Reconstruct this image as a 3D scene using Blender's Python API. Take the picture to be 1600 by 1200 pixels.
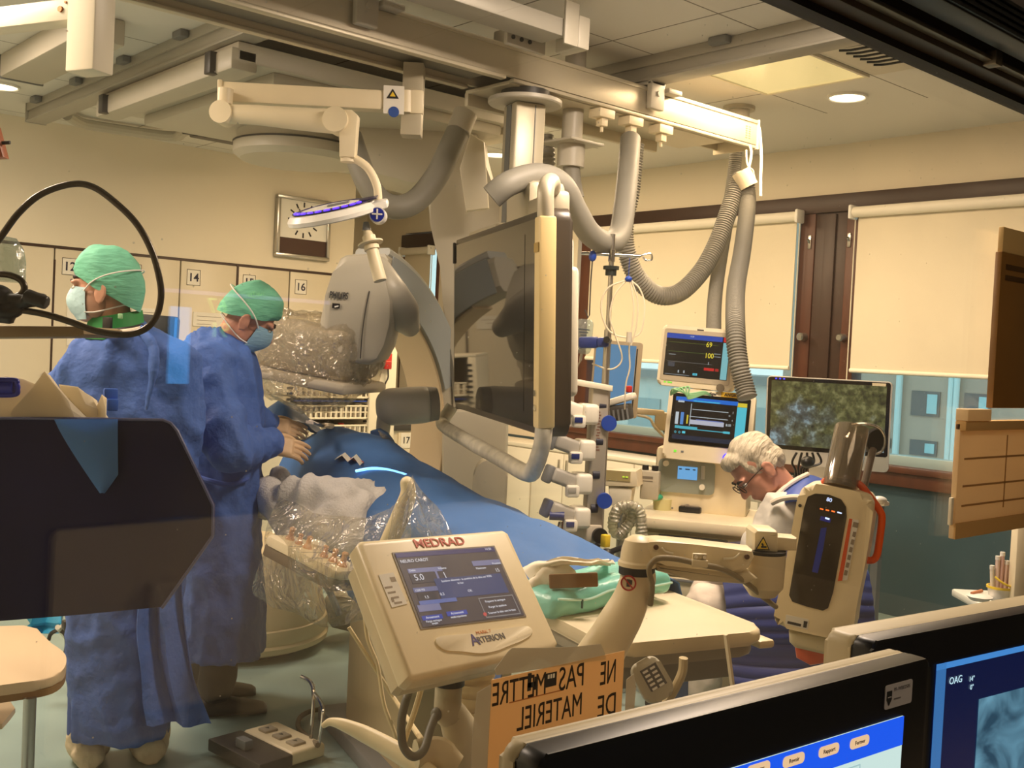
import bpy, bmesh, math, random
from mathutils import Vector as V, Matrix as M, noise
for _o in list(bpy.data.objects): bpy.data.objects.remove(_o)
SC=bpy.context.scene; COL=SC.collection; PI=math.pi
random.seed(7)
# ---------------- camera (handheld through the control-room window) ----------------
F=1660.0; CX,CY=800.0,600.0; CAM=V((0,0,1.5))
RT=((0.74774,-0.01719,-0.66377),(-0.66220,0.05405,-0.74737),(0.04872,0.99839,0.02903))
cam=bpy.data.cameras.new('camera'); cam_o=bpy.data.objects.new('camera',cam); COL.objects.link(cam_o)
cam.sensor_width=36.0; cam.lens=36.0*F/1600; cam.clip_start=0.02; cam.clip_end=200
mw=M.Identity(4)
for i in range(3):
    for j in range(3): mw[i][j]=RT[i][j]
mw.translation=CAM; cam_o.matrix_world=mw; SC.camera=cam_o
# ---------------- world, exposure ----------------
w=bpy.data.worlds.new('sky'); SC.world=w; w.use_nodes=True
w.node_tree.nodes['Background'].inputs[0].default_value=(0.82,0.92,0.93,1)
w.node_tree.nodes['Background'].inputs[1].default_value=2.1
SC.view_settings.view_transform='Standard'; SC.view_settings.look='None'
SC.view_settings.gamma=1.0; SC.view_settings.exposure=0.0
SC.view_settings.use_curve_mapping=False
SC.cycles.max_bounces=10; SC.cycles.transparent_max_bounces=24; SC.cycles.use_denoising=True
SC.cycles.sample_clamp_indirect=4.0; SC.cycles.caustics_reflective=False; SC.cycles.caustics_refractive=False
# ---------------- ceiling lights of the lab (area lamps below the luminous panels, plus added fill lamps) ----------------
def lamp(name,loc,size,power,color,rot=(0,0,0),sy=None):
    l=bpy.data.lights.new(name,'AREA'); l.energy=power; l.color=color; l.size=size
    if sy: l.shape='RECTANGLE'; l.size_y=sy
    o=bpy.data.objects.new(name,l); COL.objects.link(o); o.location=loc; o.rotation_euler=rot
    return o
WARM=(1.0,0.755,0.49); MID=(1.0,0.82,0.66)
PANELS=[(4.445,3.115),(4.445,4.49),(4.445,5.60)]
lamp('panel_and_fill_lamp',(4.445,3.115,2.93),0.56,38,WARM)
lamp('panel_and_fill_lamp',(4.445,4.49,2.93),0.56,40,WARM)
lamp('panel_and_fill_lamp',(4.445,5.60,2.93),0.56,60,WARM)
lamp('panel_and_fill_lamp',(0.3,3.9,2.93),0.9,70,MID)  # unseen fill lamp added over the left side, no panel here
lamp('panel_and_fill_lamp',(0.9,5.4,2.93),0.56,72,MID)  # added fill further back on the left, without a panel
lamp('panel_and_fill_lamp',(2.9,2.15,2.93),0.56,78,MID)  # added fill above the table's near end, no panel modelled
def spot(name,loc,power,color,ang=2.2):
    l=bpy.data.lights.new(name,'SPOT'); l.energy=power; l.color=color; l.spot_size=ang; l.spot_blend=0.6; l.shadow_soft_size=0.07
    o=bpy.data.objects.new(name,l); COL.objects.link(o); o.location=loc; return o
DOWN=[(5.05,3.12),(5.04,5.97),(1.9,6.86)]
for x,y in DOWN: spot('downlight_lamp',(x,y,2.92),24,WARM,2.5)
lamp('control_room_lamp',(1.6,-0.3,2.9),1.0,13,(1.0,0.76,0.5))
# ---------------- helpers ----------------
def ray(px,py):
    c=((px-CX)/F,-(py-CY)/F,-1.0)
    return V([sum(RT[i][j]*c[j] for j in range(3)) for i in range(3)])
def at(px,py,d): return CAM+ray(px,py)*d
def on(px,py,ax,v):
    r=ray(px,py); k='xyz'.index(ax); return CAM+r*((v-CAM[k])/r[k])
RIGHT=V((0.7487,-0.6629,0)); FWD=V((0.6641,0.7477,0)).normalized(); UP=V((0,0,1))
WMAT={}
def lin(c): 
    c=c/255.0
    return c/12.92 if c<=0.04045 else ((c+0.055)/1.055)**2.4
MATS={}
def mat(name,rgb,rough=0.5,metal=0.0,var=0.0,vs=4.0,bump=0.0,bs=30.0,emit=0.0,alpha=1.0,spec=0.5,stretch=None):
    if name in MATS: return MATS[name]
    m=bpy.data.materials.new(name); m.use_nodes=True; nt=m.node_tree; b=nt.nodes['Principled BSDF']
    col=[lin(c) for c in rgb]+[1]
    b.inputs['Base Color'].default_value=col; b.inputs['Roughness'].default_value=rough; b.inputs['Metallic'].default_value=metal
    b.inputs['Specular IOR Level'].default_value=spec
    if var or bump:
        tc=nt.nodes.new('ShaderNodeTexCoord'); src=tc.outputs['Object']
        if stretch:
            mp=nt.nodes.new('ShaderNodeMapping'); mp.inputs['Scale'].default_value=stretch; nt.links.new(src,mp.inputs[0]); src=mp.outputs[0]
    if var:
        n=nt.nodes.new('ShaderNodeTexNoise'); n.inputs['Scale'].default_value=vs; n.inputs['Detail'].default_value=5
        nt.links.new(src,n.inputs['Vector'])
        r=nt.nodes.new('ShaderNodeMapRange'); r.inputs[1].default_value=0.3; r.inputs[2].default_value=0.7; r.inputs[3].default_value=1-var; r.inputs[4].default_value=1+var*0.6
        nt.links.new(n.outputs['Fac'],r.inputs[0])
        mx=nt.nodes.new('ShaderNodeVectorMath'); mx.operation='SCALE'; mx.inputs[0].default_value=col[:3]
        nt.links.new(r.outputs[0],mx.inputs['Scale']); nt.links.new(mx.outputs[0],b.inputs['Base Color'])
    if bump:
        n=nt.nodes.new('ShaderNodeTexNoise'); n.inputs['Scale'].default_value=bs; n.inputs['Detail'].default_value=4
        nt.links.new(src,n.inputs['Vector'])
        bp=nt.nodes.new('ShaderNodeBump'); bp.inputs['Strength'].default_value=bump; bp.inputs['Distance'].default_value=0.02
        nt.links.new(n.outputs['Fac'],bp.inputs['Height']); nt.links.new(bp.outputs[0],b.inputs['Normal'])
    if emit:
        b.inputs['Emission Color'].default_value=col; b.inputs['Emission Strength'].default_value=emit
    if alpha<1: b.inputs['Alpha'].default_value=alpha
    MATS[name]=m; return m
def clear_mat(name,tint=(235,240,240),gloss=0.08,diffuse=0.05,rough=0.08,bump=0.0,bs=20.0,drgb=(235,235,230),fres=True):
    """thin clear sheet: mostly see-through with a surface sheen and a little haze"""
    if name in MATS: return MATS[name]
    m=bpy.data.materials.new(name); m.use_nodes=True; nt=m.node_tree; nt.nodes.clear()
    out=nt.nodes.new('ShaderNodeOutputMaterial'); tr=nt.nodes.new('ShaderNodeBsdfTransparent'); tr.inputs[0].default_value=[lin(c) for c in tint]+[1]
    gl=nt.nodes.new('ShaderNodeBsdfGlossy'); gl.inputs['Roughness'].default_value=rough
    df=nt.nodes.new('ShaderNodeBsdfDiffuse'); df.inputs[0].default_value=[lin(c) for c in drgb]+[1]
    m1=nt.nodes.new('ShaderNodeMixShader'); m1.inputs[0].default_value=diffuse
    nt.links.new(tr.outputs[0],m1.inputs[1]); nt.links.new(df.outputs[0],m1.inputs[2])
    m2=nt.nodes.new('ShaderNodeMixShader')
    nt.links.new(m1.outputs[0],m2.inputs[1]); nt.links.new(gl.outputs[0],m2.inputs[2]); nt.links.new(m2.outputs[0],out.inputs[0])
    lw=nt.nodes.new('ShaderNodeLayerWeight'); lw.inputs[0].default_value=0.25
    ma=nt.nodes.new('ShaderNodeMath'); ma.operation='MULTIPLY_ADD'; ma.inputs[1].default_value=0.5 if fres else 0.0; ma.inputs[2].default_value=gloss
    nt.links.new(lw.outputs['Facing'],ma.inputs[0]); nt.links.new(ma.outputs[0],m2.inputs[0])
    if bump:
        tc=nt.nodes.new('ShaderNodeTexCoord'); n=nt.nodes.new('ShaderNodeTexNoise'); n.inputs['Scale'].default_value=bs; n.inputs['Detail'].default_value=3; n.inputs['Distortion'].default_value=1.5
        nt.links.new(tc.outputs['Object'],n.inputs['Vector'])
        bp=nt.nodes.new('ShaderNodeBump'); bp.inputs['Strength'].default_value=bump; bp.inputs['Distance'].default_value=0.05
        nt.links.new(n.outputs['Fac'],bp.inputs['Height']); nt.links.new(bp.outputs[0],gl.inputs['Normal']); nt.links.new(bp.outputs[0],lw.inputs['Normal'])
    MATS[name]=m; return m
def emis(name,rgb,s=1.0): 
    if name in MATS: return MATS[name]
    m=bpy.data.materials.new(name); m.use_nodes=True; b=m.node_tree.nodes['Principled BSDF']
    b.inputs['Base Color'].default_value=(0.01,0.01,0.01,1); b.inputs['Roughness'].default_value=0.25
    b.inputs['Emission Color'].default_value=[lin(c) for c in rgb]+[1]; b.inputs['Emission Strength'].default_value=s
    MATS[name]=m; return m
def translucent(name,rgb,amount=0.5,var=0.05,bump=0.4,bs=10):
    m=mat(name,rgb,0.8,var=var,vs=6,bump=bump,bs=bs); nt=m.node_tree; b=nt.nodes['Principled BSDF']; out=nt.nodes['Material Output']
    t=nt.nodes.new('ShaderNodeBsdfTranslucent'); t.inputs[0].default_value=[lin(c) for c in rgb]+[1]
    mx=nt.nodes.new('ShaderNodeMixShader'); mx.inputs[0].default_value=amount
    nt.links.new(b.outputs[0],mx.inputs[1]); nt.links.new(t.outputs[0],mx.inputs[2]); nt.links.new(mx.outputs[0],out.inputs[0]); return m
def spline(pts,n=8,closed=False):
    P=[V(p) for p in pts]; out=[]
    if len(P)<3: return P
    N=len(P)
    for i in range(N if closed else N-1):
        g=lambda k:(P[k%N] if closed else P[max(0,min(N-1,k))])
        a,b,c,d=g(i-1),g(i),g(i+1),g(i+2)
        for k in range(n):
            t=k/n; out.append(0.5*((2*b)+(c-a)*t+(2*a-5*b+4*c-d)*t*t+(3*b-a-3*c+d)*t**3))
    if not closed: out.append(P[-1].copy())
    return out
def frame(c,n,up=UP,roll=0.0):
    """matrix with local z = n, local y close to up, local x to the viewer's right"""
    z=V(n).normalized(); x=V(up).cross(z)
    if x.length<1e-5: x=V((1,0,0))
    x.normalize(); y=z.cross(x)
    m=M((x,y,z)).transposed().to_4x4(); m.translation=V(c)
    return m@M.Rotation(roll,4,'Z') if roll else m
def frame2(c,x,y):
    x=V(x).normalized(); y=V(y); y=(y-x*y.dot(x)).normalized(); z=x.cross(y)
    m=M((x,y,z)).transposed().to_4x4(); m.translation=V(c); return m
class MB:
    def __init__(s,T=None): s.bm=bmesh.new(); s.T=T.copy() if T else M.Identity(4); s.mi=0
    def _add(s,verts,L=None):
        T=s.T@L if L is not None else s.T
        fs=set()
        for v in verts: v.co=T@v.co; fs.update(v.link_faces)
        for f in fs: f.material_index=s.mi
        return s
    def box(s,c,d,rot=None,bev=0.0,seg=2):
        r=bmesh.ops.create_cube(s.bm,size=1.0); vs=r['verts']
        for v in vs: v.co=V((v.co.x*d[0],v.co.y*d[1],v.co.z*d[2]))
        if bev>0:
            es={e for v in vs for e in v.link_edges}
            b=bmesh.ops.bevel(s.bm,geom=list(es),offset=min(bev,min(d)*0.49),segments=seg,profile=0.5,affect='EDGES')
            vs=list({v for f in b['faces'] for v in f.verts}|{v for v in vs if v.is_valid})
        L=M.Translation(V(c))
        if rot is not None: L=L@(rot if isinstance(rot,M) else M.Rotation(rot[0],4,'X')@M.Rotation(rot[1],4,'Y')@M.Rotation(rot[2],4,'Z'))
        return s._add(vs,L)
    def bb(s,a,b,bev=0.0,seg=2):
        a,b=V(a),V(b); return s.box((a+b)/2,[abs(b[i]-a[i]) for i in range(3)],None,bev,seg)
    def cyl(s,p0,p1,r0,r1=None,seg=20,cap=True):
        p0,p1=V(p0),V(p1); r1=r0 if r1 is None else r1
        r=bmesh.ops.create_cone(s.bm,cap_ends=cap,segments=seg,radius1=max(r0,1e-5),radius2=max(r1,1e-5),depth=(p1-p0).length)
        z=(p1-p0).normalized(); q=V((0,0,1)).rotation_difference(z).to_matrix().to_4x4()
        return s._add(r['verts'],M.Translation((p0+p1)/2)@q)
    def ell(s,c,r,rot=None,u=16,v=12):
        q=bmesh.ops.create_uvsphere(s.bm,u_segments=u,v_segments=v,radius=1.0)
        L=M.Translation(V(c))
        if rot is not None: L=L@rot
        L=L@M.Diagonal((r[0],r[1],r[2],1)) if hasattr(r,'__len__') else L@M.Scale(r,4)
        return s._add(q['verts'],L)
    def loft(s,rings,cap=True,closed=False):
        R=[[s.bm.verts.new(s.T@V(p)) for p in ring] for ring in rings]; n=len(R[0]); fs=[]
        for i in range(len(R)-1+(1 if closed else 0)):
            A,B=R[i],R[(i+1)%len(R)]
            for k in range(n):
                try: fs.append(s.bm.faces.new((A[k],A[(k+1)%n],B[(k+1)%n],B[k])))
                except ValueError: pass
        if cap and not closed:
            fs.append(s.bm.faces.new(list(reversed(R[0])))); fs.append(s.bm.faces.new(R[-1]))
        for f in fs: f.material_index=s.mi
        return s
    def tube(s,pts,r,seg=10,n=8,closed=False,cap=True,sm=True,flat=None):
        P=spline(pts,n,closed) if sm else [V(p) for p in pts]
        N=len(P); Ls=[0.0]
        for i in range(1,N): Ls.append(Ls[-1]+(P[i]-P[i-1]).length)
        tot=max(Ls[-1],1e-6); rings=[]; nrm=None
        for i in range(N):
            t=(P[(i+1)%N]-P[i-1]) if closed else (P[min(i+1,N-1)]-P[max(i-1,0)])
            t=t.normalized() if t.length>1e-9 else V((0,0,1))
            if nrm is None:
                nrm=t.orthogonal().normalized() if flat is None else (V(flat)-t*t.dot(V(flat))).normalized()
            else: nrm=(nrm-t*t.dot(nrm)).normalized()
            b=t.cross(nrm); u=Ls[i]/tot
            rr=r(u,Ls[i]) if callable(r) else (r if not hasattr(r,'__len__') else None)
            if rr is None:
                k=u*(len(r)-1); j=min(int(k),len(r)-2); A_,B_=r[j],r[j+1]; rr=tuple(a+(b2-a)*(k-j) for a,b2 in zip(A_,B_)) if hasattr(A_,'__len__') else A_+(B_-A_)*(k-j)
            ra,rb=(rr if hasattr(rr,'__len__') else (rr,rr))
            rings.append([P[i]+nrm*ra*math.cos(2*PI*k/seg)+b*rb*math.sin(2*PI*k/seg) for k in range(seg)])
        return s.loft(rings,cap,closed)
    def lathe(s,prof,L=None,seg=24,ring=False):
        T0=s.T; s.T=s.T@L if L is not None else s.T
        s.loft([[V((r*math.cos(2*PI*k/seg),r*math.sin(2*PI*k/seg),z)) for k in range(seg)] for r,z in prof],not ring,ring); s.T=T0; return s
    def prism(s,poly,d,L=None,bev=0.0,seg=2):
        """polygon in local xy extruded along +z by d"""
        a=[s.bm.verts.new((p[0],p[1],0)) for p in poly]; b=[s.bm.verts.new((p[0],p[1],d)) for p in poly]; n=len(poly)
        fs=[s.bm.faces.new(list(reversed(a))),s.bm.faces.new(b)]
        for k in range(n): fs.append(s.bm.faces.new((a[k],a[(k+1)%n],b[(k+1)%n],b[k])))
        vs=a+b
        if bev>0:
            es={e for f in fs[:2] for e in f.edges}
            r=bmesh.ops.bevel(s.bm,geom=list(es),offset=bev,segments=seg,profile=0.5,affect='EDGES')
            vs=list({v for f in r['faces'] for v in f.verts}|{v for v in vs if v.is_valid}|{v for f in fs if f.is_valid for v in f.verts})
        return s._add(vs,L)
    def rrect(s,w,h,r,d,L=None,bev=0.0,n=5,seg=2): return s.prism(rrpoly(w,h,r,n),d,L,bev,seg)
    def grid(s,P,th=0.0,closed=False):
        """surface from rows of points, optional thickness"""
        nr,nc=len(P),len(P[0])
        A=[[s.bm.verts.new(s.T@V(p)) for p in row] for row in P]
        fs=[]
        for i in range(nr-1):
            for j in range(nc-1): fs.append(s.bm.faces.new((A[i][j],A[i][j+1],A[i+1][j+1],A[i+1][j])))
        if th:
            for f in fs: f.normal_update()
            s.bm.normal_update()
            B=[[s.bm.verts.new(v.co-v.normal*th) for v in row] for row in A]
            g=[]
            for i in range(nr-1):
                for j in range(nc-1): g.append(s.bm.faces.new((B[i][j],B[i+1][j],B[i+1][j+1],B[i][j+1])))
            bd=[(i,0) for i in range(nr)]+[(nr-1,j) for j in range(1,nc)]+[(i,nc-1) for i in range(nr-2,-1,-1)]+[(0,j) for j in range(nc-2,0,-1)]
            for k in range(len(bd)):
                a,b=bd[k],bd[(k+1)%len(bd)]
                try: g.append(s.bm.faces.new((A[a[0]][a[1]],B[a[0]][a[1]],B[b[0]][b[1]],A[b[0]][b[1]])))
                except ValueError: pass
            fs+=g
        for f in fs: f.material_index=s.mi
        return s
    def limb(s,pts,rad,seg=14,n=5):
        P=spline(pts,n); k=len(P)
        rr=[]
        for i in range(k):
            u=i/(k-1)*(len(rad)-1); j=min(int(u),len(rad)-2); rr.append(rad[j]+(rad[j+1]-rad[j])*(u-j))
        s.tube(P,rr,seg,sm=False)
        s.ell(P[0],rr[0],u=seg,v=8); s.ell(P[-1],rr[-1],u=seg,v=8); return s
    def text(s,body,size,L=None,depth=0.0006,align='CENTER',bold=0.0,sx=1.0,shear=0.0):
        c=bpy.data.curves.new('t','FONT'); c.body=body; c.size=size; c.align_x=align; c.align_y='CENTER'; c.extrude=depth; c.offset=bold; c.resolution_u=3; c.shear=shear
        o=bpy.data.objects.new('t',c); me=o.to_mesh()
        base=len(s.bm.verts); s.bm.from_mesh(me); s.bm.verts.ensure_lookup_table()
        vs=[s.bm.verts[i] for i in range(base,len(s.bm.verts))]
        for v in vs: v.co.x*=sx
        s._add(vs,L); o.to_mesh_clear(); bpy.data.objects.remove(o); bpy.data.curves.remove(c); return s
    def warp(s,fn):
        for v in s.bm.verts: v.co=fn(v.co.copy(),v.normal)
        return s
    def crumple(s,amp,sc,seed=0,along=True):
        s.bm.normal_update()
        for v in s.bm.verts:
            p=v.co*sc+V((seed*7.3,seed*3.1,seed))
            v.co+=v.normal*(noise.noise(p)*amp+noise.noise(p*2.3)*amp*0.5)
        return s
    def fuse(s,vox,it=4,f=0.5):
        me=bpy.data.meshes.new('t'); s.bm.to_mesh(me); o=bpy.data.objects.new('t',me); COL.objects.link(o)
        a=o.modifiers.new('r','REMESH'); a.mode='VOXEL'; a.voxel_size=vox
        if it: b=o.modifiers.new('s','SMOOTH'); b.iterations=it; b.factor=f
        dg=bpy.context.evaluated_depsgraph_get(); m2=bpy.data.meshes.new_from_object(o.evaluated_get(dg))
        bpy.data.objects.remove(o); bpy.data.meshes.remove(me)
        s.bm.free(); s.bm=bmesh.new(); s.bm.from_mesh(m2); bpy.data.meshes.remove(m2); s.T=M.Identity(4); s.bm.normal_update(); return s
    def build(s,name,mats,parent=None,smooth=35,fix=True):
        bm=s.bm
        if fix: bmesh.ops.recalc_face_normals(bm,faces=bm.faces[:])
        if parent is not None:
            W=WMAT[parent.name]
        else:
            xs=[v.co for v in bm.verts]; lo=[min(v[i] for v in xs) for i in range(3)]; hi=[max(v[i] for v in xs) for i in range(3)]
            W=M.Translation(V(((lo[0]+hi[0])/2,(lo[1]+hi[1])/2,lo[2])))
        bm.transform(W.inverted())
        me=bpy.data.meshes.new(name); bm.to_mesh(me); bm.free()
        for m in (mats if isinstance(mats,(list,tuple)) else [mats]): me.materials.append(m)
        if smooth:
            for p in me.polygons: p.use_smooth=True
            me.set_sharp_from_angle(angle=math.radians(smooth))
        o=bpy.data.objects.new(name,me); COL.objects.link(o)
        if parent is not None: o.parent=parent; WMAT[o.name]=W
        else: o.location=W.translation; WMAT[o.name]=W
        return o
def rrpoly(w,h,r,n=5):
    out=[]
    for cx,cy,a0 in ((w/2-r,h/2-r,0),(-w/2+r,h/2-r,90),(-w/2+r,-h/2+r,180),(w/2-r,-h/2+r,270)):
        for k in range(n+1):
            a=math.radians(a0+90*k/n); out.append((cx+r*math.cos(a),cy+r*math.sin(a)))
    return out
def tag(o,label,cat,group=None,kind=None):
    o['label']=label; o['category']=cat
    if group: o['group']=group
    if kind: o['kind']=kind
    return o
def thing(name,label,cat,loc,group=None):
    o=bpy.data.objects.new(name,None); COL.objects.link(o); o.location=loc; o.empty_display_size=0.05
    WMAT[o.name]=M.Translation(V(loc)); return tag(o,label,cat,group)
def struct(name,mb,m,smooth=35):
    o=mb.build(name,m,None,smooth); o['kind']='structure'; return o
# ---------------- shared materials ----------------
CREAM=mat('cream_enamel',(236,228,205),0.38,var=0.04,vs=3)
CREAM2=mat('cream_plastic',(240,226,192),0.42,var=0.05,vs=6)
WHITE=mat('white_plastic',(242,240,232),0.35)
GREYP=mat('grey_gantry_paint',(192,186,170),0.42,var=0.04,vs=2)
GREYD=mat('mid_grey_plastic',(120,122,122),0.5)
HOSE=mat('grey_hose',(140,137,126),0.55,var=0.05,vs=8)
BLACK=mat('black_plastic',(22,22,24),0.4)
DARK=mat('dark_grey_plastic',(58,56,54),0.45)
STEEL=mat('brushed_steel',(190,188,182),0.28,1.0,var=0.06,vs=10)
CHROME=mat('chrome',(215,215,212),0.12,1.0)
ALU=mat('cream_aluminium',(205,196,172),0.4,0.25,var=0.05,vs=4)
RUB=mat('black_rubber',(28,28,28),0.7)
WOOD=mat('dark_brown_stained_wood',(84,44,26),0.45,var=0.25,vs=3,stretch=(6,6,1))
WOODD=mat('blackish_brown_wood',(58,36,26),0.45,var=0.2,vs=3,stretch=(1,1,6))
PAPER=mat('white_paper',(238,234,222),0.8)
INK=mat('black_ink',(20,20,26),0.7)
ORANGE=mat('orange_plastic',(235,96,34),0.35)
YELLOW=mat('yellow_sticker',(240,205,50),0.5)
NAVY=mat('navy_plastic',(24,44,110),0.4)
BLUEP=mat('blue_plastic',(30,70,170),0.4)
REDP=mat('red_plastic',(190,40,32),0.45)
SKIN=mat('skin',(214,160,132),0.5,var=0.08,vs=18,bump=0.05,bs=90)
SKIN2=mat('ruddy_skin',(206,148,124),0.5,var=0.1,vs=18,bump=0.05,bs=90)
# ================= STRUCTURE =================
XW=6.115; YB=7.758; H=2.95; YG=1.266
WALLM=mat('cream_wall_paint',(234,224,202),0.7,var=0.05,vs=1.2,bump=0.015,bs=60)
FLOORM=mat('blue_green_vinyl',(140,164,160),0.38,var=0.18,vs=2.2)
struct('floor',MB().bb((-0.8,-2.0,-0.06),(6.3,9.4,0)),FLOORM)
def ceil_mat():
    m=bpy.data.materials.new('ceiling_tiles'); m.use_nodes=True; nt=m.node_tree; b=nt.nodes['Principled BSDF']; b.inputs['Roughness'].default_value=0.6
    ge=nt.nodes.new('ShaderNodeNewGeometry'); sp=nt.nodes.new('ShaderNodeSeparateXYZ'); nt.links.new(ge.outputs['Position'],sp.inputs[0])
    def line(sock,off):
        a=nt.nodes.new('ShaderNodeMath'); a.operation='MULTIPLY_ADD'; a.inputs[1].default_value=1/0.6; a.inputs[2].default_value=-off/0.6+40; nt.links.new(sock,a.inputs[0])
        f=nt.nodes.new('ShaderNodeMath'); f.operation='FRACT'; nt.links.new(a.outputs[0],f.inputs[0])
        g=nt.nodes.new('ShaderNodeMath'); g.operation='SUBTRACT'; g.inputs[1].default_value=0.5; nt.links.new(f.outputs[0],g.inputs[0])
        h=nt.nodes.new('ShaderNodeMath'); h.operation='ABSOLUTE'; nt.links.new(g.outputs[0],h.inputs[0])
        l=nt.nodes.new('ShaderNodeMath'); l.operation='GREATER_THAN'; l.inputs[1].default_value=0.493; nt.links.new(h.outputs[0],l.inputs[0]); return l
    x=line(sp.outputs[0],4.145); y=line(sp.outputs[1],2.815)
    mx=nt.nodes.new('ShaderNodeMath'); mx.operation='MAXIMUM'; nt.links.new(x.outputs[0],mx.inputs[0]); nt.links.new(y.outputs[0],mx.inputs[1])
    lt=nt.nodes.new('ShaderNodeMath'); lt.operation='LESS_THAN'; lt.inputs[1].default_value=5.33; nt.links.new(sp.outputs[0],lt.inputs[0])
    mu=nt.nodes.new('ShaderNodeMath'); mu.operation='MULTIPLY'; nt.links.new(mx.outputs[0],mu.inputs[0]); nt.links.new(lt.outputs[0],mu.inputs[1])
    c=nt.nodes.new('ShaderNodeMix'); c.data_type='RGBA'; nt.links.new(mu.outputs[0],c.inputs[0])
    c.inputs[6].default_value=(0.80,0.78,0.72,1); c.inputs[7].default_value=(0.17,0.15,0.12,1)
    nt.links.new(c.outputs[2],b.inputs['Base Color']); return m
struct('ceiling',MB().bb((-0.8,-2.0,H),(6.3,9.4,H+0.08)),ceil_mat())
struct('wall_left',MB().bb((-0.9,-2.0,0),(-0.8,9.4,H)),WALLM)
struct('wall_back',MB().bb((-0.8,YB,2.10),(5.0,7.95,H)).bb((-0.8,8.25,0),(4.90,8.3,2.1)).bb((4.875,YB,0),(5.0,7.768,2.1)),WALLM)
struct('wall_recess',MB().bb((4.905,7.77,0),(5.0,9.3,H)).bb((4.905,9.25,0),(6.3,9.35,H)),WALLM)
struct('wall_behind',MB().bb((-0.8,-2.1,0),(6.3,-2.0,H)),mat('control_room_paint',(150,140,125),0.8))
# window wall: dado, upper wall, pier
DADO=mat('dark_teal_dado',(58,82,92),0.45,var=0.12,vs=3)
wd=MB(); wd.bb((XW,-2.0,0),(XW+0.2,9.3,0.80))
struct('wall_window_dado',wd,DADO)
ww=MB(); ww.bb((XW,-2,2.62),(XW+0.2,9.3,H)); ww.bb((XW,6.16,0.80),(XW+0.2,8.0,2.62)); ww.bb((XW,8.56,0.8),(XW+0.2,9.3,2.62)); ww.bb((XW,-2,0.8),(XW+0.2,1.0,2.62))
struct('wall_window',ww,WALLM)
struct('trim_1',MB().bb((XW-0.035,1.0,2.51),(XW+0.12,6.16,2.625),0.004),WOODD)
struct('trim_2',MB().bb((XW-0.05,1.0,0.80),(XW+0.16,6.16,0.92),0.006).bb((XW-0.07,1.0,0.885),(XW+0.10,6.16,0.925),0.006),WOOD)
struct('trim_3',MB().bb((XW-0.035,8.0,2.46),(XW+0.12,8.58,2.60),0.004),WOODD)
GLASS=clear_mat('window_glass',(225,240,242),0.04,0.02,0.02)
FRAMEC=mat('pale_window_frame',(150,176,182),0.5)
def window(n,y0,y1,posts):
    f=MB()
    for a,b in posts: f.bb((XW-0.02,a,0.92),(XW+0.10,b,2.52),0.006)
    o=struct('window_%d'%n,f,WOOD)
    MB().bb((XW+0.05,y0,0.92),(XW+0.056,y1,2.51)).build('window_pane',GLASS,o)
    MB().bb((XW+0.02,y0,0.92),(XW+0.14,y1,0.985),0.004).build('window_sill',FRAMEC,o)
    return o
w1=window(1,1.0,3.66,[(3.62,3.715),(1.0,1.06)])
w2=window(2,4.00,5.98,[(3.945,4.06),(5.975,6.10)])
w3=window(3,8.0,8.52,[(8.51,8.56),(7.99,8.02)])
struct('trim_4',MB().bb((XW-0.012,3.715,0.92),(XW+0.10,3.945,2.515),0.004).bb((XW-0.03,3.79,0.92),(XW-0.01,3.87,2.5),0.004),WOODD)
# espagnolette knobs and hinge plates on the window posts
for y in (3.69,3.98):
    k=MB(); k.cyl((XW-0.021,y,1.70),(XW-0.075,y,1.70),0.027,0.025,20); k.cyl((XW-0.075,y,1.70),(XW-0.085,y,1.70),0.026,0.018,20)
    tag(k.build('round_knob',STEEL),'round metal knob on the brown window post %s of the dark centre panel'%('right' if y<3.8 else 'left'),'knob','window post knobs')
    k=MB(); k.bb((XW-0.028,y-0.012,2.28),(XW-0.02,y+0.012,2.37),0.003); k.cyl((XW-0.028,y,2.32),(XW-0.045,y,2.34),0.008,0.008,10)
    tag(k.build('window_catch',STEEL),'small metal catch high on the brown window post %s of the dark centre panel'%('right' if y<3.8 else 'left'),'catch','window post catches')
# roller blinds
BLIND=mat('cream_blind_fabric',(226,216,192),0.8,var=0.04,vs=1.5)
def blind(y0,y1,z0,z1,label,parts=True):
    t=thing('roller_blind',label,'blind',(XW-0.07,(y0+y1)/2,z0),'roller blinds')
    MB().cyl((XW-0.085,y0,z1),(XW-0.085,y1,z1),0.034,seg=20).build('roller_tube',mat('cream_roller',(238,232,216),0.5),t)
    MB().bb((XW-0.062,y0+0.03,z0),(XW-0.058,y1-0.03,z1)).build('fabric',BLIND,t)
    MB().cyl((XW-0.06,y0+0.03,z0+0.005),(XW-0.06,y1-0.03,z0+0.005),0.014,seg=12).build('bottom_bar',mat('cream_bar',(246,240,222),0.5),t)
    for y in (y0,y1): MB().bb((XW-0.125,y-0.012,z1-0.045),(XW-0.035,y+0.012,z1+0.045),0.01).build('end_bracket',WHITE,t)
    yy=y1-0.008 if y0<3 else y0+0.008
    MB().tube([(XW-0.06,yy,z1),(XW-0.058,yy,z0-0.1)],0.004,6,sm=False).build('pull_cord',mat('cord',(225,215,190),0.7),t)
    return t
blind(1.15,3.64,1.49,2.49,'cream roller blind lowered in the right hand window with pink light patch')
blind(4.03,5.98,1.485,2.49,'cream roller blind behind the hoses and the intravenous pole')
blind(8.03,8.50,0.9,2.43,'narrow cream roller blind in the recess between gantry and clock wall')
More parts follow.
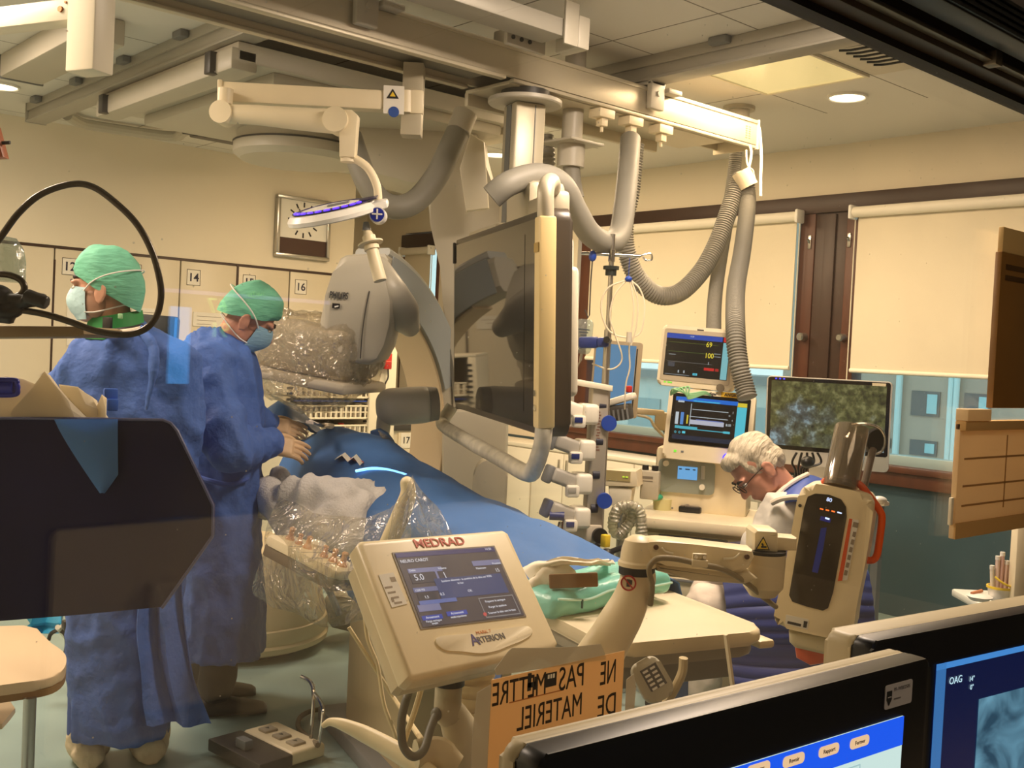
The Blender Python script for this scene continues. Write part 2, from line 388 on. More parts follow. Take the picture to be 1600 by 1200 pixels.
# control-room wall with the observation window we look through
CW=mat('control_wall_grey',(112,104,98),0.7)
c=MB(); c.bb((-0.8,1.17,0),(6.115,1.36,0.58)); c.bb((-0.8,1.15,2.315),(6.115,1.36,H)); c.bb((3.45,1.17,0.58),(6.115,1.36,2.42)); c.bb((-0.8,1.17,0.58),(-0.55,1.36,2.42))
struct('wall_control',c,CW)
fr_=MB(); fr_.bb((-0.55,1.20,2.239),(3.45,1.31,2.314),0.004); fr_.bb((-0.55,1.19,0.58),(3.45,1.36,0.66),0.004); fr_.bb((3.40,1.2,0.66),(3.45,1.33,2.25)); fr_.bb((-0.55,1.2,0.66),(-0.5,1.33,2.25))
wf=struct('window_4',fr_,mat('observation_frame_brown',(74,58,44),0.4))
MB().bb((-0.5,1.245,2.222),(3.4,1.29,2.2385)).build('rubber_seal',mat('seal_black',(26,16,12),0.6),wf)
m_=MB(); m_.bb((-0.55,1.175,2.252),(3.45,1.199,2.262),0.002); m_.bb((2.52,1.165,2.242),(2.555,1.199,2.276),0.003); m_.build('metal_rail',mat('rail_metal',(150,138,120),0.35,0.7),wf)
bl=MB(); bl.bb((-0.55,1.08,2.262),(3.45,1.145,2.335),0.004)
for k in range(5): bl.bb((-0.55,1.074,2.266+k*0.015),(3.45,1.081,2.274+k*0.015))
tag(bl.build('venetian_blind',mat('black_slats',(14,13,14),0.35)),'black slatted blind stacked along the top of the observation window','blind')
def glass_mat():
    m=bpy.data.materials.new('observation_glass'); m.use_nodes=True; nt=m.node_tree; nt.nodes.clear(); L=nt.links.new
    out=nt.nodes.new('ShaderNodeOutputMaterial'); tr=nt.nodes.new('ShaderNodeBsdfTransparent'); tr.inputs[0].default_value=(0.965,0.95,0.93,1)
    gl=nt.nodes.new('ShaderNodeBsdfGlossy'); gl.inputs['Roughness'].default_value=0.01
    df=nt.nodes.new('ShaderNodeBsdfDiffuse'); df.inputs[0].default_value=(0.9,0.88,0.8,1)
    tc=nt.nodes.new('ShaderNodeTexCoord'); 
    vo=nt.nodes.new('ShaderNodeTexVoronoi'); vo.inputs['Scale'].default_value=34; vo.inputs['Randomness'].default_value=1; L(tc.outputs['Object'],vo.inputs['Vector'])
    no=nt.nodes.new('ShaderNodeTexNoise'); no.inputs['Scale'].default_value=2.2; no.inputs['Detail'].default_value=6; L(tc.outputs['Object'],no.inputs['Vector'])
    lt=nt.nodes.new('ShaderNodeMapRange'); lt.inputs[1].default_value=0.055; lt.inputs[2].default_value=0.03; lt.inputs[3].default_value=0; lt.inputs[4].default_value=0.55; L(vo.outputs['Distance'],lt.inputs[0])
    g2=nt.nodes.new('ShaderNodeMath'); g2.operation='GREATER_THAN'; g2.inputs[1].default_value=0.55; L(vo.outputs['Color'],g2.inputs[0])
    mu=nt.nodes.new('ShaderNodeMath'); mu.operation='MULTIPLY'; L(lt.outputs[0],mu.inputs[0]); L(g2.outputs[0],mu.inputs[1])
    sm=nt.nodes.new('ShaderNodeMapRange'); sm.inputs[1].default_value=0.45; sm.inputs[2].default_value=0.8; sm.inputs[3].default_value=0.02; sm.inputs[4].default_value=0.07; L(no.outputs['Fac'],sm.inputs[0])
    ad=nt.nodes.new('ShaderNodeMath'); ad.operation='ADD'; L(mu.outputs[0],ad.inputs[0]); L(sm.outputs[0],ad.inputs[1])
    m1=nt.nodes.new('ShaderNodeMixShader'); L(ad.outputs[0],m1.inputs[0]); L(tr.outputs[0],m1.inputs[1]); L(df.outputs[0],m1.inputs[2])
    m2=nt.nodes.new('ShaderNodeMixShader'); m2.inputs[0].default_value=0.048; L(m1.outputs[0],m2.inputs[1]); L(gl.outputs[0],m2.inputs[2]); L(m2.outputs[0],out.inputs[0])
    return m
MB().bb((-0.5,1.27,0.66),(3.4,1.278,2.245)).build('window_pane',glass_mat(),wf)
# ceiling lights
PANEL=emis('warm_light_panel',(255,226,150),0.92)
for i,(x,y) in enumerate(PANELS):
    t=thing('ceiling_light',['square glowing ceiling light panel nearest the observation window, fully visible','glowing ceiling panel seen behind the cream bridge beam beside the monitor column','glowing ceiling panel farthest away, left of the monitor column'][i],'ceiling light',(x,y,2.925),'square ceiling light panels')
    f=MB()
    for a,b in (((-.3,-.3),(.3,-.285)),((-.3,.285),(.3,.3)),((-.3,-.285),(-.285,.285)),((.285,-.285),(.3,.285))): f.bb((x+a[0],y+a[1],2.935),(x+b[0],y+b[1],2.9499))
    f.build('frame',CREAM,t); MB().bb((x-.285,y-.285,2.94),(x+.285,y+.285,2.9498)).build('diffuser',PANEL,t)
for i,(x,y) in enumerate(DOWN):
    t=thing('downlight',['round bright downlight in the ceiling right of the big light panel','round downlight far back beside the monitor column','round downlight at the far left edge of the ceiling'][i],'downlight',(x,y,2.93),'recessed downlights')
    MB().lathe([(0.09,2.9499),(0.105,2.9499),(0.105,2.938),(0.095,2.935),(0.088,2.942)],M.Translation((x,y,0)),24,True).build('trim_ring',WHITE,t)
    MB().cyl((x,y,2.94),(x,y,2.9495),0.089,seg=24).build('bulb',emis('downlight_glow',(255,238,200),6.0),t)
t=thing('air_vent','ceiling air outlet with a row of dark slots beside the light panel','air vent',(4.44,2.63,2.94))
MB().bb((4.16,2.46,2.945),(4.76,2.80,2.9499),0.001).build('plate',mat('vent_plate',(214,208,192),0.5),t)
for k in range(7):
    x=4.25+k*0.06; MB().tube([(x-0.03,2.70,2.944),(x-0.005,2.66,2.944),(x,2.60,2.944),(x+0.002,2.55,2.944)],0.0075,6,4).build('slot',BLACK,t)
# ================= LOCKERS IN THE BACK WALL =================
DOOR=mat('cream_laminate',(222,212,188),0.42,var=0.03,vs=2)
GAP=mat('dark_gap',(40,34,28),0.8)
xs=[2.07,2.538,3.0,3.465,3.932,4.40,4.87]; nums=['','12','13','14','15','16']
descr=['unnumbered cream locker left of locker 12 in the back wall','cream wall locker numbered 12 behind the surgeon in the left','cream wall locker numbered 13 half hidden by the green cap','cream wall locker numbered 14 between the two surgeons','cream wall locker numbered 15 above the bending surgeon','cream wall locker numbered 16 below the wall clock']
def locker(x0,x1,num,label):
    t=thing('locker',label,'locker',((x0+x1)/2,YB+0.2,0.0),'numbered wall lockers')
    MB().bb((x0+0.004,YB+0.03,0.08),(x1-0.004,YB+0.45,2.085)).bb((x0+0.004,YB+0.04,0.0),(x1-0.004,YB+0.44,0.08)).build('body',GAP,t)
    d=MB().bb((x0+0.006,YB-0.002,0.10),(x1-0.006,YB+0.028,2.078),0.003).build('door',DOOR,t)
    MB().bb((x1-0.06,YB-0.02,1.05),(x1-0.045,YB-0.003,1.2),0.004).build('handle',STEEL,d)
    if num:
        p=MB(); p.bb((x0+0.05,YB-0.0045,1.90),(x0+0.16,YB-0.0021,2.02)); p.mi=1
        for a,b in (((.05,1.9),(.16,1.9035)),((.05,2.0165),(.16,2.02)),((.05,1.9),(.0535,2.02)),((.1565,1.9),(.16,2.02))): p.bb((x0+a[0],YB-0.0055,a[1]),(x0+b[0],YB-0.0045,b[1]))
        p.mi=2; p.text(num,0.088,M.Translation((x0+0.105,YB-0.005,1.958))@M.Rotation(PI/2,4,'X'),bold=0.0015)
        p.build('number_label',[PAPER,GAP,mat('dark_navy_ink',(34,32,60),0.7)],t)
    return t
for i in range(6): locker(xs[i],xs[i+1],nums[i],descr[i])
struct('trim_5',MB().bb((-0.8,YB+0.004,2.079),(4.874,YB+0.03,2.0995)).bb((3.925,YB-0.004,0.1),(3.945,YB+0.01,2.09)).bb((2.53,YB-0.003,0.1),(2.545,YB+0.01,2.0)),WOODD)
# low locker 17 in the recess
t=thing('locker','low cream cabinet numbered 17 seen through the gantry arc','locker',(4.35,6.35,0),'numbered wall lockers')
p=on(632,688,'y',6.9); x0,x1=p.x-0.17,p.x+0.35
t.location=(p.x,7.1,0); WMAT[t.name]=M.Translation((p.x,7.1,0))
zt=on(620,664,'y',6.9).z
MB().bb((x0,6.9,0.0),(x1,7.35,zt-0.02)).build('body',DOOR,t)
MB().bb((x0-0.01,6.88,zt-0.045),(x1+0.01,7.36,zt),0.004).build('top',DARK,t)
MB().bb((x0+0.10,6.885,0.05),(x1-0.01,6.9,zt-0.06),0.003).build('door',DOOR,t)
q=MB(); q.bb((p.x-0.05,6.880,p.z-0.06),(p.x+0.05,6.8845,p.z+0.06)); q.mi=1; q.text('17',0.075,M.Translation((p.x,6.8795,p.z))@M.Rotation(PI/2,4,'X'),bold=0.0012); q.build('number_label',[PAPER,INK],t)
# paper notes on the lockers
for i,(a,b) in enumerate((((105,478),(122,512)),((105,515),(122,540)),((206,480),(248,502)),((302,487),(352,512)),((472,484),(503,489)))):
    A=on(*a,'y',YB-0.006); B=on(*b,'y',YB-0.006)
    o=MB().bb((A.x,YB-0.010,A.z),(B.x,YB-0.0045,B.z)); o.mi=1
    if i in (2,3):
        for k in range(3): o.bb((A.x+.03,YB-.0108,A.z-.03-k*.03),(A.x+(B.x-A.x)*(.85-.15*k),YB-.010,A.z-.034-k*.03))
    tag(o.build('paper_note',[PAPER,mat('grey_print',(150,142,130),0.8)]),['white paper note on locker 12 beside the masked face','lower white paper note on locker 12 under the metal tray','white printed notice on locker 13 behind the green collar','white printed notice on locker 14 behind the second surgeon','bright white paper strip on locker 16 above the plastic cover'][i],'paper','paper notes on the lockers')
# wall clock
A=on(430,305,'y',YB); B=on(510,408,'y',YB); cx=4.49; cz=2.44; hw=0.25
t=thing('wall_clock','square wall clock with white face and dark brown lower panel','clock',(cx,YB-0.02,cz-hw))
f=MB(); f.bb((cx-hw,YB-0.05,cz-hw),(cx+hw,YB,cz-hw+.03),.004); f.bb((cx-hw,YB-0.05,cz+hw-.03),(cx+hw,YB,cz+hw),.004); f.bb((cx-hw,YB-0.05,cz-hw+.03),(cx-hw+.03,YB,cz+hw-.03),.004); f.bb((cx+hw-.03,YB-0.05,cz-hw+.03),(cx+hw,YB,cz+hw-.03),.004)
f.build('frame',STEEL,t)
MB().bb((cx-hw+.03,YB-0.03,cz-.09),(cx+hw-.03,YB-0.001,cz+hw-.03)).build('clock_face',WHITE,t)
MB().bb((cx-hw+.03,YB-0.028,cz-hw+.03),(cx+hw-.03,YB-0.001,cz-.09)).build('lower_panel',mat('clock_brown',(70,44,36),0.25),t)
for k in range(12):
    a=PI*k/6; m=MB(); T=M.Translation((cx,YB-0.031,cz+.065))@M.Rotation(a,4,'Y'); m.T=T; m.bb((-.006,-.002,.105),(.006,.001,.145)); m.build('hour_mark',INK,t)
for a,l,r in ((2.2,.075,.006),(-0.5,.10,.004)):
    m=MB(); m.T=M.Translation((cx,YB-0.034,cz+.065))@M.Rotation(a,4,'Y'); m.bb((-r,-.002,-.015),(r,.001,l)); m.build('hand',INK,t)
# ================= OUTSIDE =================
BR=bpy.data.materials.new('weathered_brick'); BR.use_nodes=True; nt=BR.node_tree; b=nt.nodes['Principled BSDF']; b.inputs['Roughness'].default_value=0.9
tc=nt.nodes.new('ShaderNodeTexCoord'); mp=nt.nodes.new('ShaderNodeMapping'); mp.inputs['Rotation'].default_value=(PI/2,0,PI/2); bk=nt.nodes.new('ShaderNodeTexBrick'); bk.inputs['Scale'].default_value=4.0
bk.inputs['Color1'].default_value=(0.50,0.36,0.28,1); bk.inputs['Color2'].default_value=(0.58,0.43,0.34,1); bk.inputs['Mortar'].default_value=(0.42,0.36,0.3,1)
nt.links.new(tc.outputs['Object'],mp.inputs[0]); nt.links.new(mp.outputs[0],bk.inputs['Vector']); nt.links.new(bk.outputs['Color'],b.inputs['Base Color'])
XF=18.0
bt=thing('brick_building','weathered brick building with pale windows seen outside the right window','building',(XF+1,9.5,-6))
MB().bb((XF,5.0,-6),(XF+3,12.2,7)).build('wall',BR,bt)
BG=mat('outside_glass_dark',(70,84,92),0.1); BC=mat('pale_curtain',(150,205,215),0.6)
for (a,b_) in (((1426,610),(1468,652)),((1423,686),(1464,714)),((1508,614),(1548,650)),((1380,600),(1392,650)),((1380,684),(1392,700))):
    A=on(*a,'x',XF); B=on(*b_,'x',XF)
    f=MB().bb((XF-.03,A.y,A.z),(XF+.02,B.y,B.z)).build('window',BG,bt)
    ym=A.y+(B.y-A.y)*.58; MB().bb((XF-.05,ym,A.z-.05),(XF-.031,B.y+.04,B.z+.05)).build('curtain_pane',BC,f)
for px,r in ((1403,.06),(1484,.05),(1493,.05)):
    A=on(px,640,'x',XF-.1); MB().cyl((XF-.1,A.y,-5),(XF-.1,A.y,6.5),r,seg=10).build('drainpipe',mat('pale_pipe',(190,222,226),0.5),bt)
pb=thing('pale_building','pale blue grey building outside behind the anaesthesia monitors','building',(XF+1,20,-6))
MB().bb((XF+2,12.4,-6),(XF+5,34,1.05)).build('wall',mat('pale_render',(206,222,220),0.8,var=0.1,vs=0.6),pb)
for k in range(9):
    MB().bb((XF+1.95,13.2+k*1.9,-1.2),(XF+2.01,14.2+k*1.9,0.55)).build('window',mat('pale_panel',(140,178,186),0.4),pb)
MB().bb((XF+1.8,12.3,1.05),(XF+5,34,1.25)).build('parapet',mat('parapet_grey',(120,140,146),0.7),pb)
struct('ground_outside',MB().bb((6.6,-20,-6.2),(60,60,-6.0)),mat('outside_paving',(120,126,124),0.9))
# ================= CEILING RAILS, BEAMS, LAMP =================
def pxprism(mb,poly,d,th,bev=0.0,dirz=None,back=0.0):
    """side-on body: outline given at one depth, standing in a vertical plane facing the room window, with real thickness"""
    P=[at(x,y,d) for x,y in poly]; c=sum(P,V())/len(P)
    z=(-FWD if dirz is None else V(dirz)); T=frame(c,z); Ti=T.inverted()
    q=[Ti@p for p in P]
    T0=mb.T; mb.T=T; mb.prism([(p.x,p.y) for p in q],th,M.Translation((0,0,-th+back)),bev); mb.T=T0; return mb
RAILG=mat('grey_rail',(172,168,156),0.4,0.15)
def rail(x0,x1,y0,y1,label,clips):
    t=thing('ceiling_rail',label,'rail',((x0+x1)/2,(y0+y1)/2,2.83),'steel rails under the ceiling')
    m=MB(); m.bb((x0,y0,2.90),(x1,y1,2.9495),.003); m.bb((x0+.012,y0,2.845),(x0+.03,y1,2.90),.002); m.bb((x1-.03,y0,2.845),(x1-.012,y1,2.90),.002); m.bb((x0,y0,2.832),(x1,y1,2.846),.003)
    m.build('profile',RAILG,t)
    MB().bb((x0-.006,y1,2.828),(x1+.006,y1+.012,2.9495),.003).build('end_cap',RAILG,t)
    for y in clips: MB().bb((x0-.045,y-.05,2.915),(x0-.001,y+.05,2.9495),.006).build('clip',GREYD,t)
    return t
rail(2.165,2.285,2.2,7.25,'long grey ceiling rail on the left running back to the locker wall',[7.0,6.3,5.6,4.9])
rail(3.82,3.94,2.2,7.25,'grey ceiling rail on the right ending beside the big light panel',[3.0,4.2,5.4,6.4])
t=thing('ceiling_duct','short wide grey duct under the ceiling in the upper left corner','duct',(1.8,5.6,2.82))
MB().bb((1.68,4.95,2.83),(1.90,6.10,2.9495),.01).build('channel',GREYP,t); MB().bb((1.675,6.10,2.825),(1.905,6.115,2.9495),.004).build('end_plate',GREYD,t)
o=MB().tube([on(105,180,'z',2.9),on(122,190,'z',2.9),on(150,197,'z',2.9),on(265,213,'z',2.9),on(287,206,'z',2.9),on(310,196,'z',2.9)],(0.035),10,6)
tag(o.build('cable_conduit',GREYP),'curved grey cable conduit close to the ceiling near the locker wall','conduit')
# cream post with arm, upper left
p=at(140,100,3.3); 
t=thing('ceiling_post','cream ceiling post with a horizontal arm in the upper left corner','ceiling post',(p.x,p.y,p.z))
T=frame(p,-FWD+RIGHT*-0.45)
m=MB(T); m.box((0,.32,0),(.115,.70,.085),bev=.006); m.build('post',CREAM,t)
m=MB(T); m.box((-.30,.165,.0),(.48,.068,.07),bev=.006); m.build('arm',CREAM,t)
m=MB(T); m.cyl((-.09,.165,.034),(-.09,.165,.042),.009); m.cyl((-.07,.185,.034),(-.07,.185,.040),.004); m.build('bolt',mat('copper_bolt',(150,96,60),.4,.7),t)
# main bridge beam
BY0,BY1,BZ0,BZ1=3.46,3.74,2.66,2.80
t=thing('bridge_beam','long cream bridge beam crossing under the ceiling rails','beam',(3.0,3.6,2.66))
m=MB(); m.bb((0.9,BY0,2.678),(4.74,BY0+.02,BZ1),.002); m.bb((0.9,BY1-.02,2.678),(4.74,BY1,BZ1),.002); m.bb((0.9,BY0,BZ1-.012),(4.74,BY1,BZ1),.002); m.bb((0.9,BY0-.008,BZ0),(2.95,BY0+.03,2.676),.003); m.bb((3.0,BY0+.002,BZ0),(4.74,BY0+.03,2.676),.003); m.bb((0.9,BY1-.03,BZ0),(2.95,BY1+.008,2.676),.003); m.bb((0.9,BY0-.006,2.79),(4.74,BY0+.02,BZ1+.008),.002)
m.build('box_section',ALU,t)
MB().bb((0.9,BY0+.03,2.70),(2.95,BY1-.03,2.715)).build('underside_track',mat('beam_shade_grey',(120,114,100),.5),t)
m=MB(); m.bb((3.0,BY0+.03,2.655),(4.5,BY1+.05,2.672),.004); m.bb((3.0,BY1+.03,2.60),(4.3,BY1+.06,2.665),.01); m.build('cable_tray',ALU,t)
MB().bb((4.74,BY0-.01,BZ0-.005),(4.752,BY1+.01,BZ1+.012),.003).build('end_plate',CREAM2,t)
m=MB()
for k in range(6):
    for j in range(2): m.bb((4.64+j*.028,BY0-.0018,2.70+k*.012),(4.655+j*.028,BY0+.001,2.705+k*.012))
m.build('vent_slots',mat('slot_brown',(150,138,112),.7),t)
for x in (2.22,3.88):
    m=MB(); m.bb((x-.05,BY0-.045,2.70),(x+.05,BY0-.012,2.845),.008); m.bb((x-.05,BY0-.045,2.815),(x+.05,BY1,2.831),.004); m.cyl((x+.0,BY0-.055,2.775),(x,BY0-.04,2.775),.014,seg=10); m.bb((x+.06,BY0-.06,2.79),(x+.16,BY0+.05,2.815),.006); m.build('rail_hanger',GREYP,t)
m=MB(); m.bb((2.93,BY0-.01,2.80),(3.0,BY0+.07,2.87),.008); m.bb((3.02,BY0,2.80),(3.10,BY0+.03,2.825),.003); m.build('junction_box',mat('box_beige',(196,190,170),.5),t)
for x in (3.58,3.78,4.0):
    m=MB(); m.bb((x-.05,BY0-.005,2.612),(x+.05,BY0+.07,2.652),.003); m.bb((x-.02,BY0+.01,2.575),(x+.02,BY0+.05,2.612),.003); m.cyl((x,BY0+.03,2.55),(x,BY0+.03,2.58),.008,seg=10); m.build('hose_trolley',CREAM2,t)
m=MB().tube([(4.75,BY0+.01,2.805),(4.765,BY0,2.75),(4.762,BY0-.02,2.62),(4.74,BY0-.04,2.50),(4.735,BY0-.05,2.40)],.008,8); m.build('hanging_cord',WHITE,t)
# second beam nearer the window, ending with a bracket
a=on(885,42,'z',2.80); t=thing('bridge_beam','grey beam end with a drilled bracket near the top of the picture','beam',(a.x-.5,a.y,2.74))
m=MB(); m.bb((a.x-1.6,a.y,2.76),(a.x,a.y+.14,2.83),.004); m.build('box_section',RAILG,t)
m=MB(); m.bb((a.x-.02,a.y-.015,2.73),(a.x+.055,a.y-.002,2.90),.004); m.bb((a.x+.055,a.y-.015,2.73),(a.x+.12,a.y+.12,2.86),.008)
m.build('end_bracket',GREYP,t)
m=MB(); m.bb((a.x-.16,a.y+.17,2.73),(a.x+.05,a.y+.19,2.79),.003)
m.mi=1
for k in range(3): m.cyl((a.x-.13+k*.045,a.y+.165,2.762),(a.x-.13+k*.045,a.y+.171,2.762),.009,seg=12)
m.build('drilled_plate',[GREYP,BLACK],t)
# ---------------- examination lamp on jointed arms ----------------
p=at(645,165,4.45)
t=thing('examination_lamp','cream jointed ceiling lamp with a flat round head and blue lit ring','surgical lamp',(p.x,p.y,2.3))
T=frame(p,-FWD)
m=MB(T); m.box((0,.02,0),(.085,.30,.085),bev=.004); m.build('mount_post',ALU,t)
a0=at(622,160,4.42); a1=at(343,145,4.30)
x=(a1-a0).normalized()
m=MB(frame2((a0+a1)/2,(a0-a1),UP)); L=(a0-a1).length
m.box((0,0,0),(L,.082,.07),bev=.01); m.box((-L/2+.005,-.012,0),(.02,.115,.085),bev=.006); m.build('upper_arm',CREAM2,t)
m=MB(frame2(a0,(a0-a1),UP)); m.box((-.02,.0,.04),(.085,.115,.006)); m.mi=1
m.prism([(-.045,.01),(.005,.01),(-.02,.05)],.002,M.Translation((-.005,-.005,.043))); m.mi=2; m.prism([(-.032,.018),(-.008,.018),(-.02,.038)],.001,M.Translation((-.005,-.005,.0452))); m.mi=3; m.cyl((-.02,-.05,.043),(-.02,-.05,.046),.022)
m.build('warning_label',[PAPER,INK,YELLOW,mat('label_blue',(40,80,160),.5)],t)
m=MB(frame2(a0,(a0-a1),UP)); m.cyl((.03,-.045,0),(.03,.045,0),.04); m.box((.075,0,0),(.06,.10,.07),bev=.01); m.build('pivot_joint',CREAM2,t)
b0=at(350,178,4.24); b1=at(528,190,4.20)
m=MB(frame2((b0+b1)/2,(b1-b0),UP)); L=(b1-b0).length
m.cyl((-L/2,-.0,-.045),(-L/2,0,.045),.045,seg=24); m.tube([(-L/2,0,0),(-L/4,.004,0),(0,.002,0),(L/4,.0,0),(L/2,.0,0)],[(.038,.036),(.04,.036),(.045,.036),(.05,.036)],12,flat=(0,1,0)); m.cyl((L/2,0,-.05),(L/2,0,.05),.05,seg=24); m.build('spring_arm',CREAM2,t)
m=MB(frame2(b0,(b1-b0),UP)); m.cyl((0,.04,0),(0,.10,0),.03); m.build('elbow_joint',CREAM2,t)
k0=at(545,182,4.2); k1=at(542,243,4.2)
m=MB(frame(k0,-FWD)); m.prism([(-.035,.02),(.015,.02),(.04,-.0),(.035,-.165),(-.025,-.165)],.07,M.Translation((0,0,-.035)),.006); m.cyl((.005,-.165,0),(.005,-.18,0),.031); m.build('knuckle',CREAM2,t)
m=MB().tube([at(543,246,4.2),at(556,249,4.2),at(575,263,4.2),at(588,288,4.2),at(591,312,4.2),at(591,335,4.2)],.0165,12); m.build('curved_tube',CREAM2,t)
dc=at(520,334,4.15); xa=(at(590,322,4.15)-at(452,349,4.15)).normalized()
nrm=(UP*1.0-RIGHT*.17-FWD*.26).normalized()
T=frame2(dc,xa,nrm.cross(xa)); 
m=MB(T); m.lathe([(0.001,.03),(.10,.032),(.165,.02),(.18,.0),(.178,-.015),(.165,-.02),(.001,-.02)],seg=40); m.box((.18,0,.0),(.08,.10,.032),bev=.01); m.build('lamp_head',WHITE,t)
m=MB(T); m.lathe([(.125,.0285),(.155,.0245),(.155,.028),(.125,.033)],seg=40,ring=True); m.build('dark_ring',mat('indigo_ring',(34,24,90),.2),t)
m=MB(T)
for a in range(200,330,14):
    c=math.radians(a); m.ell((.142*math.cos(c),.142*math.sin(c),.031),(.014,.008,.004),M.Rotation(c+PI/2,4,'Z'),10,6)
m.build('blue_led',emis('blue_led',(70,40,255),5.0),t)
m=MB(T); m.box((.03,.0,.034),(.085,.05,.004)); m.mi=1; m.box((.15,.0,.031),(.07,.11,.004),bev=.001); m.build('control_panel',[GREYD,mat('indigo_panel',(30,26,70),.3)],t)
kc=at(591,337,4.12); m=MB(frame(kc,-FWD)); m.cyl((0,0,-.03),(0,0,.03),.032,seg=24); m.build('hinge_boss',WHITE,t)
m=MB(frame(kc,-FWD)); m.cyl((0,0,.03),(0,0,.034),.027,seg=24); m.mi=1; m.box((0,.002,.035),(.006,.04,.002)); m.box((0,.002,.035),(.04,.006,.002)); m.build('round_emblem',[mat('emblem_blue',(20,40,150),.3),WHITE],t)
h0=at(572,347,4.12); h1=at(574,380,4.12); h2=at(590,441,4.1)
m=MB(); m.cyl(h0,at(573,360,4.12),.01,.018); m.build('handle_neck',GREYD,t)
d=(h2-h1).normalized(); q=V((0,0,1)).rotation_difference(d).to_matrix().to_4x4()
m=MB(M.Translation(at(573,358,4.12))@q); m.lathe([(.012,0),(.02,.025),(.026,.03),(.026,.05),(.05,.056),(.05,.062),(.026,.064),(.03,.07),(.03,.085),(.0235,.088),(.026,.205),(.025,.212),(.001,.213)],seg=24); m.build('sterile_handle',CREAM2,t)

p=on(310,208,'z',2.86)
m=MB(); m.bb((p.x-.02,p.y-.10,2.84),(p.x+.42,p.y+.10,2.90),.01); m.mi=1
for k in range(2): m.cyl((p.x-.06-.09*k,p.y-.11,2.865),(p.x+.0-.09*k,p.y-.11,2.865),.05,seg=18)
tag(m.build('cable_drum',[DARK,BLACK]),'dark cable carrier with two black rollers under the ceiling near the swivel disc','cable carrier')
# ================= GANTRY =================
t=thing('imaging_gantry','large grey X-ray gantry with a C-shaped arc hung from the ceiling','X-ray machine',(3.1,5.2,0))
m=MB(); m.bb((2.20,4.42,2.74),(3.98,6.05,2.83),.01); m.bb((2.17,4.42,2.70),(2.30,6.05,2.80),.012); m.bb((3.83,4.42,2.70),(3.99,6.05,2.80),.012); m.bb((2.4,4.46,2.68),(3.8,5.95,2.745),.02); m.build('ceiling_carriage',GREYP,t)
m=MB()
for x,y in ((2.165,4.6),(2.165,5.9),(3.995,4.6),(3.995,5.9)): MB().bb((x-.025,y-.03,2.70),(x+.025,y+.03,2.80),.005).build('carriage_clip',DARK,t)
dc=V((3.1,5.436,0))
m=MB(); m.lathe([(.001,2.52),(.32,2.53),(.36,2.56),(.36,2.62),(.34,2.63),(.34,2.68),(.001,2.68)],M.Translation(dc),48); m.build('swivel_disc',GREYP,t)
MB().lathe([(.362,2.612),(.364,2.612),(.364,2.622),(.362,2.622)],M.Translation(dc),48,True).build('disc_seam',DARK,t)
m=MB(); pxprism(m,[(520,196),(640,190),(745,205),(752,262),(740,285),(640,288),(545,262)],5.75,.55,.05); m.build('horizontal_arm',GREYP,t)
m=MB(); pxprism(m,[(664,262),(672,350),(688,420),(703,470),(706,640),(790,640),(800,420),(772,330),(760,225),(730,205)],5.75,.32,.04); m.build('upright_arm',GREYP,t)
m=MB(); pxprism(m,[(735,208),(757,222),(764,325),(728,330),(718,262)],5.42,.06,.012); m.build('arm_cover',CREAM,t)
m=MB(); pxprism(m,[(690,640),(795,640),(790,800),(760,900),(690,900)],5.75,.30,.04); m.build('lower_stand',GREYP,t)
# the arc
cc=V((2.79,4.46,1.01)); az=math.radians(15); DX=V((math.cos(az),math.sin(az),0)); DN=V((math.sin(az),-math.cos(az),0))  # DN towards window
def arc(mb,r0,r1,w0,w1,a0,a1,n=40,rb=.02):
    prof=[(r0+rb,w0),(r1-rb,w0),(r1,w0+rb),(r1,w1-rb),(r1-rb,w1),(r0+rb,w1),(r0,w1-rb),(r0,w0+rb)]
    R=[]
    for k in range(n+1):
        a=math.radians(a0+(a1-a0)*k/n); d=DX*math.cos(a)+UP*math.sin(a)
        R.append([cc+d*r+DN*w for r,w in prof])
    return mb.loft(R)
arc(MB(),.80,.985,-.15,.12,76,-78,56,.03).build('arc',GREYP,t)
arc(MB(),.785,.802,-.13,.10,62,-70,46,.004).build('inner_track',mat('tan_track',(206,184,150),.5),t)
arc(MB(),.985,1.03,-.14,.09,74,30,24,.012).build('rim_cover',mat('pale_rim',(188,190,186),.4),t)
arc(MB(),.80,.985,.119,.124,74,20,24,.002).build('side_panel',mat('blue_grey_panel',(150,158,164),.4),t)
# sleeve that carries the arc
m=MB(); a=0.0; p=cc+DX*1.06; m.box(p,(.34,.40,.62),M.Rotation(az,4,'Z'),.07,4); m.build('arc_sleeve',GREYP,t)
# detector carriage with the maker's name
m=MB(); pxprism(m,[(531,403),(540,398),(574,396),(592,409),(604,436),(612,470),(611,505),(602,540),(590,562),(574,570),(540,566),(505,558),(497,540),(498,505),(508,462),(520,425)],4.66,.42,.03); dcar=m.build('detector_carriage',GREYP,t)
m=MB(); P=[at(590,420,4.8),at(606,455,4.75),at(622,482,4.85),at(640,510,5.0)]; m.limb(P,[.06,.085,.09,.05],18); m.build('carriage_shoulder',GREYP,t)
m=MB(); m.tube([at(577,455,4.655),at(572,480,4.655),at(566,520,4.655),at(563,560,4.655)],.0028,6); m.build('seam',DARK,t)
T=frame(at(529,462,4.652),-FWD,roll=-.03)
m=MB(T); m.text('PHILIPS',.042,depth=.001,bold=.0008,sx=.62,shear=.12); m.build('maker_name',mat('logo_grey',(46,48,56),.5),dcar)
T=frame(at(525,478,4.652),-FWD,roll=-.03); m=MB(T); m.box((0,0,0),(.033,.022,.002)); m.mi=1; m.box((.003,-.002,.0014),(.018,.006,.001),(0,0,.3)); m.build('badge',[BLACK,WHITE],dcar)
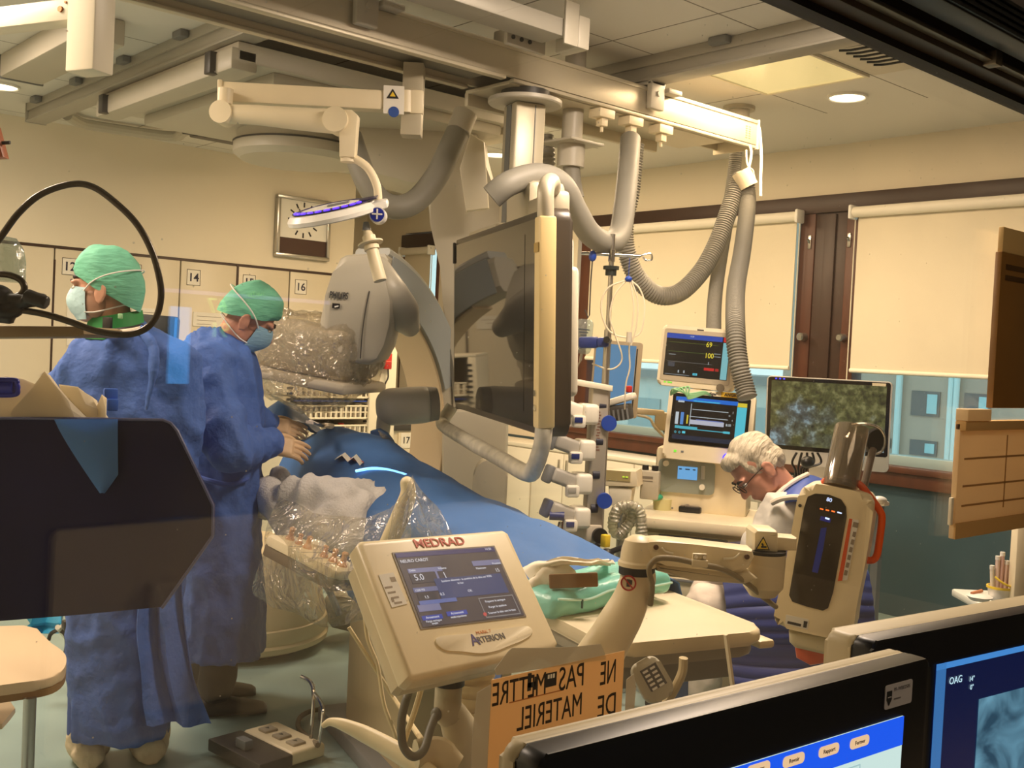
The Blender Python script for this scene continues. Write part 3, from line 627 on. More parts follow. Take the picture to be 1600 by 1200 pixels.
# flat detector
dt=at(492,548,4.85); T=frame(dt,-FWD-RIGHT*.25,roll=-.13)
m=MB(T); m.box((0,.01,-.05),(.46,.22,.46),bev=.05,seg=4); m.box((0,-.13,-.05),(.52,.05,.52),bev=.02); m.build('flat_detector',mat('detector_cream',(206,196,176),.45),t)
# pivot housing in front of the arc
m=MB(); p0=at(606,636,4.95); p1=at(668,632,5.0)
PGR=mat('pod_grey',(218,214,202),.42); m=MB(frame2((p0+p1)/2,p1-p0,UP)); m.box((-.005,0,0),(.29,.175,.15),bev=.072,seg=7); m.build('handgrip_pod',PGR,t)
m=MB(); d=(p1-p0).normalized(); m.cyl(p1-d*.0,p1+d*.045,.084,.078,28); m.build('pod_cap',mat('cap_grey',(150,148,142),.4),t)
m=MB(); m.limb([at(604,636,4.95),at(600,655,4.95),at(597,690,4.95)],[.032,.034,.03],14); m.build('pod_arm',PGR,t)
# X-ray tube drum under the table
c0=at(370,900,5.28); c0.z=0; bc=V((c0.x,c0.y,0))
m=MB(M.Translation(bc)); m.lathe([(.001,.03),(.42,.03),(.455,.045),(.46,.07),(.45,.085),(.455,.10),(.45,.15),(.44,.155),(.44,.19),(.425,.24),(.40,.42),(.33,.50),(.001,.52)],seg=48); m.build('tube_housing',mat('drum_beige',(214,198,160),.5),t)
m=MB(M.Translation(bc)); m.cyl((0,0,0),(0,0,.03),.36,seg=32); m.build('plinth',DARK,t)
# round-topped pedestal box and grey drum behind the monitor
pb_=at(766,760,5.3); T=frame(pb_,-FWD)
m=MB(T); m.prism([(-.085,-.35)]+[(.085*math.cos(a)*-1,.06+.085*math.sin(a)) for a in [PI*k/12 for k in range(13)]]+[(.085,-.35)],.2,M.Translation((0,0,-.1)),.012); m.build('motor_box',mat('pod_grey2',(176,168,148),.5),t)
# clear plastic cover over the detector (crumpled bag)
m=MB(frame(at(490,552,4.84),-FWD-RIGHT*.25,roll=-.13)); m.box((-.02,.0,-.06),(.56,.34,.52),bev=.11,seg=5); m.ell((-.16,-.10,.0),(.16,.14,.22)); m.ell((.0,-.16,-.03),(.2,.10,.26)); m.fuse(.018,3); m.crumple(.03,9,1).crumple(.012,24,2)
tag(m.build('plastic_cover',clear_mat('crinkled_film',(246,243,236),.12,.10,.06,2.6,16,(245,228,196)),None,60),'crinkled clear plastic cover wrapped round the X-ray detector','plastic cover')
# ================= MONITOR BOOM =================
cb=at(817,230,4.72); bx,by=cb.x,cb.y
t=thing('monitor_boom','large ceiling-hung display with cream tube handle and grey column','monitor',(bx,by,1.1))
m=MB(); m.lathe([(.001,2.60),(.16,2.60),(.165,2.605),(.165,2.62),(.001,2.625)],M.Translation((bx,by,0)),36); m.build('collar',GREYP,t)
MB().lathe([(.001,2.62),(.11,2.62),(.11,2.66),(.001,2.66)],M.Translation((bx,by,0)),30).build('swivel',DARK,t)
T=M.Translation((bx,by,0))@M.Rotation(math.radians(-18),4,'Z')
m=MB(T); m.box((0,0,2.28),(.145,.145,.64),bev=.012); m.build('column',ALU,t)
m=MB(T); m.box((-.074,0,2.28),(.004,.05,.62)); m.box((0.02,-.074,2.28),(.004,.003,.62)); m.build('column_groove',GREYD,t)
BC_=V((2.862,3.35,1.618)); bX=V((-.433,-.901,-.01)); T=frame2(BC_,bX,(-.06,-.019,1))
W,Hh=1.525,.80
m=MB(T); m.rrect(W,Hh,.05,.075,M.Translation((0,0,-.075)),.012); m.build('housing',mat('monitor_bezel',(70,62,52),.35),t)
m=MB(T); m.rrect(W-.05,Hh-.05,.035,.003,M.Translation((0,0,.0))); m.build('front_glass',mat('dark_screen_glass',(34,32,30),.06,spec=.9),t)
m=MB(T); m.box((-.12,-.0,.0038),(1.13,.66,.001)); m.build('screen',mat('unlit_screen',(30,31,33),.035,spec=1.0),t)
m=MB(T); m.box((-.74,.34,.005),(.02,.10,.012),bev=.004); m.build('sensor_bar',BLACK,t)
m=MB(T); m.box((.05,.02,-.12),(.95,.62,.10),bev=.03,seg=3); m.box((.66,-.03,-.095),(.12,.46,.05),bev=.02,seg=3); m.build('rear_housing',CREAM,t)
m=MB(T); m.box((.10,.46,-.14),(.34,.20,.16),bev=.03); m.box((.32,.43,-.10),(.5,.11,.07),bev=.02); m.box((-.45,.41,-.09),(.5,.06,.08),bev=.02); m.build('hanger_block',ALU,t)
hp=[(.34,.46,-.12),(.52,.485,-.08),(.69,.495,-.02),(.785,.455,.03),(.80,.34,.035)]
m=MB(T); m.tube(hp,.029,14); m.build('handle_top',ALU,t)
m=MB(T); m.tube([(.80,.33,.035),(.80,0,.035),(.80,-.36,.035)],[(.036,.036)]*2,4,1,sm=False); 
m=MB(T); m.box((.80,-.0,.035),(.062,.72,.062),bev=.008); hb=m.build('handle_grip',mat('yellowed_cream',(248,222,160),.4),t)
m=MB(T); m.box((.80,.255,.067),(.05,.032,.003)); m.build('sticker',mat('ochre_sticker',(190,158,80),.5),hb)
m=MB(T)
for y in (-.24,-.29): MB(T).cyl((.80,y,.066),(.80,y,.071),.011,seg=14).build('screw',CHROME,hb)
m=MB(T); m.tube([(.80,-.36,.035),(.795,-.42,.04),(.76,-.50,.055),(.68,-.53,.06),(.3,-.52,.06),(-.3,-.505,.06),(-.72,-.485,.06),(-.79,-.46,.04),(-.795,-.40,.0)],.031,14); m.build('handle_bottom',mat('worn_cream',(214,206,184),.4,var=.25,vs=22),t)
# hoses ---------------------------------------------------------------
def corr(r,pitch=.02,amp=.09): return lambda u,l: r*(1+amp*math.sin(2*PI*l/pitch))
def hose(pts,r,label,n=8,cor=0,mt=HOSE,parts=(),group='grey ceiling hoses'):
    P=spline([at(*p) for p in pts],10)
    m=MB()
    if cor:
        Ls=[0]; 
        for i in range(1,len(P)): Ls.append(Ls[-1]+(P[i]-P[i-1]).length)
        N=int(Ls[-1]/cor*5); Q=[]; j=0
        for k in range(N+1):
            l=Ls[-1]*k/N
            while j<len(P)-2 and Ls[j+1]<l: j+=1
            f=(l-Ls[j])/max(1e-9,Ls[j+1]-Ls[j]); Q.append(P[j].lerp(P[j+1],min(1,max(0,f))))
        m.tube(Q,corr(r,cor),14,sm=False)
    else: m.tube(P,r,16,sm=False)
    return tag(m.build('cable_hose',mt),label,'hose',group)
hose([(724,186,5.3),(705,228,5.25),(682,275,5.2),(652,312,5.15),(620,324,5.1),(592,312,5.1),(572,282,5.1),(556,240,5.15),(548,215,5.2)],.058,'thick smooth grey hose hanging in a loop between lamp and gantry')
m=MB(); m.cyl(at(727,178,5.3),at(716,206,5.27),.062,.06,20); tag(m.build('hose_sleeve',GREYP),'grey sleeve gripping the top of the looped gantry hose','hose sleeve')
hose([(768,308,4.15),(790,290,4.15),(822,277,4.2),(852,276,4.25),(880,292,4.3),(900,330,4.4),(922,365,4.5),(950,380,4.6),(968,365,4.7),(976,320,4.8),(982,260,4.95),(985,218,5.08)],.050,'thick grey hose arching over the big display and up to the beam')
hose([(850,212,5.2),(852,235,5.2),(853,262,5.2),(856,290,5.2)],.045,'short corrugated hose beside the display column',cor=.022)
hose([(892,240,5.0),(893,262,5.0),(895,285,5.0),(900,310,5.0)],.04,'short grey hose below the square ceiling flange')
m=MB(); p=at(893,225,5.0); m.box((p.x,p.y,p.z),(.22,.22,.012),bev=.003); m.cyl((p.x,p.y,p.z-.11),(p.x,p.y,p.z),.065,seg=24); m.cyl((p.x,p.y,p.z),(p.x,p.y,2.949),.05,seg=20); tag(m.build('hose_flange',GREYP),'grey square flange on a stub pipe beside the display column','flange')
hose([(992,225,5.2),(985,300,5.2),(976,345,5.2),(978,390,5.2),(995,432,5.22),(1025,460,5.26),(1060,458,5.3),(1095,425,5.38),(1120,380,5.45),(1140,325,5.52),(1152,290,5.56),(1160,276,5.58)],.044,'long corrugated hose sagging in a deep loop before the blind',cor=.0135)
hose([(1156,178,5.98),(1153,205,5.98),(1150,232,5.98),(1147,270,5.98),(1140,320,5.9),(1128,390,5.8),(1120,440,5.6),(1116,480,5.4),(1115,520,5.2),(1115,540,5.05)],.035,'corrugated hose dropping from the ceiling behind the top monitor',cor=.0135)
hose([(1166,282,5.54),(1168,320,5.5),(1160,390,5.2),(1150,450,4.9),(1149,510,4.62),(1153,560,4.54),(1162,600,4.52),(1168,622,4.5)],.040,'corrugated hose hanging down in front of the anaesthesia monitors',cor=.0135)
m=MB(); m.ell(at(1164,278,5.54),(.055,.055,.04)); m.tube([at(1163,272,5.5),at(1170,262,5.5),at(1174,240,5.55),at(1172,228,5.6)],.007,8); m.tube([at(1176,285,5.5),at(1177,268,5.5),at(1168,258,5.5),at(1166,235,5.58)],.005,8); m.cyl(at(1158,268,5.52),at(1170,292,5.52),.05,.05,18)
tag(m.build('hose_clamp',CREAM2),'cream clamp and hook joining two corrugated hoses below the beam end','hose clamp')

c=at(1154,182,6.0); m=MB(); m.cyl((c.x,c.y,c.z-.03),(c.x,c.y,2.949),.06,seg=24); m.cyl((c.x,c.y,2.93),(c.x,c.y,2.9495),.09,seg=24); tag(m.build('ceiling_stub',GREYP),'short grey ceiling pipe stub behind the end of the cream beam','pipe')
# ================= PEOPLE =================
GOWN=mat('blue_surgical_gown',(66,102,176),0.75,var=0.14,vs=7,bump=0.6,bs=20)
GOWN2=mat('blue_gown_inner',(60,92,176),0.75,var=0.10,vs=9,bump=0.2,bs=16)
CAPM=mat('green_surgical_cap',(112,192,160),0.75,var=0.10,vs=14,bump=0.3,bs=26,stretch=(1,1,3))
MASKM=mat('pale_blue_mask',(150,196,224),0.7,var=0.05,vs=20,bump=0.3,bs=30,stretch=(1,1,6))
STRAP=mat('white_strap',(240,236,226),0.7)
GLOVE=mat('beige_latex_glove',(226,190,148),0.5,var=0.1,vs=30)
TROUS=mat('dark_trousers',(28,30,40),0.8)
CLOG=mat('black_clog',(36,30,28),0.5)
HAIRD=mat('dark_hair',(38,30,26),0.6)
def headframe(c,f,u):
    x=V(f).normalized(); y=V(u).cross(x).normalized(); z=x.cross(y); m=M((x,y,z)).transposed().to_4x4(); m.translation=V(c); return m
def add_head(m,T,s=1.0,neck=None,nr=.056):
    T0=m.T; m.T=T@M.Scale(s,4)
    m.ell((-.012,0,.035),(.100,.078,.092),u=24,v=16); m.ell((.035,0,-.03),(.062,.062,.085),u=20,v=14); m.ell((.048,0,-.085),(.045,.046,.036)); m.ell((.066,0,-.098),(.024,.026,.020))
    m.ell((.02,.045,-.055),(.05,.022,.05)); m.ell((.02,-.045,-.055),(.05,.022,.05))   # cheeks and jaw corners
    m.limb([(.094,0,.012),(.106,0,-.012),(.118,0,-.036)],[.009,.012,.0145],10); m.ell((.106,.011,-.038),(.011,.009,.008)); m.ell((.106,-.011,-.038),(.011,.009,.008))
    m.ell((.086,.030,.020),(.018,.028,.010)); m.ell((.086,-.030,.020),(.018,.028,.010))   # brow ridge
    m.ell((.094,0,-.066),(.010,.024,.007)); m.ell((.092,0,-.076),(.010,.021,.007))        # lips
    for sg in (1,-1):
        m.ell((-.006,sg*.080,-.022),(.020,.010,.034),M.Rotation(-.2,4,'Y')); m.tube([(.008,sg*.082,-.046),(-.006,sg*.086,-.056),(-.022,sg*.088,-.034),(-.026,sg*.089,-.008),(-.012,sg*.087,.010),(.006,sg*.084,.006)],.0055,8)
    m.T=T0
    if neck: m.limb([T@V((-.02,0,-.05)),(T@V((-.03,0,-.12))+V(neck))/2,V(neck)],[nr,nr,nr*1.1],16)
def eyes(T,par,s=1.0,side=(1,-1)):
    for sg in side:
        m=MB(T@M.Scale(s,4)); m.ell((.089,sg*.031,.0),(.010,.014,.008)); m.mi=1; m.ell((.097,sg*.031,.0),(.004,.006,.006)); m.build('eye',[mat('eye_white',(225,220,210),.3),BLACK],par)
        m=MB(T@M.Scale(s,4)); m.tube([(.100,sg*.014,.018),(.100,sg*.030,.026),(.088,sg*.050,.020)],[.004,.0055,.003],8); m.build('eyebrow',HAIRD,par)
def ell_ring(c,a,b,n=28): return [V(c)+V(a)*math.cos(2*PI*k/n)+V(b)*math.sin(2*PI*k/n) for k in range(n)]
def garment(rings,Fd,Ld,limbs,vox=.014,amp=.010,seed=1,sc=5):
    m=MB(); m.loft([ell_ring(c,Fd*f,Ld*l) for c,f,l in rings])
    for pts,rad in limbs: m.limb(pts,rad,16)
    m.fuse(vox,3); m.bm.normal_update()
    for v in m.bm.verts:
        p=v.co; q=V((p.x*sc,p.y*sc,p.z*sc*.55+p.x*2))+V((seed*9.1,seed,0))
        n1=noise.noise(q); r=1-abs(noise.noise(q*1.9))*2
        q2=V((p.x*3,p.y*3,p.z*9))+V((seed,0,seed)); 
        v.co+=v.normal*(n1*amp*1.3+max(0,r-.35)*amp*2.2+noise.noise(q2)*amp*.9+(1-abs(noise.noise(q2*1.3+q))*2.4)*amp*.35)
    return m
def hand(wr,d,pal,s=1.0,curl=.5,thumb=1,spread=.10,vox=.0028):
    """glove with palm, four unequal bent fingers and a thumb. wr wrist, d pointing direction, pal palm normal (faces what is held)"""
    d=V(d).normalized(); pal=V(pal); pal=(pal-d*pal.dot(d)).normalized(); sd=d.cross(pal)*thumb
    T=M((d,sd,pal)).transposed().to_4x4(); T.translation=V(wr)
    m=MB(T@M.Scale(s,4))
    m.limb([(-.05,0,0),(.0,0,0)],[.029,.028],12); m.box((.048,0,0),(.085,.078,.030),bev=.014,seg=3); m.ell((.03,.026,.012),(.032,.018,.016))
    for k,(yy,L) in enumerate(((.030,.072),(.010,.080),(-.011,.075),(-.031,.058))):
        a=curl*(.55+.12*k); p=V((.086,yy,0)); P=[p-V((.02,0,0)),p]; ang=.15+a*.5; off=(.5-k/3)*spread
        for f in (.45,.32,.23):
            p=p+V((math.cos(ang)*L*f,math.sin(off)*L*f,math.sin(ang)*L*f)); P.append(p); ang+=a
        m.limb(P,[.0098,.0098,.0092,.0085,.0075],10,3)
    P=[V((.015,.028,.006)),V((.042,.052,.016)),V((.070,.060,.028)),V((.094,.056,.038))]; m.limb(P,[.013,.0125,.011,.009],10,3)
    m.fuse(vox,2); return m
def cap(T,par,front,back,top=.155,name='surgical_cap',s=1.0,seed=3,bulge=.0):
    """cloth cap over the skull; front/back = height of its lower edge at forehead and nape"""
    m=MB(); rings=[]; n=36
    for i in range(11):
        u=i/10; R=[]
        for k in range(n):
            a=2*PI*k/n; x=math.cos(a); y=math.sin(a); lowz=front+(back-front)*(1-x)/2; th=u*PI/2
            rr=math.cos(th)**.85; z=lowz+(top-lowz)*math.sin(th)
            hx=.112+(bulge if x<0 else 0)*math.sin(PI*min(1,u*1.1)); hy=.091
            R.append(T@(V((-.012+x*hx*rr*(1 if i else .97),y*hy*rr*(1 if i else .97),z))*s))
        rings.append(R)
    m.loft(rings); m.crumple(.007,22,seed); return m.build(name,CAPM,par,60)
def mask(T,par,s=1.0,ties=True,mt=None):
    m=MB(); P=[]
    for i in range(9):
        u=i/8; z=-.004-u*.105; row=[]
        for k in range(13):
            a=math.radians(-78+156*k/12); prot=math.sin(PI*min(1,u*.9+.12)); r=.066+.006*math.sin(u*PI)
            row.append(T@(V((.032+math.cos(a)*(.058+.036*prot*max(0,math.cos(a))),math.sin(a)*r,z+.010*math.cos(a)*(1-u)+.0025*math.sin(i*3.1)))*s))
        P.append(row)
    m.grid(P,.002); o=m.build('face_mask',mt or MASKM,par,60)
    if ties:
        for sg in (1,-1):
            q=lambda *p:T@(V(p)*s)
            m=MB(); m.tube([q(.05,sg*.068,-.012),q(.02,sg*.088,.014),q(-.02,sg*.098,.034),q(-.07,sg*.092,.048),q(-.115,sg*.062,.056),q(-.136,sg*.01,.060)],.0028,6,flat=UP); m.build('mask_tie',STRAP,o)
            m=MB(); m.tube([q(.05,sg*.068,-.085),q(.01,sg*.070,-.085),q(-.05,sg*.062,-.070),q(-.10,sg*.03,-.055)],.0025,6); m.build('mask_tie',STRAP,o)
    return o
def shoe(mb,heel,toe,w=.048,h=.075):
    heel,toe=V(heel),V(toe); d=(toe-heel).normalized(); T=headframe(heel,d,UP); L=(toe-heel).length; T0=mb.T; mb.T=T
    R=[]
    for u,ww,hh in ((0,.5,.6),(.06,.85,.95),(.3,.9,1.0),(.55,.95,.82),(.8,1.05,.62),(.95,.85,.5),(1.0,.45,.38)):
        R.append([V((u*L,math.cos(2*PI*k/16)*w*ww,max(0.0,hh*h*.5+math.sin(2*PI*k/16)*hh*h*.5))) for k in range(16)])
    mb.loft(R); mb.T=T0; return mb
# ---------------------------------------------------------------- surgeon bending over the table
D2=4.30
def s2(px,py,d=D2): return at(px,py,d)
f0=s2(338,800); base=V((f0.x,f0.y,0)); Fd=(RIGHT*.94+FWD*.34).normalized(); Ld=UP.cross(Fd)
t=thing('person','person in blue gown and green cap bending over the patient table','person',base)
hc=s2(391,495,4.26); hT=headframe(hc,RIGHT*.80+FWD*.24-UP*.55,UP*.85+RIGHT*.5)
neck=s2(352,552,4.28)
shR=s2(326,568)-Ld*.20; shL=s2(352,562)+Ld*.18
elR=s2(360,704,3.98); wrR=s2(420,694,4.26); elL=s2(392,655,4.60); wrL=s2(418,664,4.72)
hip=s2(340,800)
body=MB(); add_head(body,hT,1.0,neck,.058)
body.limb([neck,s2(345,600),s2(345,690),hip],[.09,.13,.13,.13]); body.limb([shR,elR,wrR],[.05,.042,.03]); body.limb([shL,elL,wrL],[.05,.042,.03]); body.limb([shR,shL],[.06,.06])
aR=V((base.x,base.y,.10))-Ld*.10+Fd*.02-FWD*.0; aL=V((base.x,base.y,.10))+Ld*.12+Fd*.0
body.limb([hip-Ld*.08,(hip-Ld*.09+aR)/2+Fd*.02,aR],[.09,.065,.05]); body.limb([hip+Ld*.08,(hip+Ld*.09+aL)/2+Fd*.02,aL],[.09,.065,.05])
b2=body.fuse(.0065,3).build('body',SKIN2,t,80)
eyes(hT,b2)
cap(hT,t,.052,-.055,.150,seed=5,bulge=.012)
mask(hT,t)
rg=[]
for cx,y,f,l in ((345,518,.075,.095),(342,534,.115,.165),(343,560,.14,.215),(345,592,.15,.225),(345,640,.150,.225),(348,700,.150,.22),(345,770,.150,.215),(344,860,.155,.225),(343,940,.160,.235),(340,1012,.168,.245)):
    rg.append((s2(cx,y),f,l))
g=garment(rg,Fd,Ld,[([shR,(shR+elR)/2-Fd*.02,elR],[.085,.084,.078]),([elR,wrR],[.078,.05]),([shL,elL],[.085,.075]),([elL,wrL],[.075,.048])],seed=2,amp=.012)
gw=g.build('surgical_gown',GOWN,t,70)
m=MB(); P=[s2(388,748,4.13),s2(360,757,4.08),s2(330,752,4.06),s2(305,745,4.10)]; m.tube(P,(.008,.012),8); m.build('waist_tie',GOWN2,gw)
# collar of the lead apron
m=MB(); rr=[]
for k in range(9):
    a=PI*(-.65+1.3*k/8); c=neck+UP*.035-Fd*.02; rr.append([c-Fd*math.cos(a)*.085+Ld*math.sin(a)*.085-UP*.04, c-Fd*math.cos(a)*.075+Ld*math.sin(a)*.075+UP*(.035+.01*math.sin(k*2))])
m.grid(rr,.008); m.build('apron_collar',mat('black_collar',(38,38,34),.6),t)
for nm,wr,dd,pl,th,cv in (('glove',wrR,RIGHT*.93+FWD*.30-UP*.16,-UP*.55+FWD*.75,1,.42),('glove',wrL,RIGHT*.9+FWD*.15-UP*.10,-UP*.6+FWD*.7,1,.4)):
    h=hand(wr,dd,pl,1.12,cv,th); gl=h.build(nm,GLOVE,t,70)
    d=V(dd).normalized(); m=MB(); m.tube([V(wr)-d*.06,V(wr)-d*.045,V(wr)+d*.0],[.046,.042,.035],18); m.build('cuff',mat('pale_cuff',(238,226,186),.6),gl)
m=MB(); m.limb([hip-Ld*.085,(hip-Ld*.09+aR)/2+Fd*.02,aR+UP*.02],[.105,.085,.075]); m.limb([hip+Ld*.085,(hip+Ld*.09+aL)/2+Fd*.02,aL+UP*.02],[.105,.085,.075]); m.fuse(.012,3); m.crumple(.008,12,4); m.build('trousers',TROUS,t,70)
for a in (aR,aL):
    p=V((a.x,a.y,0)); m=MB(); shoe(m,p-Fd*.09,p+Fd*.20,.052,.085); m.build('clog',CLOG,t,60)
# ---------------------------------------------------------------- surgeon seen from behind, head turned left
D1=3.74
def s1(px,py,d=D1): return at(px,py,d)
f0=s1(195,800); base=V((f0.x,f0.y,0)); Fd=(FWD*.92-RIGHT*.39).normalized(); Ld=UP.cross(Fd)
t=thing('person','person in blue gown seen from behind, masked head turned to the left','person',base)
hc=s1(163,450,3.70); hT=headframe(hc,-RIGHT*.97-FWD*.10-UP*.06,UP)
neck=s1(186,528,3.74)
shL=s1(122,592,3.80)+FWD*.02; shR=s1(272,572,3.74)
elL=s1(106,655,4.0); wrL=s1(120,690,4.2); elR=s1(280,680,3.80); wrR=s1(255,705,3.95); hip=s1(196,800)
body=MB(); add_head(body,hT,1.0,neck,.060); body.limb([neck,s1(192,600),s1(196,700),hip],[.09,.13,.13,.13]); body.limb([shL,shR],[.06,.06]); body.limb([shL,elL,wrL],[.05,.042,.03]); body.limb([shR,elR,wrR],[.05,.042,.03])
aL=V((base.x,base.y,.10))+Ld*.09; aR=V((base.x,base.y,.10))-Ld*.11
body.limb([hip+Ld*.08,(hip+Ld*.085+aL)/2,aL],[.09,.065,.05]); body.limb([hip-Ld*.08,(hip-Ld*.085+aR)/2,aR],[.09,.065,.05])
b1=body.fuse(.0065,3).build('body',SKIN,t,80)
eyes(hT,b1); cap(hT,t,.052,-.085,.152,seed=8,bulge=.03)
mask(hT,t,mt=mat('pale_cyan_mask',(186,220,226),.7,var=.06,vs=20,bump=.3,bs=30))
m=MB(hT); m.ell((.07,0,.038),(.032,.05,.016)); m.build('hair_fringe',HAIRD,t)
m=MB(hT); m.ell((.022,.052,-.055),(.045,.018,.05)); m.build('stubble',mat('stubble_shadow',(176,136,112),.7),t)
rg=[]
for cx,y,f,l in ((189,520,.075,.09),(191,540,.115,.165),(195,570,.135,.215),(200,630,.145,.225),(202,720,.145,.215),(200,800,.15,.21),(195,900,.155,.20),(188,1000,.155,.165),(186,1080,.155,.155),(186,1140,.16,.155)):
    rg.append((s1(cx,y),f,l))
g=garment(rg,Fd,Ld,[([shL,elL],[.088,.080]),([elL,wrL],[.078,.05]),([shR,elR],[.090,.080]),([elR,wrR],[.078,.05]),([shL,neck-UP*.03,shR],[.075,.09,.075])],seed=6,amp=.012)
gw=g.build('surgical_gown',GOWN,t,70)
# open back flap of the gown
def sheet(pts_rows,th,seed=0,amp=.006,sc=9):
    m=MB(); m.grid(pts_rows,th)
    for v in m.bm.verts: v.co+=V((noise.noise(v.co*sc+V((seed,0,0))),noise.noise(v.co*sc+V((0,seed,5))),0))*amp
    return m
rows=[]
L_=[(252,700),(236,800),(226,900),(218,980),(224,1050),(232,1130)]; R_=[(296,690),(294,800),(288,900),(290,980),(300,1060),(328,1134)]
for a,b in zip(spline([s1(x,y,3.58) for x,y in L_],4),spline([s1(x,y,3.66) for x,y in R_],4)):
    rows.append([a.lerp(b,k/10)-FWD*.03*math.sin(k*1.1+a.z*3) for k in range(11)])
sheet(rows,.004,3).build('gown_flap',GOWN,gw,70)
m=MB(); m.tube([s1(218,515,3.64),s1(228,526,3.60),s1(240,548,3.575),s1(238,590,3.56),s1(228,640,3.555)],[(.012,.016),(.014,.02),(.012,.018),(.008,.012),(.004,.006)],10,flat=FWD); m.crumple(.006,14,2); m.build('back_overlap',GOWN,gw,70)
# green thyroid collar
m=MB(); rr=[]
for k in range(15):
    a=2*PI*k/14; c=s1(180,512,3.73); rr.append([c+Fd*math.cos(a)*.088+Ld*math.sin(a)*.098-UP*.045,c+Fd*math.cos(a)*.074+Ld*math.sin(a)*.080+UP*(.045+.25*(Ld*math.sin(a)*.09).dot(RIGHT))])
m.grid(rr,.01); col=m.build('thyroid_collar',mat('bright_green_collar',(30,140,66),.6,var=.08,vs=12),t,60)
m=MB(frame(s1(168,505,3.615),-FWD-RIGHT*.3)); m.box((0,0,0),(.034,.042,.014),bev=.004); m.build('buckle',BLACK,col)
m=MB(frame(s1(188,494,3.615),-FWD-RIGHT*.1)); m.box((0,0,0),(.018,.018,.006),bev=.004); m.build('emblem',mat('pale_green_badge',(150,200,150),.6),col)
m=MB(); m.tube([s1(150,524,3.66),s1(178,520,3.60),s1(205,517,3.60),s1(222,513,3.64)],(.005,.011),8,flat=FWD); m.mi=1; m.tube([s1(150,519,3.665),s1(178,515,3.605),s1(205,512,3.605),s1(222,508,3.645)],(.003,.006),8,flat=FWD); m.build('apron_edge',[mat('white_piping',(236,222,200),.7),BLACK],t)
for nm,wr,dd,th in (('glove',wrL,FWD*.8-RIGHT*.2,1),('glove',wrR,FWD*.8-RIGHT*.3,-1)):
    hand(wr,dd,-UP,1.0,.6,th,vox=.0035).build(nm,GLOVE,t,70)
m=MB(); m.limb([hip+Ld*.08,(hip+Ld*.085+aL)/2,aL],[.10,.08,.075]); m.limb([hip-Ld*.08,(hip-Ld*.085+aR)/2,aR],[.10,.08,.075]); m.fuse(.012,3).build('trousers',mat('blue_scrub_trousers',(40,78,150),.8),t,70)
COVER=mat('beige_shoe_cover',(222,204,172),.7,var=.08,vs=16,bump=.4,bs=22)
for a,dd in ((aL,Fd),(aR,Fd)):
    p=V((a.x,a.y,0)); m=MB(); shoe(m,p-dd*.11,p+dd*.21,.062,.10); m.limb([p+UP*.06,p+UP*.20],[.075,.07]); m.fuse(.008,3); m.crumple(.008,20,7); m.build('shoe_cover',COVER,t,70)
# ---------------------------------------------------------------- seated person with white hair
D3=4.2
def s3(px,py,d=D3): return at(px,py,d)
f0=s3(1270,960); base=V((f0.x,f0.y,0)); Fd=(-RIGHT*.96-FWD*.2).normalized(); Ld=UP.cross(Fd)   # near side is his left
t=thing('person','seated white-haired person in white shirt and blue lead apron, head bowed','person',base)
hc=s3(1181,731,4.15); hT=headframe(hc,-RIGHT*.60-FWD*.20-UP*.77,UP*.62-RIGHT*.77)
neck=s3(1226,782,4.2); hip=s3(1275,985)
shL=s3(1222,806,4.06); shR=s3(1245,800,4.42); elL=s3(1192,866,4.06); wrL=s3(1172,884,4.26); elR=s3(1196,880,4.45); wrR=s3(1168,888,4.40)
kL=s3(1100,945,4.06); kR=s3(1105,935,4.32); aL=s3(1092,1120,4.08); aR=s3(1098,1110,4.34)
for a in (aL,aR): a.z=.09
body=MB(); add_head(body,hT,.98,neck,.060); body.limb([neck,s3(1245,830),s3(1262,900),hip],[.08,.125,.13,.14]); body.limb([shL,shR],[.06,.06]); body.limb([shL,elL,wrL],[.052,.043,.032]); body.limb([shR,elR,wrR],[.052,.043,.032])
body.limb([hip-FWD*.09,kL],[.095,.062]); body.limb([kL,aL],[.06,.045]); body.limb([hip+FWD*.09,kR],[.095,.062]); body.limb([kR,aR],[.06,.045])
b3=body.fuse(.0065,3).build('body',SKIN2,t,80)
eyes(hT,b3)
for wr,th in ((wrL,1),(wrR,-1)): hand(wr,(wr-(elL if th>0 else elR)),-UP,1.0,.6,th,vox=.0035).build('hand',SKIN2,b3,70)
# hair
HAIRW=mat('white_grey_hair',(212,200,174),.55,var=.28,vs=16,bump=.6,bs=28,stretch=(1,5,1))
m=MB(hT@M.Scale(.98,4)); m.ell((-.024,0,.043),(.104,.087,.096),u=28,v=18); m.ell((-.072,0,-.01),(.05,.076,.07)); m.ell((.04,0,.085),(.05,.066,.04)); m.ell((-.03,.078,.0),(.04,.014,.045)); m.ell((-.03,-.078,.0),(.04,.014,.045)); m.fuse(.006,2)
for v in m.bm.verts:
    q=hT.inverted()@v.co; v.co+=v.normal*(noise.noise(V((q.x*14,q.y*50,q.z*14)))*.007+noise.noise(V((q.x*30,q.y*120,q.z*30)))*.004)
bmesh.ops.delete(m.bm,geom=[v for v in m.bm.verts if (hT.inverted()@v.co).x>.050 and (hT.inverted()@v.co).z<.068],context='VERTS')
m.build('hair',HAIRW,t,80)
# glasses
m=MB(hT@M.Scale(.98,4))
for sg in (1,-1):
    m.tube([(.112+.0*k,sg*(.034+.024*math.cos(2*PI*k/16)),-.004+.018*math.sin(2*PI*k/16)) for k in range(16)],.0022,6,3,closed=True); m.tube([(.108,sg*.058,.004),(.05,sg*.078,.006),(-.004,sg*.084,.0)],.002,6)
m.tube([(.114,.010,.0),(.118,0,.002),(.114,-.010,.0)],.002,6); m.build('glasses',mat('dark_spectacle_frame',(60,50,44),.3,.3),t)
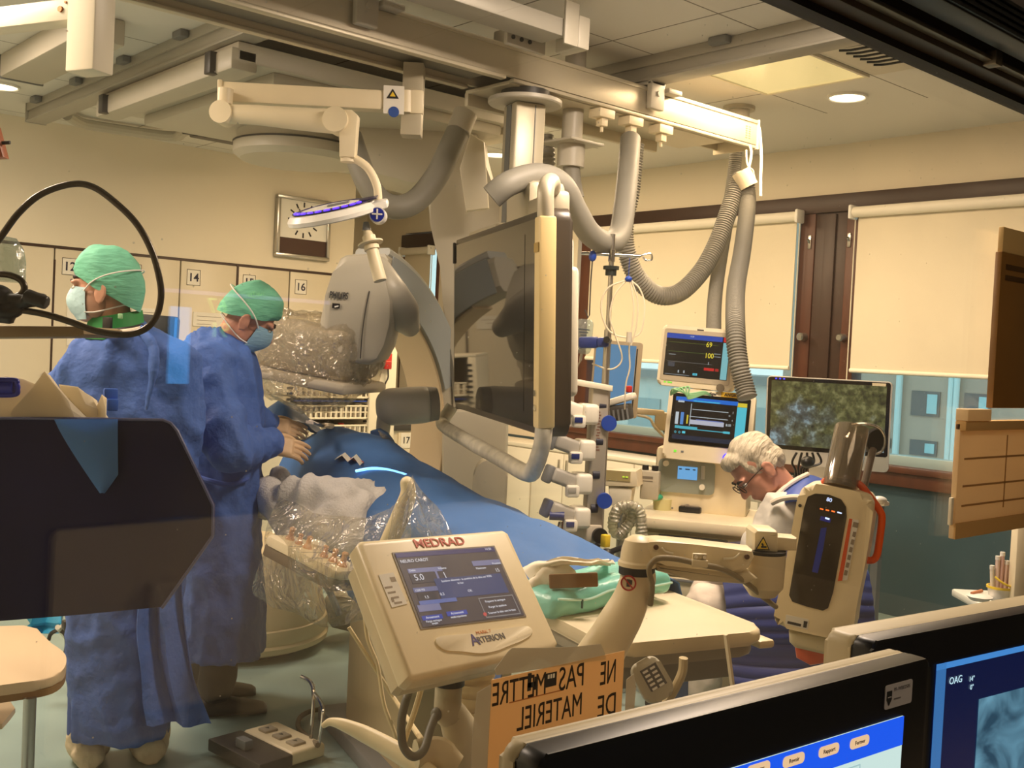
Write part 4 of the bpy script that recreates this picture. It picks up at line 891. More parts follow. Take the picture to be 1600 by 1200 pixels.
# shirt, trousers, apron
SHIRT=mat('white_cotton_shirt',(232,226,212),.8,var=.05,vs=8,bump=.3,bs=14)
rg=[(s3(1228,782),.075,.085),(s3(1236,800),.11,.17),(s3(1246,830),.135,.205),(s3(1258,890),.145,.205),(s3(1270,950),.15,.20),(s3(1276,1000),.15,.20)]
elS=shL+(elL-shL)*.9
g=garment(rg,(RIGHT*.95+UP*.2).normalized(),FWD,[([shL,(shL+elS)/2+RIGHT*.01,elS],[.088,.085,.082]),([shR,elR],[.085,.078])],seed=9,amp=.010)
sh=g.build('shirt',SHIRT,t,70)
m=MB(); rr=[]
for k in range(9):
    a=PI*(-.75+1.5*k/8); c=s3(1226,765,4.2); rr.append([c+RIGHT*math.cos(a)*.075-FWD*math.sin(a)*.08-UP*.06,c+RIGHT*math.cos(a)*.062-FWD*math.sin(a)*.068+UP*.035])
m.grid(rr,.008); m.build('collar',SHIRT,sh,60)
APR=mat('blue_lead_apron',(58,88,170),.5,var=.06,vs=6)
rg=[(s3(1240,790),.105,.12),(s3(1256,806),.135,.165),(s3(1268,840),.150,.185),(s3(1280,900),.165,.205),(s3(1290,960),.17,.22),(s3(1292,1010),.17,.225)]
g=garment(rg,(RIGHT*.95+UP*.2).normalized(),FWD,[],seed=12,amp=.006)
for v in g.bm.verts: pass
av=g.build('lead_apron',APR,t,70)
# shoulder panel with white piping
P0=[s3(1232,770,4.10),s3(1262,752,4.12),s3(1290,745,4.2)]; P1=[s3(1246,768,4.02),s3(1275,775,4.0),s3(1300,782,4.05)]
rows=[]
A_=spline([s3(1222,772,4.12),s3(1240,757,4.14),s3(1262,742,4.2),s3(1285,748,4.24)],5); B_=spline([s3(1226,782,3.98),s3(1245,779,3.95),s3(1262,786,3.95),s3(1276,800,3.99)],5)
for a,b in zip(A_,B_): rows.append([a.lerp(b,k/6)+UP*.012*math.sin(PI*k/6) for k in range(7)])
sheet(rows,.012,2,.001).build('shoulder_flap',APR,av,60)
m=MB(); m.tube([s3(1206,786,3.98),s3(1222,779,3.955),s3(1245,777,3.94),s3(1262,784,3.94),s3(1272,800,3.96),s3(1276,830,3.98)],.011,8); m.tube([s3(1208,780,4.04),s3(1224,764,4.1),s3(1244,750,4.13),s3(1262,741,4.18)],.010,8); m.build('piping',mat('white_piping',(236,222,200),.7),av)
TRW=mat('white_trousers',(228,214,196),.8,var=.08,vs=9,bump=.4,bs=14)
m=MB(); m.limb([hip-FWD*.09,(hip-FWD*.09+kL)/2+UP*.01,kL],[.11,.10,.082]); m.limb([kL,(kL+aL)/2,aL],[.082,.072,.068]); m.limb([hip+FWD*.09,kR],[.11,.082]); m.limb([kR,aR],[.082,.065]); m.fuse(.012,3); m.crumple(.012,11,4); m.build('trousers',TRW,t,70)
for a in (aL,aR):
    p=V((a.x,a.y,0)); m=MB(); shoe(m,p+RIGHT*.08,p-RIGHT*.19-FWD*.03,.05,.08); m.build('shoe',WHITE,t,60)
# pleated apron skirt over the lap, hanging on the window side
APS=mat('navy_apron_skirt',(40,56,122),.55,var=.1,vs=5)
rows=[]
topP=spline([s3(1128,893,4.0),s3(1160,885,3.96),s3(1220,880,3.93),s3(1300,880,3.95),s3(1352,890,4.05)],5); botP=spline([s3(1142,1090,3.9),s3(1190,1100,3.85),s3(1250,1105,3.82),s3(1310,1100,3.84),s3(1360,1080,3.95)],5)
for i in range(41):
    u=i/40; rows.append([a.lerp(b,u)-FWD*(.012*abs(math.sin(u*PI*11))+.05*math.sin(PI*min(1,u*1.5))) for a,b in zip(topP,botP)])
m=MB(); m.grid(rows,.01); m.build('apron_skirt',APS,av,50)
rows=[[a+FWD*.42*k/5+UP*.02*math.sin(PI*k/5) for k in range(6)] for a in topP]
m=MB(); m.grid(rows,.01); m.build('apron_lap',APS,av,50)
# stool under the seated person
st=thing('stool','wheeled stool hidden under the seated person in the lead apron','stool',base)
bz=s3(1275,1010).z-.05
m=MB(); m.lathe([(.001,bz-.10),(.18,bz-.10),(.19,bz-.085),(.19,bz-.05),(.17,bz-.04),(.001,bz-.04)],M.Translation((base.x,base.y,0)),28); m.build('seat',BLACK,st)
m=MB(); m.cyl((base.x,base.y,.08),(base.x,base.y,bz-.10),.03); m.build('column',CHROME,st)
for k in range(5):
    a=2*PI*k/5; e=V((base.x+.27*math.cos(a),base.y+.27*math.sin(a),.07)); m=MB(); m.tube([(base.x,base.y,.11),(base.x+.14*math.cos(a),base.y+.14*math.sin(a),.10),e],[.022,.018,.014],8); l=m.build('leg',CHROME,st)
    m=MB(); m.cyl(e+V((-.012*math.sin(a),.012*math.cos(a),-.035)),e+V((.012*math.sin(a),-.012*math.cos(a),-.035)),.034,seg=16); m.build('caster',BLACK,l)
# ================= PATIENT TABLE =================
TF=V((2.0,1.56,0)); tx=V((.2645,.9644,0)); ty=V((.9644,-.2645,0))   # along towards the head end, across towards the right
ZT=.85
def tp(s,w,z): return TF+tx*s+ty*w+UP*z
t=thing('patient_table','long patient table with white padded top running under the blue drape','table',tp(1.5,0,0))
TT=frame2(tp(1.55,0,0),ty,tx)
m=MB(TT); m.rrect(.47,3.1,.07,.034,M.Translation((0,0,ZT-.034)),.012,6,3); m.build('mattress',mat('ivory_mattress',(224,210,178),.45,var=.05,vs=9),t)
m=MB(TT); m.rrect(.45,3.06,.07,.03,M.Translation((0,0,ZT-.066)),.006); m.build('table_top',mat('grey_table_edge',(150,144,128),.4),t)
m=MB(TT); m.box((.265,-.25,ZT-.052),(.05,2.5,.022),bev=.008); m.build('side_rail',CREAM2,t)
m=MB(TT); m.box((.0,-.9,ZT-.105),(.40,1.1,.08),bev=.01); m.build('under_frame',mat('table_under_grey',(122,120,108),.5),t)
# pedestal
pc=tp(1.60,-.02,0)
T=frame2(pc,ty,tx); 
m=MB(T); m.box((0,0,.36),(.42,.62,.72),bev=.03,seg=3); m.build('pedestal',mat('pedestal_beige',(196,178,140),.5),t)
m=MB(T); m.box((0,0,.03),(.55,.9,.06),bev=.01); m.build('foot_plate',GREYD,t)
# drape over the patient
DRAPE=mat('blue_surgical_drape',(54,104,166),.75,var=.06,vs=4,bump=.25,bs=10)
def body_h(s):
    k=[(0.25,.03),(.6,.05),(.9,.09),(1.3,.12),(1.7,.15),(2.1,.20),(2.45,.245),(2.8,.25),(3.1,.22)]
    if s<=k[0][0]: return k[0][1]
    for a,b in zip(k,k[1:]):
        if s<=b[0]:
            u=(s-a[0])/(b[0]-a[0]); u=u*u*(3-2*u)*.5+u*.5; return a[1]+(b[1]-a[1])*u
    return k[-1][1]
rows=[]
for i in range(61):
    s=.42+2.58*i/60; row=[]; h=body_h(s)
    hangL=.10+.05*math.sin(s*7)+(.22 if s<1.75 else .22*max(0,1-(s-1.75)/.25)); hangR=.35
    for j in range(41):
        v=-1+2*j/40; w_=v*.27
        if abs(v)<=.78: w=v/.78*.262; z=ZT+.012+h*math.cos(abs(v)/.78*PI*.5)**.55
        else:
            u=(abs(v)-.78)/.22; hg=hangL if v<0 else hangR; w=math.copysign(.262+.035*math.sin(u*1.5)+.012*math.sin(s*17)*u,v); z=ZT+.012-hg*u
        p=tp(s,w,z); n_=noise.noise(V((s*3.5,w*7,1)))*.022+noise.noise(V((s*9,w*12,5)))*.008
        row.append(p+UP*n_)
    rows.append(row)
m=MB(); m.grid(rows,.004); dr=tag(m.build('surgical_drape',DRAPE,None,60),'large blue surgical drape covering the patient on the table','drape')
# raised dark blue fold beyond the hands
rows=[]
for i in range(13):
    u=i/12; a=at(408+62*u,656+6*u,4.98); b=at(412+118*u,646-12*math.sin(u*PI)+50*u,5.2)
    rows.append([a.lerp(b,k/8)+UP*(.085*math.sin(PI*k/8)*math.sin(PI*min(1,u*1.1+.05)))+V((noise.noise(V((i*.5,k*.5,0)))*.015,)*3) for k in range(9)])
m=MB(); m.grid(rows,.006); tag(m.build('drape_fold',mat('dark_teal_drape',(14,62,104),.5,bump=.3,bs=8),None,60),'raised dark teal drape fold behind the gloved hands','drape')
# blue cushion edge poking up beside the arc
m=MB(); pxprism(m,[(578,674),(590,671),(603,678),(612,690),(622,712),(600,712),(578,700)],4.75,.10,.015); tag(m.build('draped_armrest',DRAPE),'small blue covered armrest standing up behind the drape','armrest')
m=MB(); P=[[at(590+5*k+8*i,672+7*k+5*i*i*.4,4.68)-FWD*.04*math.sin(i+k) for k in range(5)] for i in range(5)]; m.grid(P,.002); tag(m.build('plastic_flap',MATS['crinkled_film'],None,60),'clear crinkled plastic flap beside the blue armrest','plastic sheet')
# things lying on the drape
def drop(px,py,d0=3.6,d1=6.0):
    """first point where the sight line meets the drape top (used once to lay small things on it)"""
    for k in range(400):
        d=d0+(d1-d0)*k/400; p=at(px,py,d); r=p-TF; s=r.dot(tx); w=r.dot(ty)
        if .42<s<3 and abs(w)<.262:
            z=ZT+.012+body_h(s)*math.cos(abs(w)/.262*PI*.5)**.55+noise.noise(V((s*3.5,w*7,1)))*.022+noise.noise(V((s*9,w*12,5)))*.008
            if p.z<=z: return V((p.x,p.y,z))
    return at(px,py,4.6)
q=[drop(525,722),drop(548,724),drop(566,731)]
m=MB(); rows=[]
for k,p in enumerate((drop(525,722),drop(536,720),drop(545,725),drop(554,723),drop(564,731))):
    rows.append([p+UP*(.012+.012*(k%2))-FWD*.035,p+UP*(.016+.012*(k%2))+FWD*.05])
m.grid(rows,.002); m.mi=1; a,b=rows[2][1],rows[4][1]; m.tube([a-FWD*.005+UP*.002,b-FWD*.005+UP*.002],.005,6)
tag(m.build('folded_label',[PAPER,mat('pink_print',(214,120,110),.7)],None,20),'folded white and pink paper label lying on the blue drape','paper')
m=MB(); P=[drop(x,y) for x,y in ((480,667),(492,668),(504,671),(518,675))]
rows=[[p+UP*.014+FWD*.04*j+V((0,0,.01*noise.noise(p*20+V((j,0,0))))) for j in (-1,0,1,2)] for p in P]
m.grid(rows,.012); tag(m.build('gauze_pad',mat('white_gauze',(238,226,214),.9)),'white gauze pad on top of the drape near the hands','gauze')
# glowing blue streak on the drape, made as an added emissive tube
p=drop(590,738); q=drop(632,747)
m=MB(); m.tube([at(556,736,4.22),at(580,732,4.2),at(605,734,4.15),at(634,742,4.06)],.006,8); tag(m.build('glow_streak',emis('blue_white_glow',(120,190,255),3.0)),'glowing blue white streak along the near edge of the drape','light strip')
# grey towel bundle below the drape
m=MB(); 
pts=[at(452,772,4.22),at(505,785,4.12),at(560,788,4.06),at(592,795,4.0)]
m.limb(pts,[.06,.085,.085,.06],16)
m.limb([at(420,770,4.3),at(440,800,4.2),at(452,835,4.12)],[.05,.06,.05],14); m.limb([at(470,808,4.1),at(520,815,4.03),at(575,800,3.98)],[.05,.07,.06],14); m.limb([at(520,820,4.03),at(545,845,3.98)],[.07,.05],14); m.limb([at(570,800,3.98),at(560,850,3.92)],[.06,.045],14); m.limb([at(440,738,4.42),at(415,790,4.32)],[.03,.035],12)
m.fuse(.014,2)
m.bm.normal_update()
for v in m.bm.verts:
    p=v.co; r=1-abs(noise.noise(V((p.x*9,p.y*9,p.z*7+p.x*6))))*2.2; v.co+=v.normal*(noise.noise(p*7)*.022+max(-.3,r)*.022)
tag(m.build('towel',mat('grey_white_towel',(236,232,228),.9,var=.08,vs=14,bump=.35,bs=120),None,80),'crumpled grey white towel bundled under the edge of the blue drape','towel')
# table-side control box
T=frame2(at(492,868,3.62),at(552,908,3.5)-at(424,842,3.74),FWD)
cbx=thing('control_console','cream table-side control box with six knob levers under clear plastic','control box',at(492,890,3.62))
L=.36
m=MB(T); m.rrect(L,.15,.025,.03,M.Translation((0,0,-.02)),.008); m.build('top_plate',CREAM2,cbx)
m=MB(T); m.box((0,0,-.04),(L-.01,.14,.045),bev=.008); m.build('housing',mat('console_brown_grey',(110,98,82),.5),cbx)
m=MB(T)
for x in (-.06,.0,.055,.11): m.box((x,0,.0105),(.0025,.14,.001))
m.build('groove',GREYD,cbx)
KN=mat('tan_knob',(226,170,122),.5)
for x,sc in ((-.135,1),(-.088,.85),(-.045,1),(.04,.9),(.085,1),(.13,1.1)):
    m=MB(T@M.Translation((x,.0,.01))); m.lathe([(.016*sc,0),(.016*sc,.006),(.012*sc,.012),(.009*sc,.016),(.009*sc,.034*sc),(.011*sc,.040*sc),(.007*sc,.044*sc),(.001,.044*sc)],seg=16); m.build('knob',KN,cbx)
m=MB(T); m.lathe([(.03,.01),(.03,.025),(.024,.032),(.001,.034)],M.Translation((-.055,.06,0)),18); m.build('trackball',CREAM,cbx)
m=MB(); m.tube([at(500,905,3.63),at(515,925,3.64),at(530,960,3.66)],.012,8); m.build('bracket',GREYD,cbx)
# clear sheets hung over the controls
FILM=clear_mat('smooth_film',(240,238,230),.07,.10,.07,1.4,9,(240,230,205))
def film(label,ctrl,dcs,seed):
    """ctrl: rows of (px,py,depth)"""
    rows=[spline([at(*q) for q in r],6) for r in ctrl]; cols=[]
    for j in range(len(rows[0])): cols.append(spline([r[j] for r in rows],6))
    rows=[[c[i] for c in cols] for i in range(len(cols[0]))]
    m=MB(); m.grid(rows)
    m.bm.normal_update()
    for v in m.bm.verts:
        p=v.co; v.co+=v.normal*(noise.noise(p*6+V((seed,0,0)))*.03+(1-abs(noise.noise(p*9+V((0,seed,0))))*2)*.010)
    return tag(m.build('plastic_sheet',FILM,None,80,False),label,'plastic sheet','clear plastic sheets over the table controls')
film('clear plastic sheet hanging over the knob console down to the pedestal',[[(432,770,3.9),(500,800,3.7),(580,800,3.55),(640,765,3.5)],[(405,850,3.75),(480,860,3.5),(560,885,3.35),(640,850,3.35)],[(398,900,3.8),(480,950,3.5),(560,950,3.4),(625,900,3.4)],[(400,930,3.85),(470,965,3.6),(525,978,3.5),(585,965,3.45)]],0,1)
film('tent of clear plastic peaking above the injector screen',[[(560,925,3.4),(600,850,3.35),(640,752,3.3),(650,750,3.3),(690,800,3.3),(720,850,3.35)],[(540,968,3.3),(590,900,3.15),(640,800,3.05),(652,800,3.05),(690,850,3.1),(730,880,3.2)],[(535,975,3.2),(585,945,3.05),(630,900,3.0),(660,900,3.0),(700,900,3.05),(735,905,3.1)]],0,2)
m=MB(); m.limb([at(636,755,3.36),at(637,775,3.36),at(620,820,3.38),at(600,860,3.42)],[.022,.03,.03,.026],14)
tag(m.build('post_grip',mat('pale_grip',(222,208,170),.5)),'cream pole grip inside the plastic tent beside the screen','pole')
# white sheets and board on the foot end
SH=mat('white_sheet',(238,228,206),.85,bump=.4,bs=12)
def cloth(ctrl,th,label,cat,mt,name,seed=1,amp=.012):
    rows=[spline([V(q) for q in r],6) for r in ctrl]; cols=[spline([r[j] for r in rows],6) for j in range(len(rows[0]))]
    rows=[[c[i] for c in cols] for i in range(len(cols[0]))]
    m=MB(); m.grid(rows,th); m.bm.normal_update()
    for v in m.bm.verts: v.co+=UP*noise.noise(v.co*14+V((seed,0,0)))*amp
    return tag(m.build(name,mt,None,70),label,cat)
z=.93
cloth([[on(828,905,'z',z-.01),on(860,890,'z',z+.02),on(910,885,'z',z+.03),on(962,884,'z',z+.02)],[on(820,893,'z',z),on(850,882,'z',z+.035),on(905,880,'z',z+.05),on(955,879,'z',z+.03)],[on(815,885,'z',z),on(850,876,'z',z+.03),on(905,874,'z',z+.04),on(950,876,'z',z+.01)]],.012,'crumpled white sheet over the foot end behind the teal pillow','sheet',SH,'folded_sheet',3,.014)
m=MB(); 
for k in range(4): 
    a=at(832+6*k,915-6*k,2.72); m.limb([a,a+RIGHT*.05+UP*.01,a+RIGHT*.085-UP*.005*k],[.018,.022,.016],12,4)
m.fuse(.006,2); m.crumple(.006,30,2); tag(m.build('rolled_sheet',SH,None,70),'rolled end of white sheet beside the brown board','sheet')
m=MB(); T=frame(at(896,907,2.66),-FWD+UP*.2,roll=.09); m=MB(T); m.box((0,0,0),(.122,.036,.02),bev=.004); tag(m.build('board',mat('brown_board',(112,78,36),.6,var=.12,vs=8)),'flat brown board lying on the white sheet beside the pillow','board')
# teal pillow block
z=ZT+.008; a=on(868,968,'z',z); b=on(1062,938,'z',z)
T=frame2((a+b)/2+V((.01,.08,.0)),(b-a),UP.cross(b-a)); L=(b-a).length
m=MB(T); m.box((0,.03,.035),(L*.98,.18,.07),bev=.03,seg=4); bmesh.ops.subdivide_edges(m.bm,edges=m.bm.edges[:],cuts=2,use_grid_fill=True); m.fuse(.007,2); m.bm.normal_update()
for v in m.bm.verts:
    q=T.inverted()@v.co; v.co+=v.normal*(noise.noise(v.co*16)*.006)+UP*(.012*math.sin(q.x*7)) ; 
    if abs(q.x)>L*.40: v.co-=UP*(abs(q.x)-L*.40)*.25
pil=thing('pillow','teal plastic-covered foam pillow on the white end of the table','pillow',(a+b)/2)
m.build('cushion',mat('teal_plastic_cover',(128,206,192),.28,var=.05,vs=9,bump=.35,bs=16),pil,80)
m=MB(T); m.tube([(-L*.47,-.066,.045),(-L*.25,-.069,.035),(-L*.05,-.068,.05),(L*.2,-.069,.045),(L*.46,-.06,.045)],.0035,6); m.build('seam',mat('pale_teal',(190,232,222),.3),pil)
for x in (-L*.30,-L*.03,L*.05): m=MB(T); m.box((x,-.0715,.026),(.004,.004,.022)); m.build('tie_loop',mat('dark_teal',(40,80,80),.6),pil)
# ================= SUPPLY RACK =================
zb=0; a=on(447,640,'y',6.3); b=on(580,640,'y',6.3); y0=6.30; y1=6.75
rk=thing('supply_rack','open cream supply rack with slotted posts and catheter baskets','rack',((a.x+b.x)/2,6.5,0))
zt=on(500,560,'y',y0).z
for x,nm in ((a.x,'l'),(b.x,'r')):
    m=MB(); m.bb((x-.03,y0,.05),(x+.03,y1,zt),.005); m.build('side_panel',CREAM,rk)
    m=MB()
    z=.35
    while z<zt-.04:
        m.bb((x+(.0 if nm=='l' else -.045),y0-.004,z),(x+(.045 if nm=='l' else 0),y0+.03,z+.016)); z+=.038
    m.build('slot_strip',DARK,rk)
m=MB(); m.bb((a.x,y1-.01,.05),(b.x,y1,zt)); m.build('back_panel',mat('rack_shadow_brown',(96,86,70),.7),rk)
m=MB(); m.bb((a.x-.03,y0,zt),(b.x+.03,y1,zt+.02),.004); m.build('top',CREAM,rk)
m=MB(); m.bb((a.x-.03,y0,.03),(b.x+.03,y1,.06),.004); m.build('bottom',CREAM,rk)
def basket(py0,py1,label,kind):
    z1=on(515,py0,'y',y0-.02).z; z0=on(515,py1,'y',y0-.02).z
    k=thing('wire_basket',label,'basket',((a.x+b.x)/2,y0+.2,z0),'baskets in the supply rack')
    x0,x1=a.x+.04,b.x-.04
    m=MB(); m.bb((x0,y0-.02,z1-.012),(x1,y0-.008,z1),.003); m.bb((x0,y0-.02,z0),(x1,y0-.008,z0+.012),.003); m.bb((x0,y0-.02,z0),(x0+.012,y1-.03,z0+.01)); m.bb((x1-.012,y0-.02,z0),(x1,y1-.03,z0+.01)); m.bb((x0,y0-.02,z0),(x1,y1-.03,z0+.004))
    m.bb((x0,y0-.02,z1-.012),(x0+.01,y1-.03,z1)); m.bb((x1-.01,y0-.02,z1-.012),(x1,y1-.03,z1)); m.build('rim',CREAM,k)
    m=MB()
    for j in range(15): x=x0+(x1-x0)*(j+.5)/15; m.bb((x-.006,y0-.018,z0),(x+.006,y0-.012,z1))
    m.bb((x0,y0-.016,(z0+z1)/2-.004),(x1,y0-.012,(z0+z1)/2+.004)); m.build('grille',CREAM,k)
    rnd=random.Random(len(label))
    cols=[(236,228,210),(220,212,196),(206,196,176),(240,236,226)]
    for j in range(12):
        x=x0+.03+(x1-x0-.06)*j/11; hh=(z1-z0)*(.75+.3*rnd.random()) if kind else (z1-z0)*(.6+.3*rnd.random())
        c=(196,46,40) if (kind==2 and j in (7,8)) else cols[j%4]
        m=MB(); m.box((x,y0+.05+.03*rnd.random(),z0+.008+hh/2),(.028,.05,hh),(0,rnd.uniform(-.12,.12),rnd.uniform(-.3,.3)),.006)
        tag(m.build('sterile_pack',mat('pack_%d_%d_%d'%c,c,.6),None),{0:'sterile packs standing behind the dark slots of the top rack basket',1:'pale sterile pack among the close row in the middle rack basket',2:'wrapped pack in the lowest rack basket above the drape'}[kind] if c[0]!=196 else 'red wrapped pack in the lowest rack basket','pack','red packs' if c[0]==196 else 'packs in rack basket %s'%('top','middle','lowest')[kind])
    return k
basket(600,622,'upper basket of the supply rack just under the plastic cover',0)
basket(633,655,'middle basket of the supply rack with a full row of pale packs',1)
basket(664,690,'lowest visible basket of the supply rack with red packs',2)
m=MB(); A=on(462,626,'y',y0); m.bb((a.x+.05,y0-.015,A.z-.004),(b.x-.05,y0-.005,A.z+.004)); tag(m.build('blue_shelf_strip',BLUEP),'thin blue label strip between the upper rack baskets','strip')
# red box on the wall strip beside the rack
A=on(600,552,'y',6.25); B=on(612,577,'y',6.25)
pn=thing('wall_panel','tall cream panel beside the rack carrying a red box','panel',(A.x,6.4,0))
m=MB(); m.bb((A.x-.09,6.27,0.0),(A.x+.13,6.33,on(600,520,'y',6.27).z),.004); m.build('panel',CREAM,pn)
m=MB(); m.bb((A.x-.05,6.24,B.z),(A.x+.0,6.27,A.z),.004); m.build('black_holder',BLACK,pn)
m=MB(); m.bb((A.x+.0,6.225,B.z),(A.x+.055,6.27,A.z),.004); m.mi=1; m.bb((A.x+.006,6.223,(A.z+B.z)/2-.004),(A.x+.05,6.2255,(A.z+B.z)/2+.002)); m.build('red_box',[REDP,mat('pale_red',(226,120,100),.5)],pn)
m=MB(); m.tube([V((A.x+.035,6.24,B.z)),V((A.x+.03,6.23,B.z-.06)),V((A.x+.01,6.23,B.z-.10)),V((A.x-.0,6.24,B.z-.16))],.006,8); m.build('cord',BLACK,pn)
# foot pedal on the floor
pp=on(412,1180,'z',0)
fp=thing('foot_pedal','cream and dark foot pedal box with three buttons on the floor','foot pedal',pp)
a_=on(398,1142,'z',.06); b_=on(478,1180,'z',.06); X_=(b_-a_).normalized(); Y_=UP.cross(X_)
T=frame2(on(418,1168,'z',.04),X_,Y_)
m=MB(T); m.box((.0,.07,.0),(.30,.15,.05),bev=.012,seg=3); m.build('button_housing',CREAM2,fp)
for k in range(3): m=MB(T); m.box((-.085+.085*k,.06,.028),(.05,.055,.012),bev=.004); m.mi=1; m.prism([(-.008,-.008),(.008,0),(-.008,.008)],.001,M.Translation((-.085+.085*k,.06,.0342))); m.build('button',[mat('grey_button',(168,158,138),.5),DARK],fp)
m=MB(T); m.box((0,-.075,.0),(.32,.14,.045),bev=.006); m.build('treadle',DARK,fp)
m=MB(T); m.box((.0,-.10,.04),(.06,.035,.035),bev=.005); m.build('treadle_ridge',GREYD,fp)
m=MB(); q=T@V((.15,.09,.02)); e=T@V((.10,.13,.02))
m.tube([T@V((.08,.13,.02)),T@V((.06,.15,.16)),T@V((.03,.16,.21)),T@V((-.03,.16,.22))],.007,8); m.tube([T@V((.14,.12,.02)),T@V((.13,.14,.14)),T@V((.06,.155,.18))],.007,8); m.build('carry_wire',CHROME,fp)
m=MB(); m.tube([T@V((.16,.10,.03)),on(478,1150,'z',.03),on(466,1135,'z',.02),on(470,1120,'z',.02),on(490,1110,'z',.02),on(524,1107,'z',.02)],.010,8); m.build('pedal_cable',mat('cable_grey_brown',(120,108,88),.6),fp)
# ================= IV POLE AND PUMPS =================
pb0=at(956,398,4.55); pole_x,pole_y=pb0.x,pb0.y
iv=thing('infusion_pole','steel infusion pole with cross bar and hooks before the blind','infusion pole',(pole_x,pole_y,0))
m=MB(); m.cyl((pole_x,pole_y,.10),(pole_x,pole_y,1.62),.016); m.cyl((pole_x,pole_y,1.55),(pole_x,pole_y,2.03),.011); m.build('pole',STEEL,iv)
zt=pb0.z
a=at(908,402,4.55); b=at(1000,406,4.55); a.z=b.z=zt
m=MB(); m.cyl(a,b,.0075); m.tube([b,b+RIGHT*.02+UP*.008,b+RIGHT*.045+UP*.012,b+RIGHT*.05-UP*.012,b+RIGHT*.025-UP*.016,b+RIGHT*.012-UP*.002],.004,8); m.cyl((pole_x,pole_y,zt-.03),(pole_x,pole_y,zt+.02),.015); m.build('cross_bar',CHROME,iv)
q=at(952,423,4.55); m=MB(); m.cyl((pole_x,pole_y,q.z-.02),(pole_x,pole_y,q.z+.015),.024); m.cyl((pole_x,pole_y,q.z+.005),(pole_x,pole_y,q.z+.02),.034,seg=8); m.build('locking_knob',mat('dark_green_black',(24,34,32),.5),iv)
h=at(926,400,4.55); m=MB(); m.ell(h,(.017,.017,.024)); m.build('blue_slider',BLUEP,iv)
m=MB(); m.tube([h-UP*.02,at(923,440,4.55),at(921,492,4.55),at(919,497,4.55),at(914,484,4.55)],.0035,6,sm=False); m.build('hook_rod',DARK,iv)
for k in range(5):
    an=2*PI*k/5+.3; e=V((pole_x+.28*math.cos(an),pole_y+.28*math.sin(an),.07)); m=MB(); m.tube([(pole_x,pole_y,.12),(pole_x+.15*math.cos(an),pole_y+.15*math.sin(an),.11),e],[.02,.018,.014],8); l=m.build('leg',STEEL,iv)
    m=MB(); m.cyl(e+V((-.014*math.sin(an),.014*math.cos(an),-.03)),e+V((.014*math.sin(an),-.014*math.cos(an),-.03)),.038,seg=16); m.build('caster',BLACK,l)
q=at(905,532,4.6)
m=MB(); P=at(931,535,4.5); T=frame(P,-FWD-RIGHT*.2,roll=.06); m=MB(T); m.box((-.03,0,0),(.085,.05,.04),bev=.012); m.box((.03,0,0),(.05,.042,.05),bev=.01); m.mi=1; m.cyl((.05,.01,-.04),(.05,.01,.04),.014); m.build('blue_clamp',[NAVY,BLACK],iv)
# drip bag
bt=thing('drip_bag','clear infusion bag with printing hung from the pole hook','drip bag',at(912,575,4.55))
T=frame(at(915,528,4.56),-FWD-RIGHT*.2,roll=-.06)
m=MB(T); m.rrect(.075,.15,.02,.018,M.Translation((-.01,.005,-.01)),.008); m.build('bag',clear_mat('bag_plastic',(222,232,230),.06,.14,.1,.4,20,(220,230,228)),bt)
m=MB(T)
for k in range(3): m.box((-.01,.035-.012*k,.0095),(.05-.012*k,.005,.001))
m.build('print',mat('bag_print',(60,72,84),.7),bt)
m=MB(T); m.cyl((-.01,-.07,0),(-.012,-.10,0),.006); m.tube([(-.012,-.10,0),(-.03,-.16,.0),(-.015,-.19,0),(-.03,-.24,0)],.0035,6); m.build('drip_tube',clear_mat('tube_plastic',(230,236,232),.1,.25,.1),bt)
# coil of clear line hung from the bar
cl=thing('infusion_line','looped clear infusion line with blue clip hung in front of the blind','infusion line',at(985,500,4.5))
LN=mat('milky_tube',(226,216,190),.35)
c=at(982,436,4.5)
m=MB(); 
for pts in (((982,437),(950,450),(939,480),(950,515),(975,527),(1000,520),(1007,480),(1000,452),(984,437)),((980,437),(960,462),(953,495),(960,520),(972,560),(955,577),(925,568)),((984,437),(990,480),(986,520),(983,545),(984,575),(978,600),(976,640)),((986,437),(996,470),(994,510),(986,540))):
    m.tube([at(x,y,4.5+.01*i) for i,(x,y) in enumerate(pts)],.0038,6,6)
m.build('tube',LN,cl)
m=MB(); m.ell(c,(.016,.016,.013)); m.cyl(c,c+UP*.09,.0015); m.build('blue_clip',BLUEP,cl)
m=MB(); q=at(983,527,4.5); m.cyl(q-UP*.022,q+UP*.022,.013,.011); m.build('drip_chamber',mat('chamber',(196,190,176),.3),cl)
m=MB(); q=at(983,608,4.5); m.box(q,(.022,.02,.028),bev=.004); m.build('red_tag',REDP,cl)
# pump rack
pr=thing('pump_rack','tall grey aluminium docking column carrying four infusion pumps','pump rack',at(930,850,4.42))
A=at(936,606,4.42); B=at(925,842,4.42)
T=frame(V((A.x,A.y,0)),-FWD+RIGHT*.2)
zb=B.z; 
m=MB(T); m.box((0,(A.z+zb)/2,0),(.072,A.z-zb,.07),bev=.008); m.build('column',mat('grey_aluminium',(176,170,158),.35,.4),pr)
m=MB(T); m.prism([(-.12,A.z+.022),(-.10,A.z+.032),(.046,A.z+.012),(.046,A.z-.012),(-.12,A.z+.01)],.10,M.Translation((0,0,-.05)),.006); m.build('top_handle',CREAM,pr)
m=MB(T); m.box((.043,(A.z+zb)/2,-.02),(.02,A.z-zb-.02,.03),bev=.004); m.build('power_strip',STEEL,pr)
m=MB(T)
for k in range(14): m.box((-.006+.004*(k%2),A.z-.10-.012*k,.0355),(.014,.006,.001))
m.build('print',mat('print_brown',(120,84,70),.7),pr)
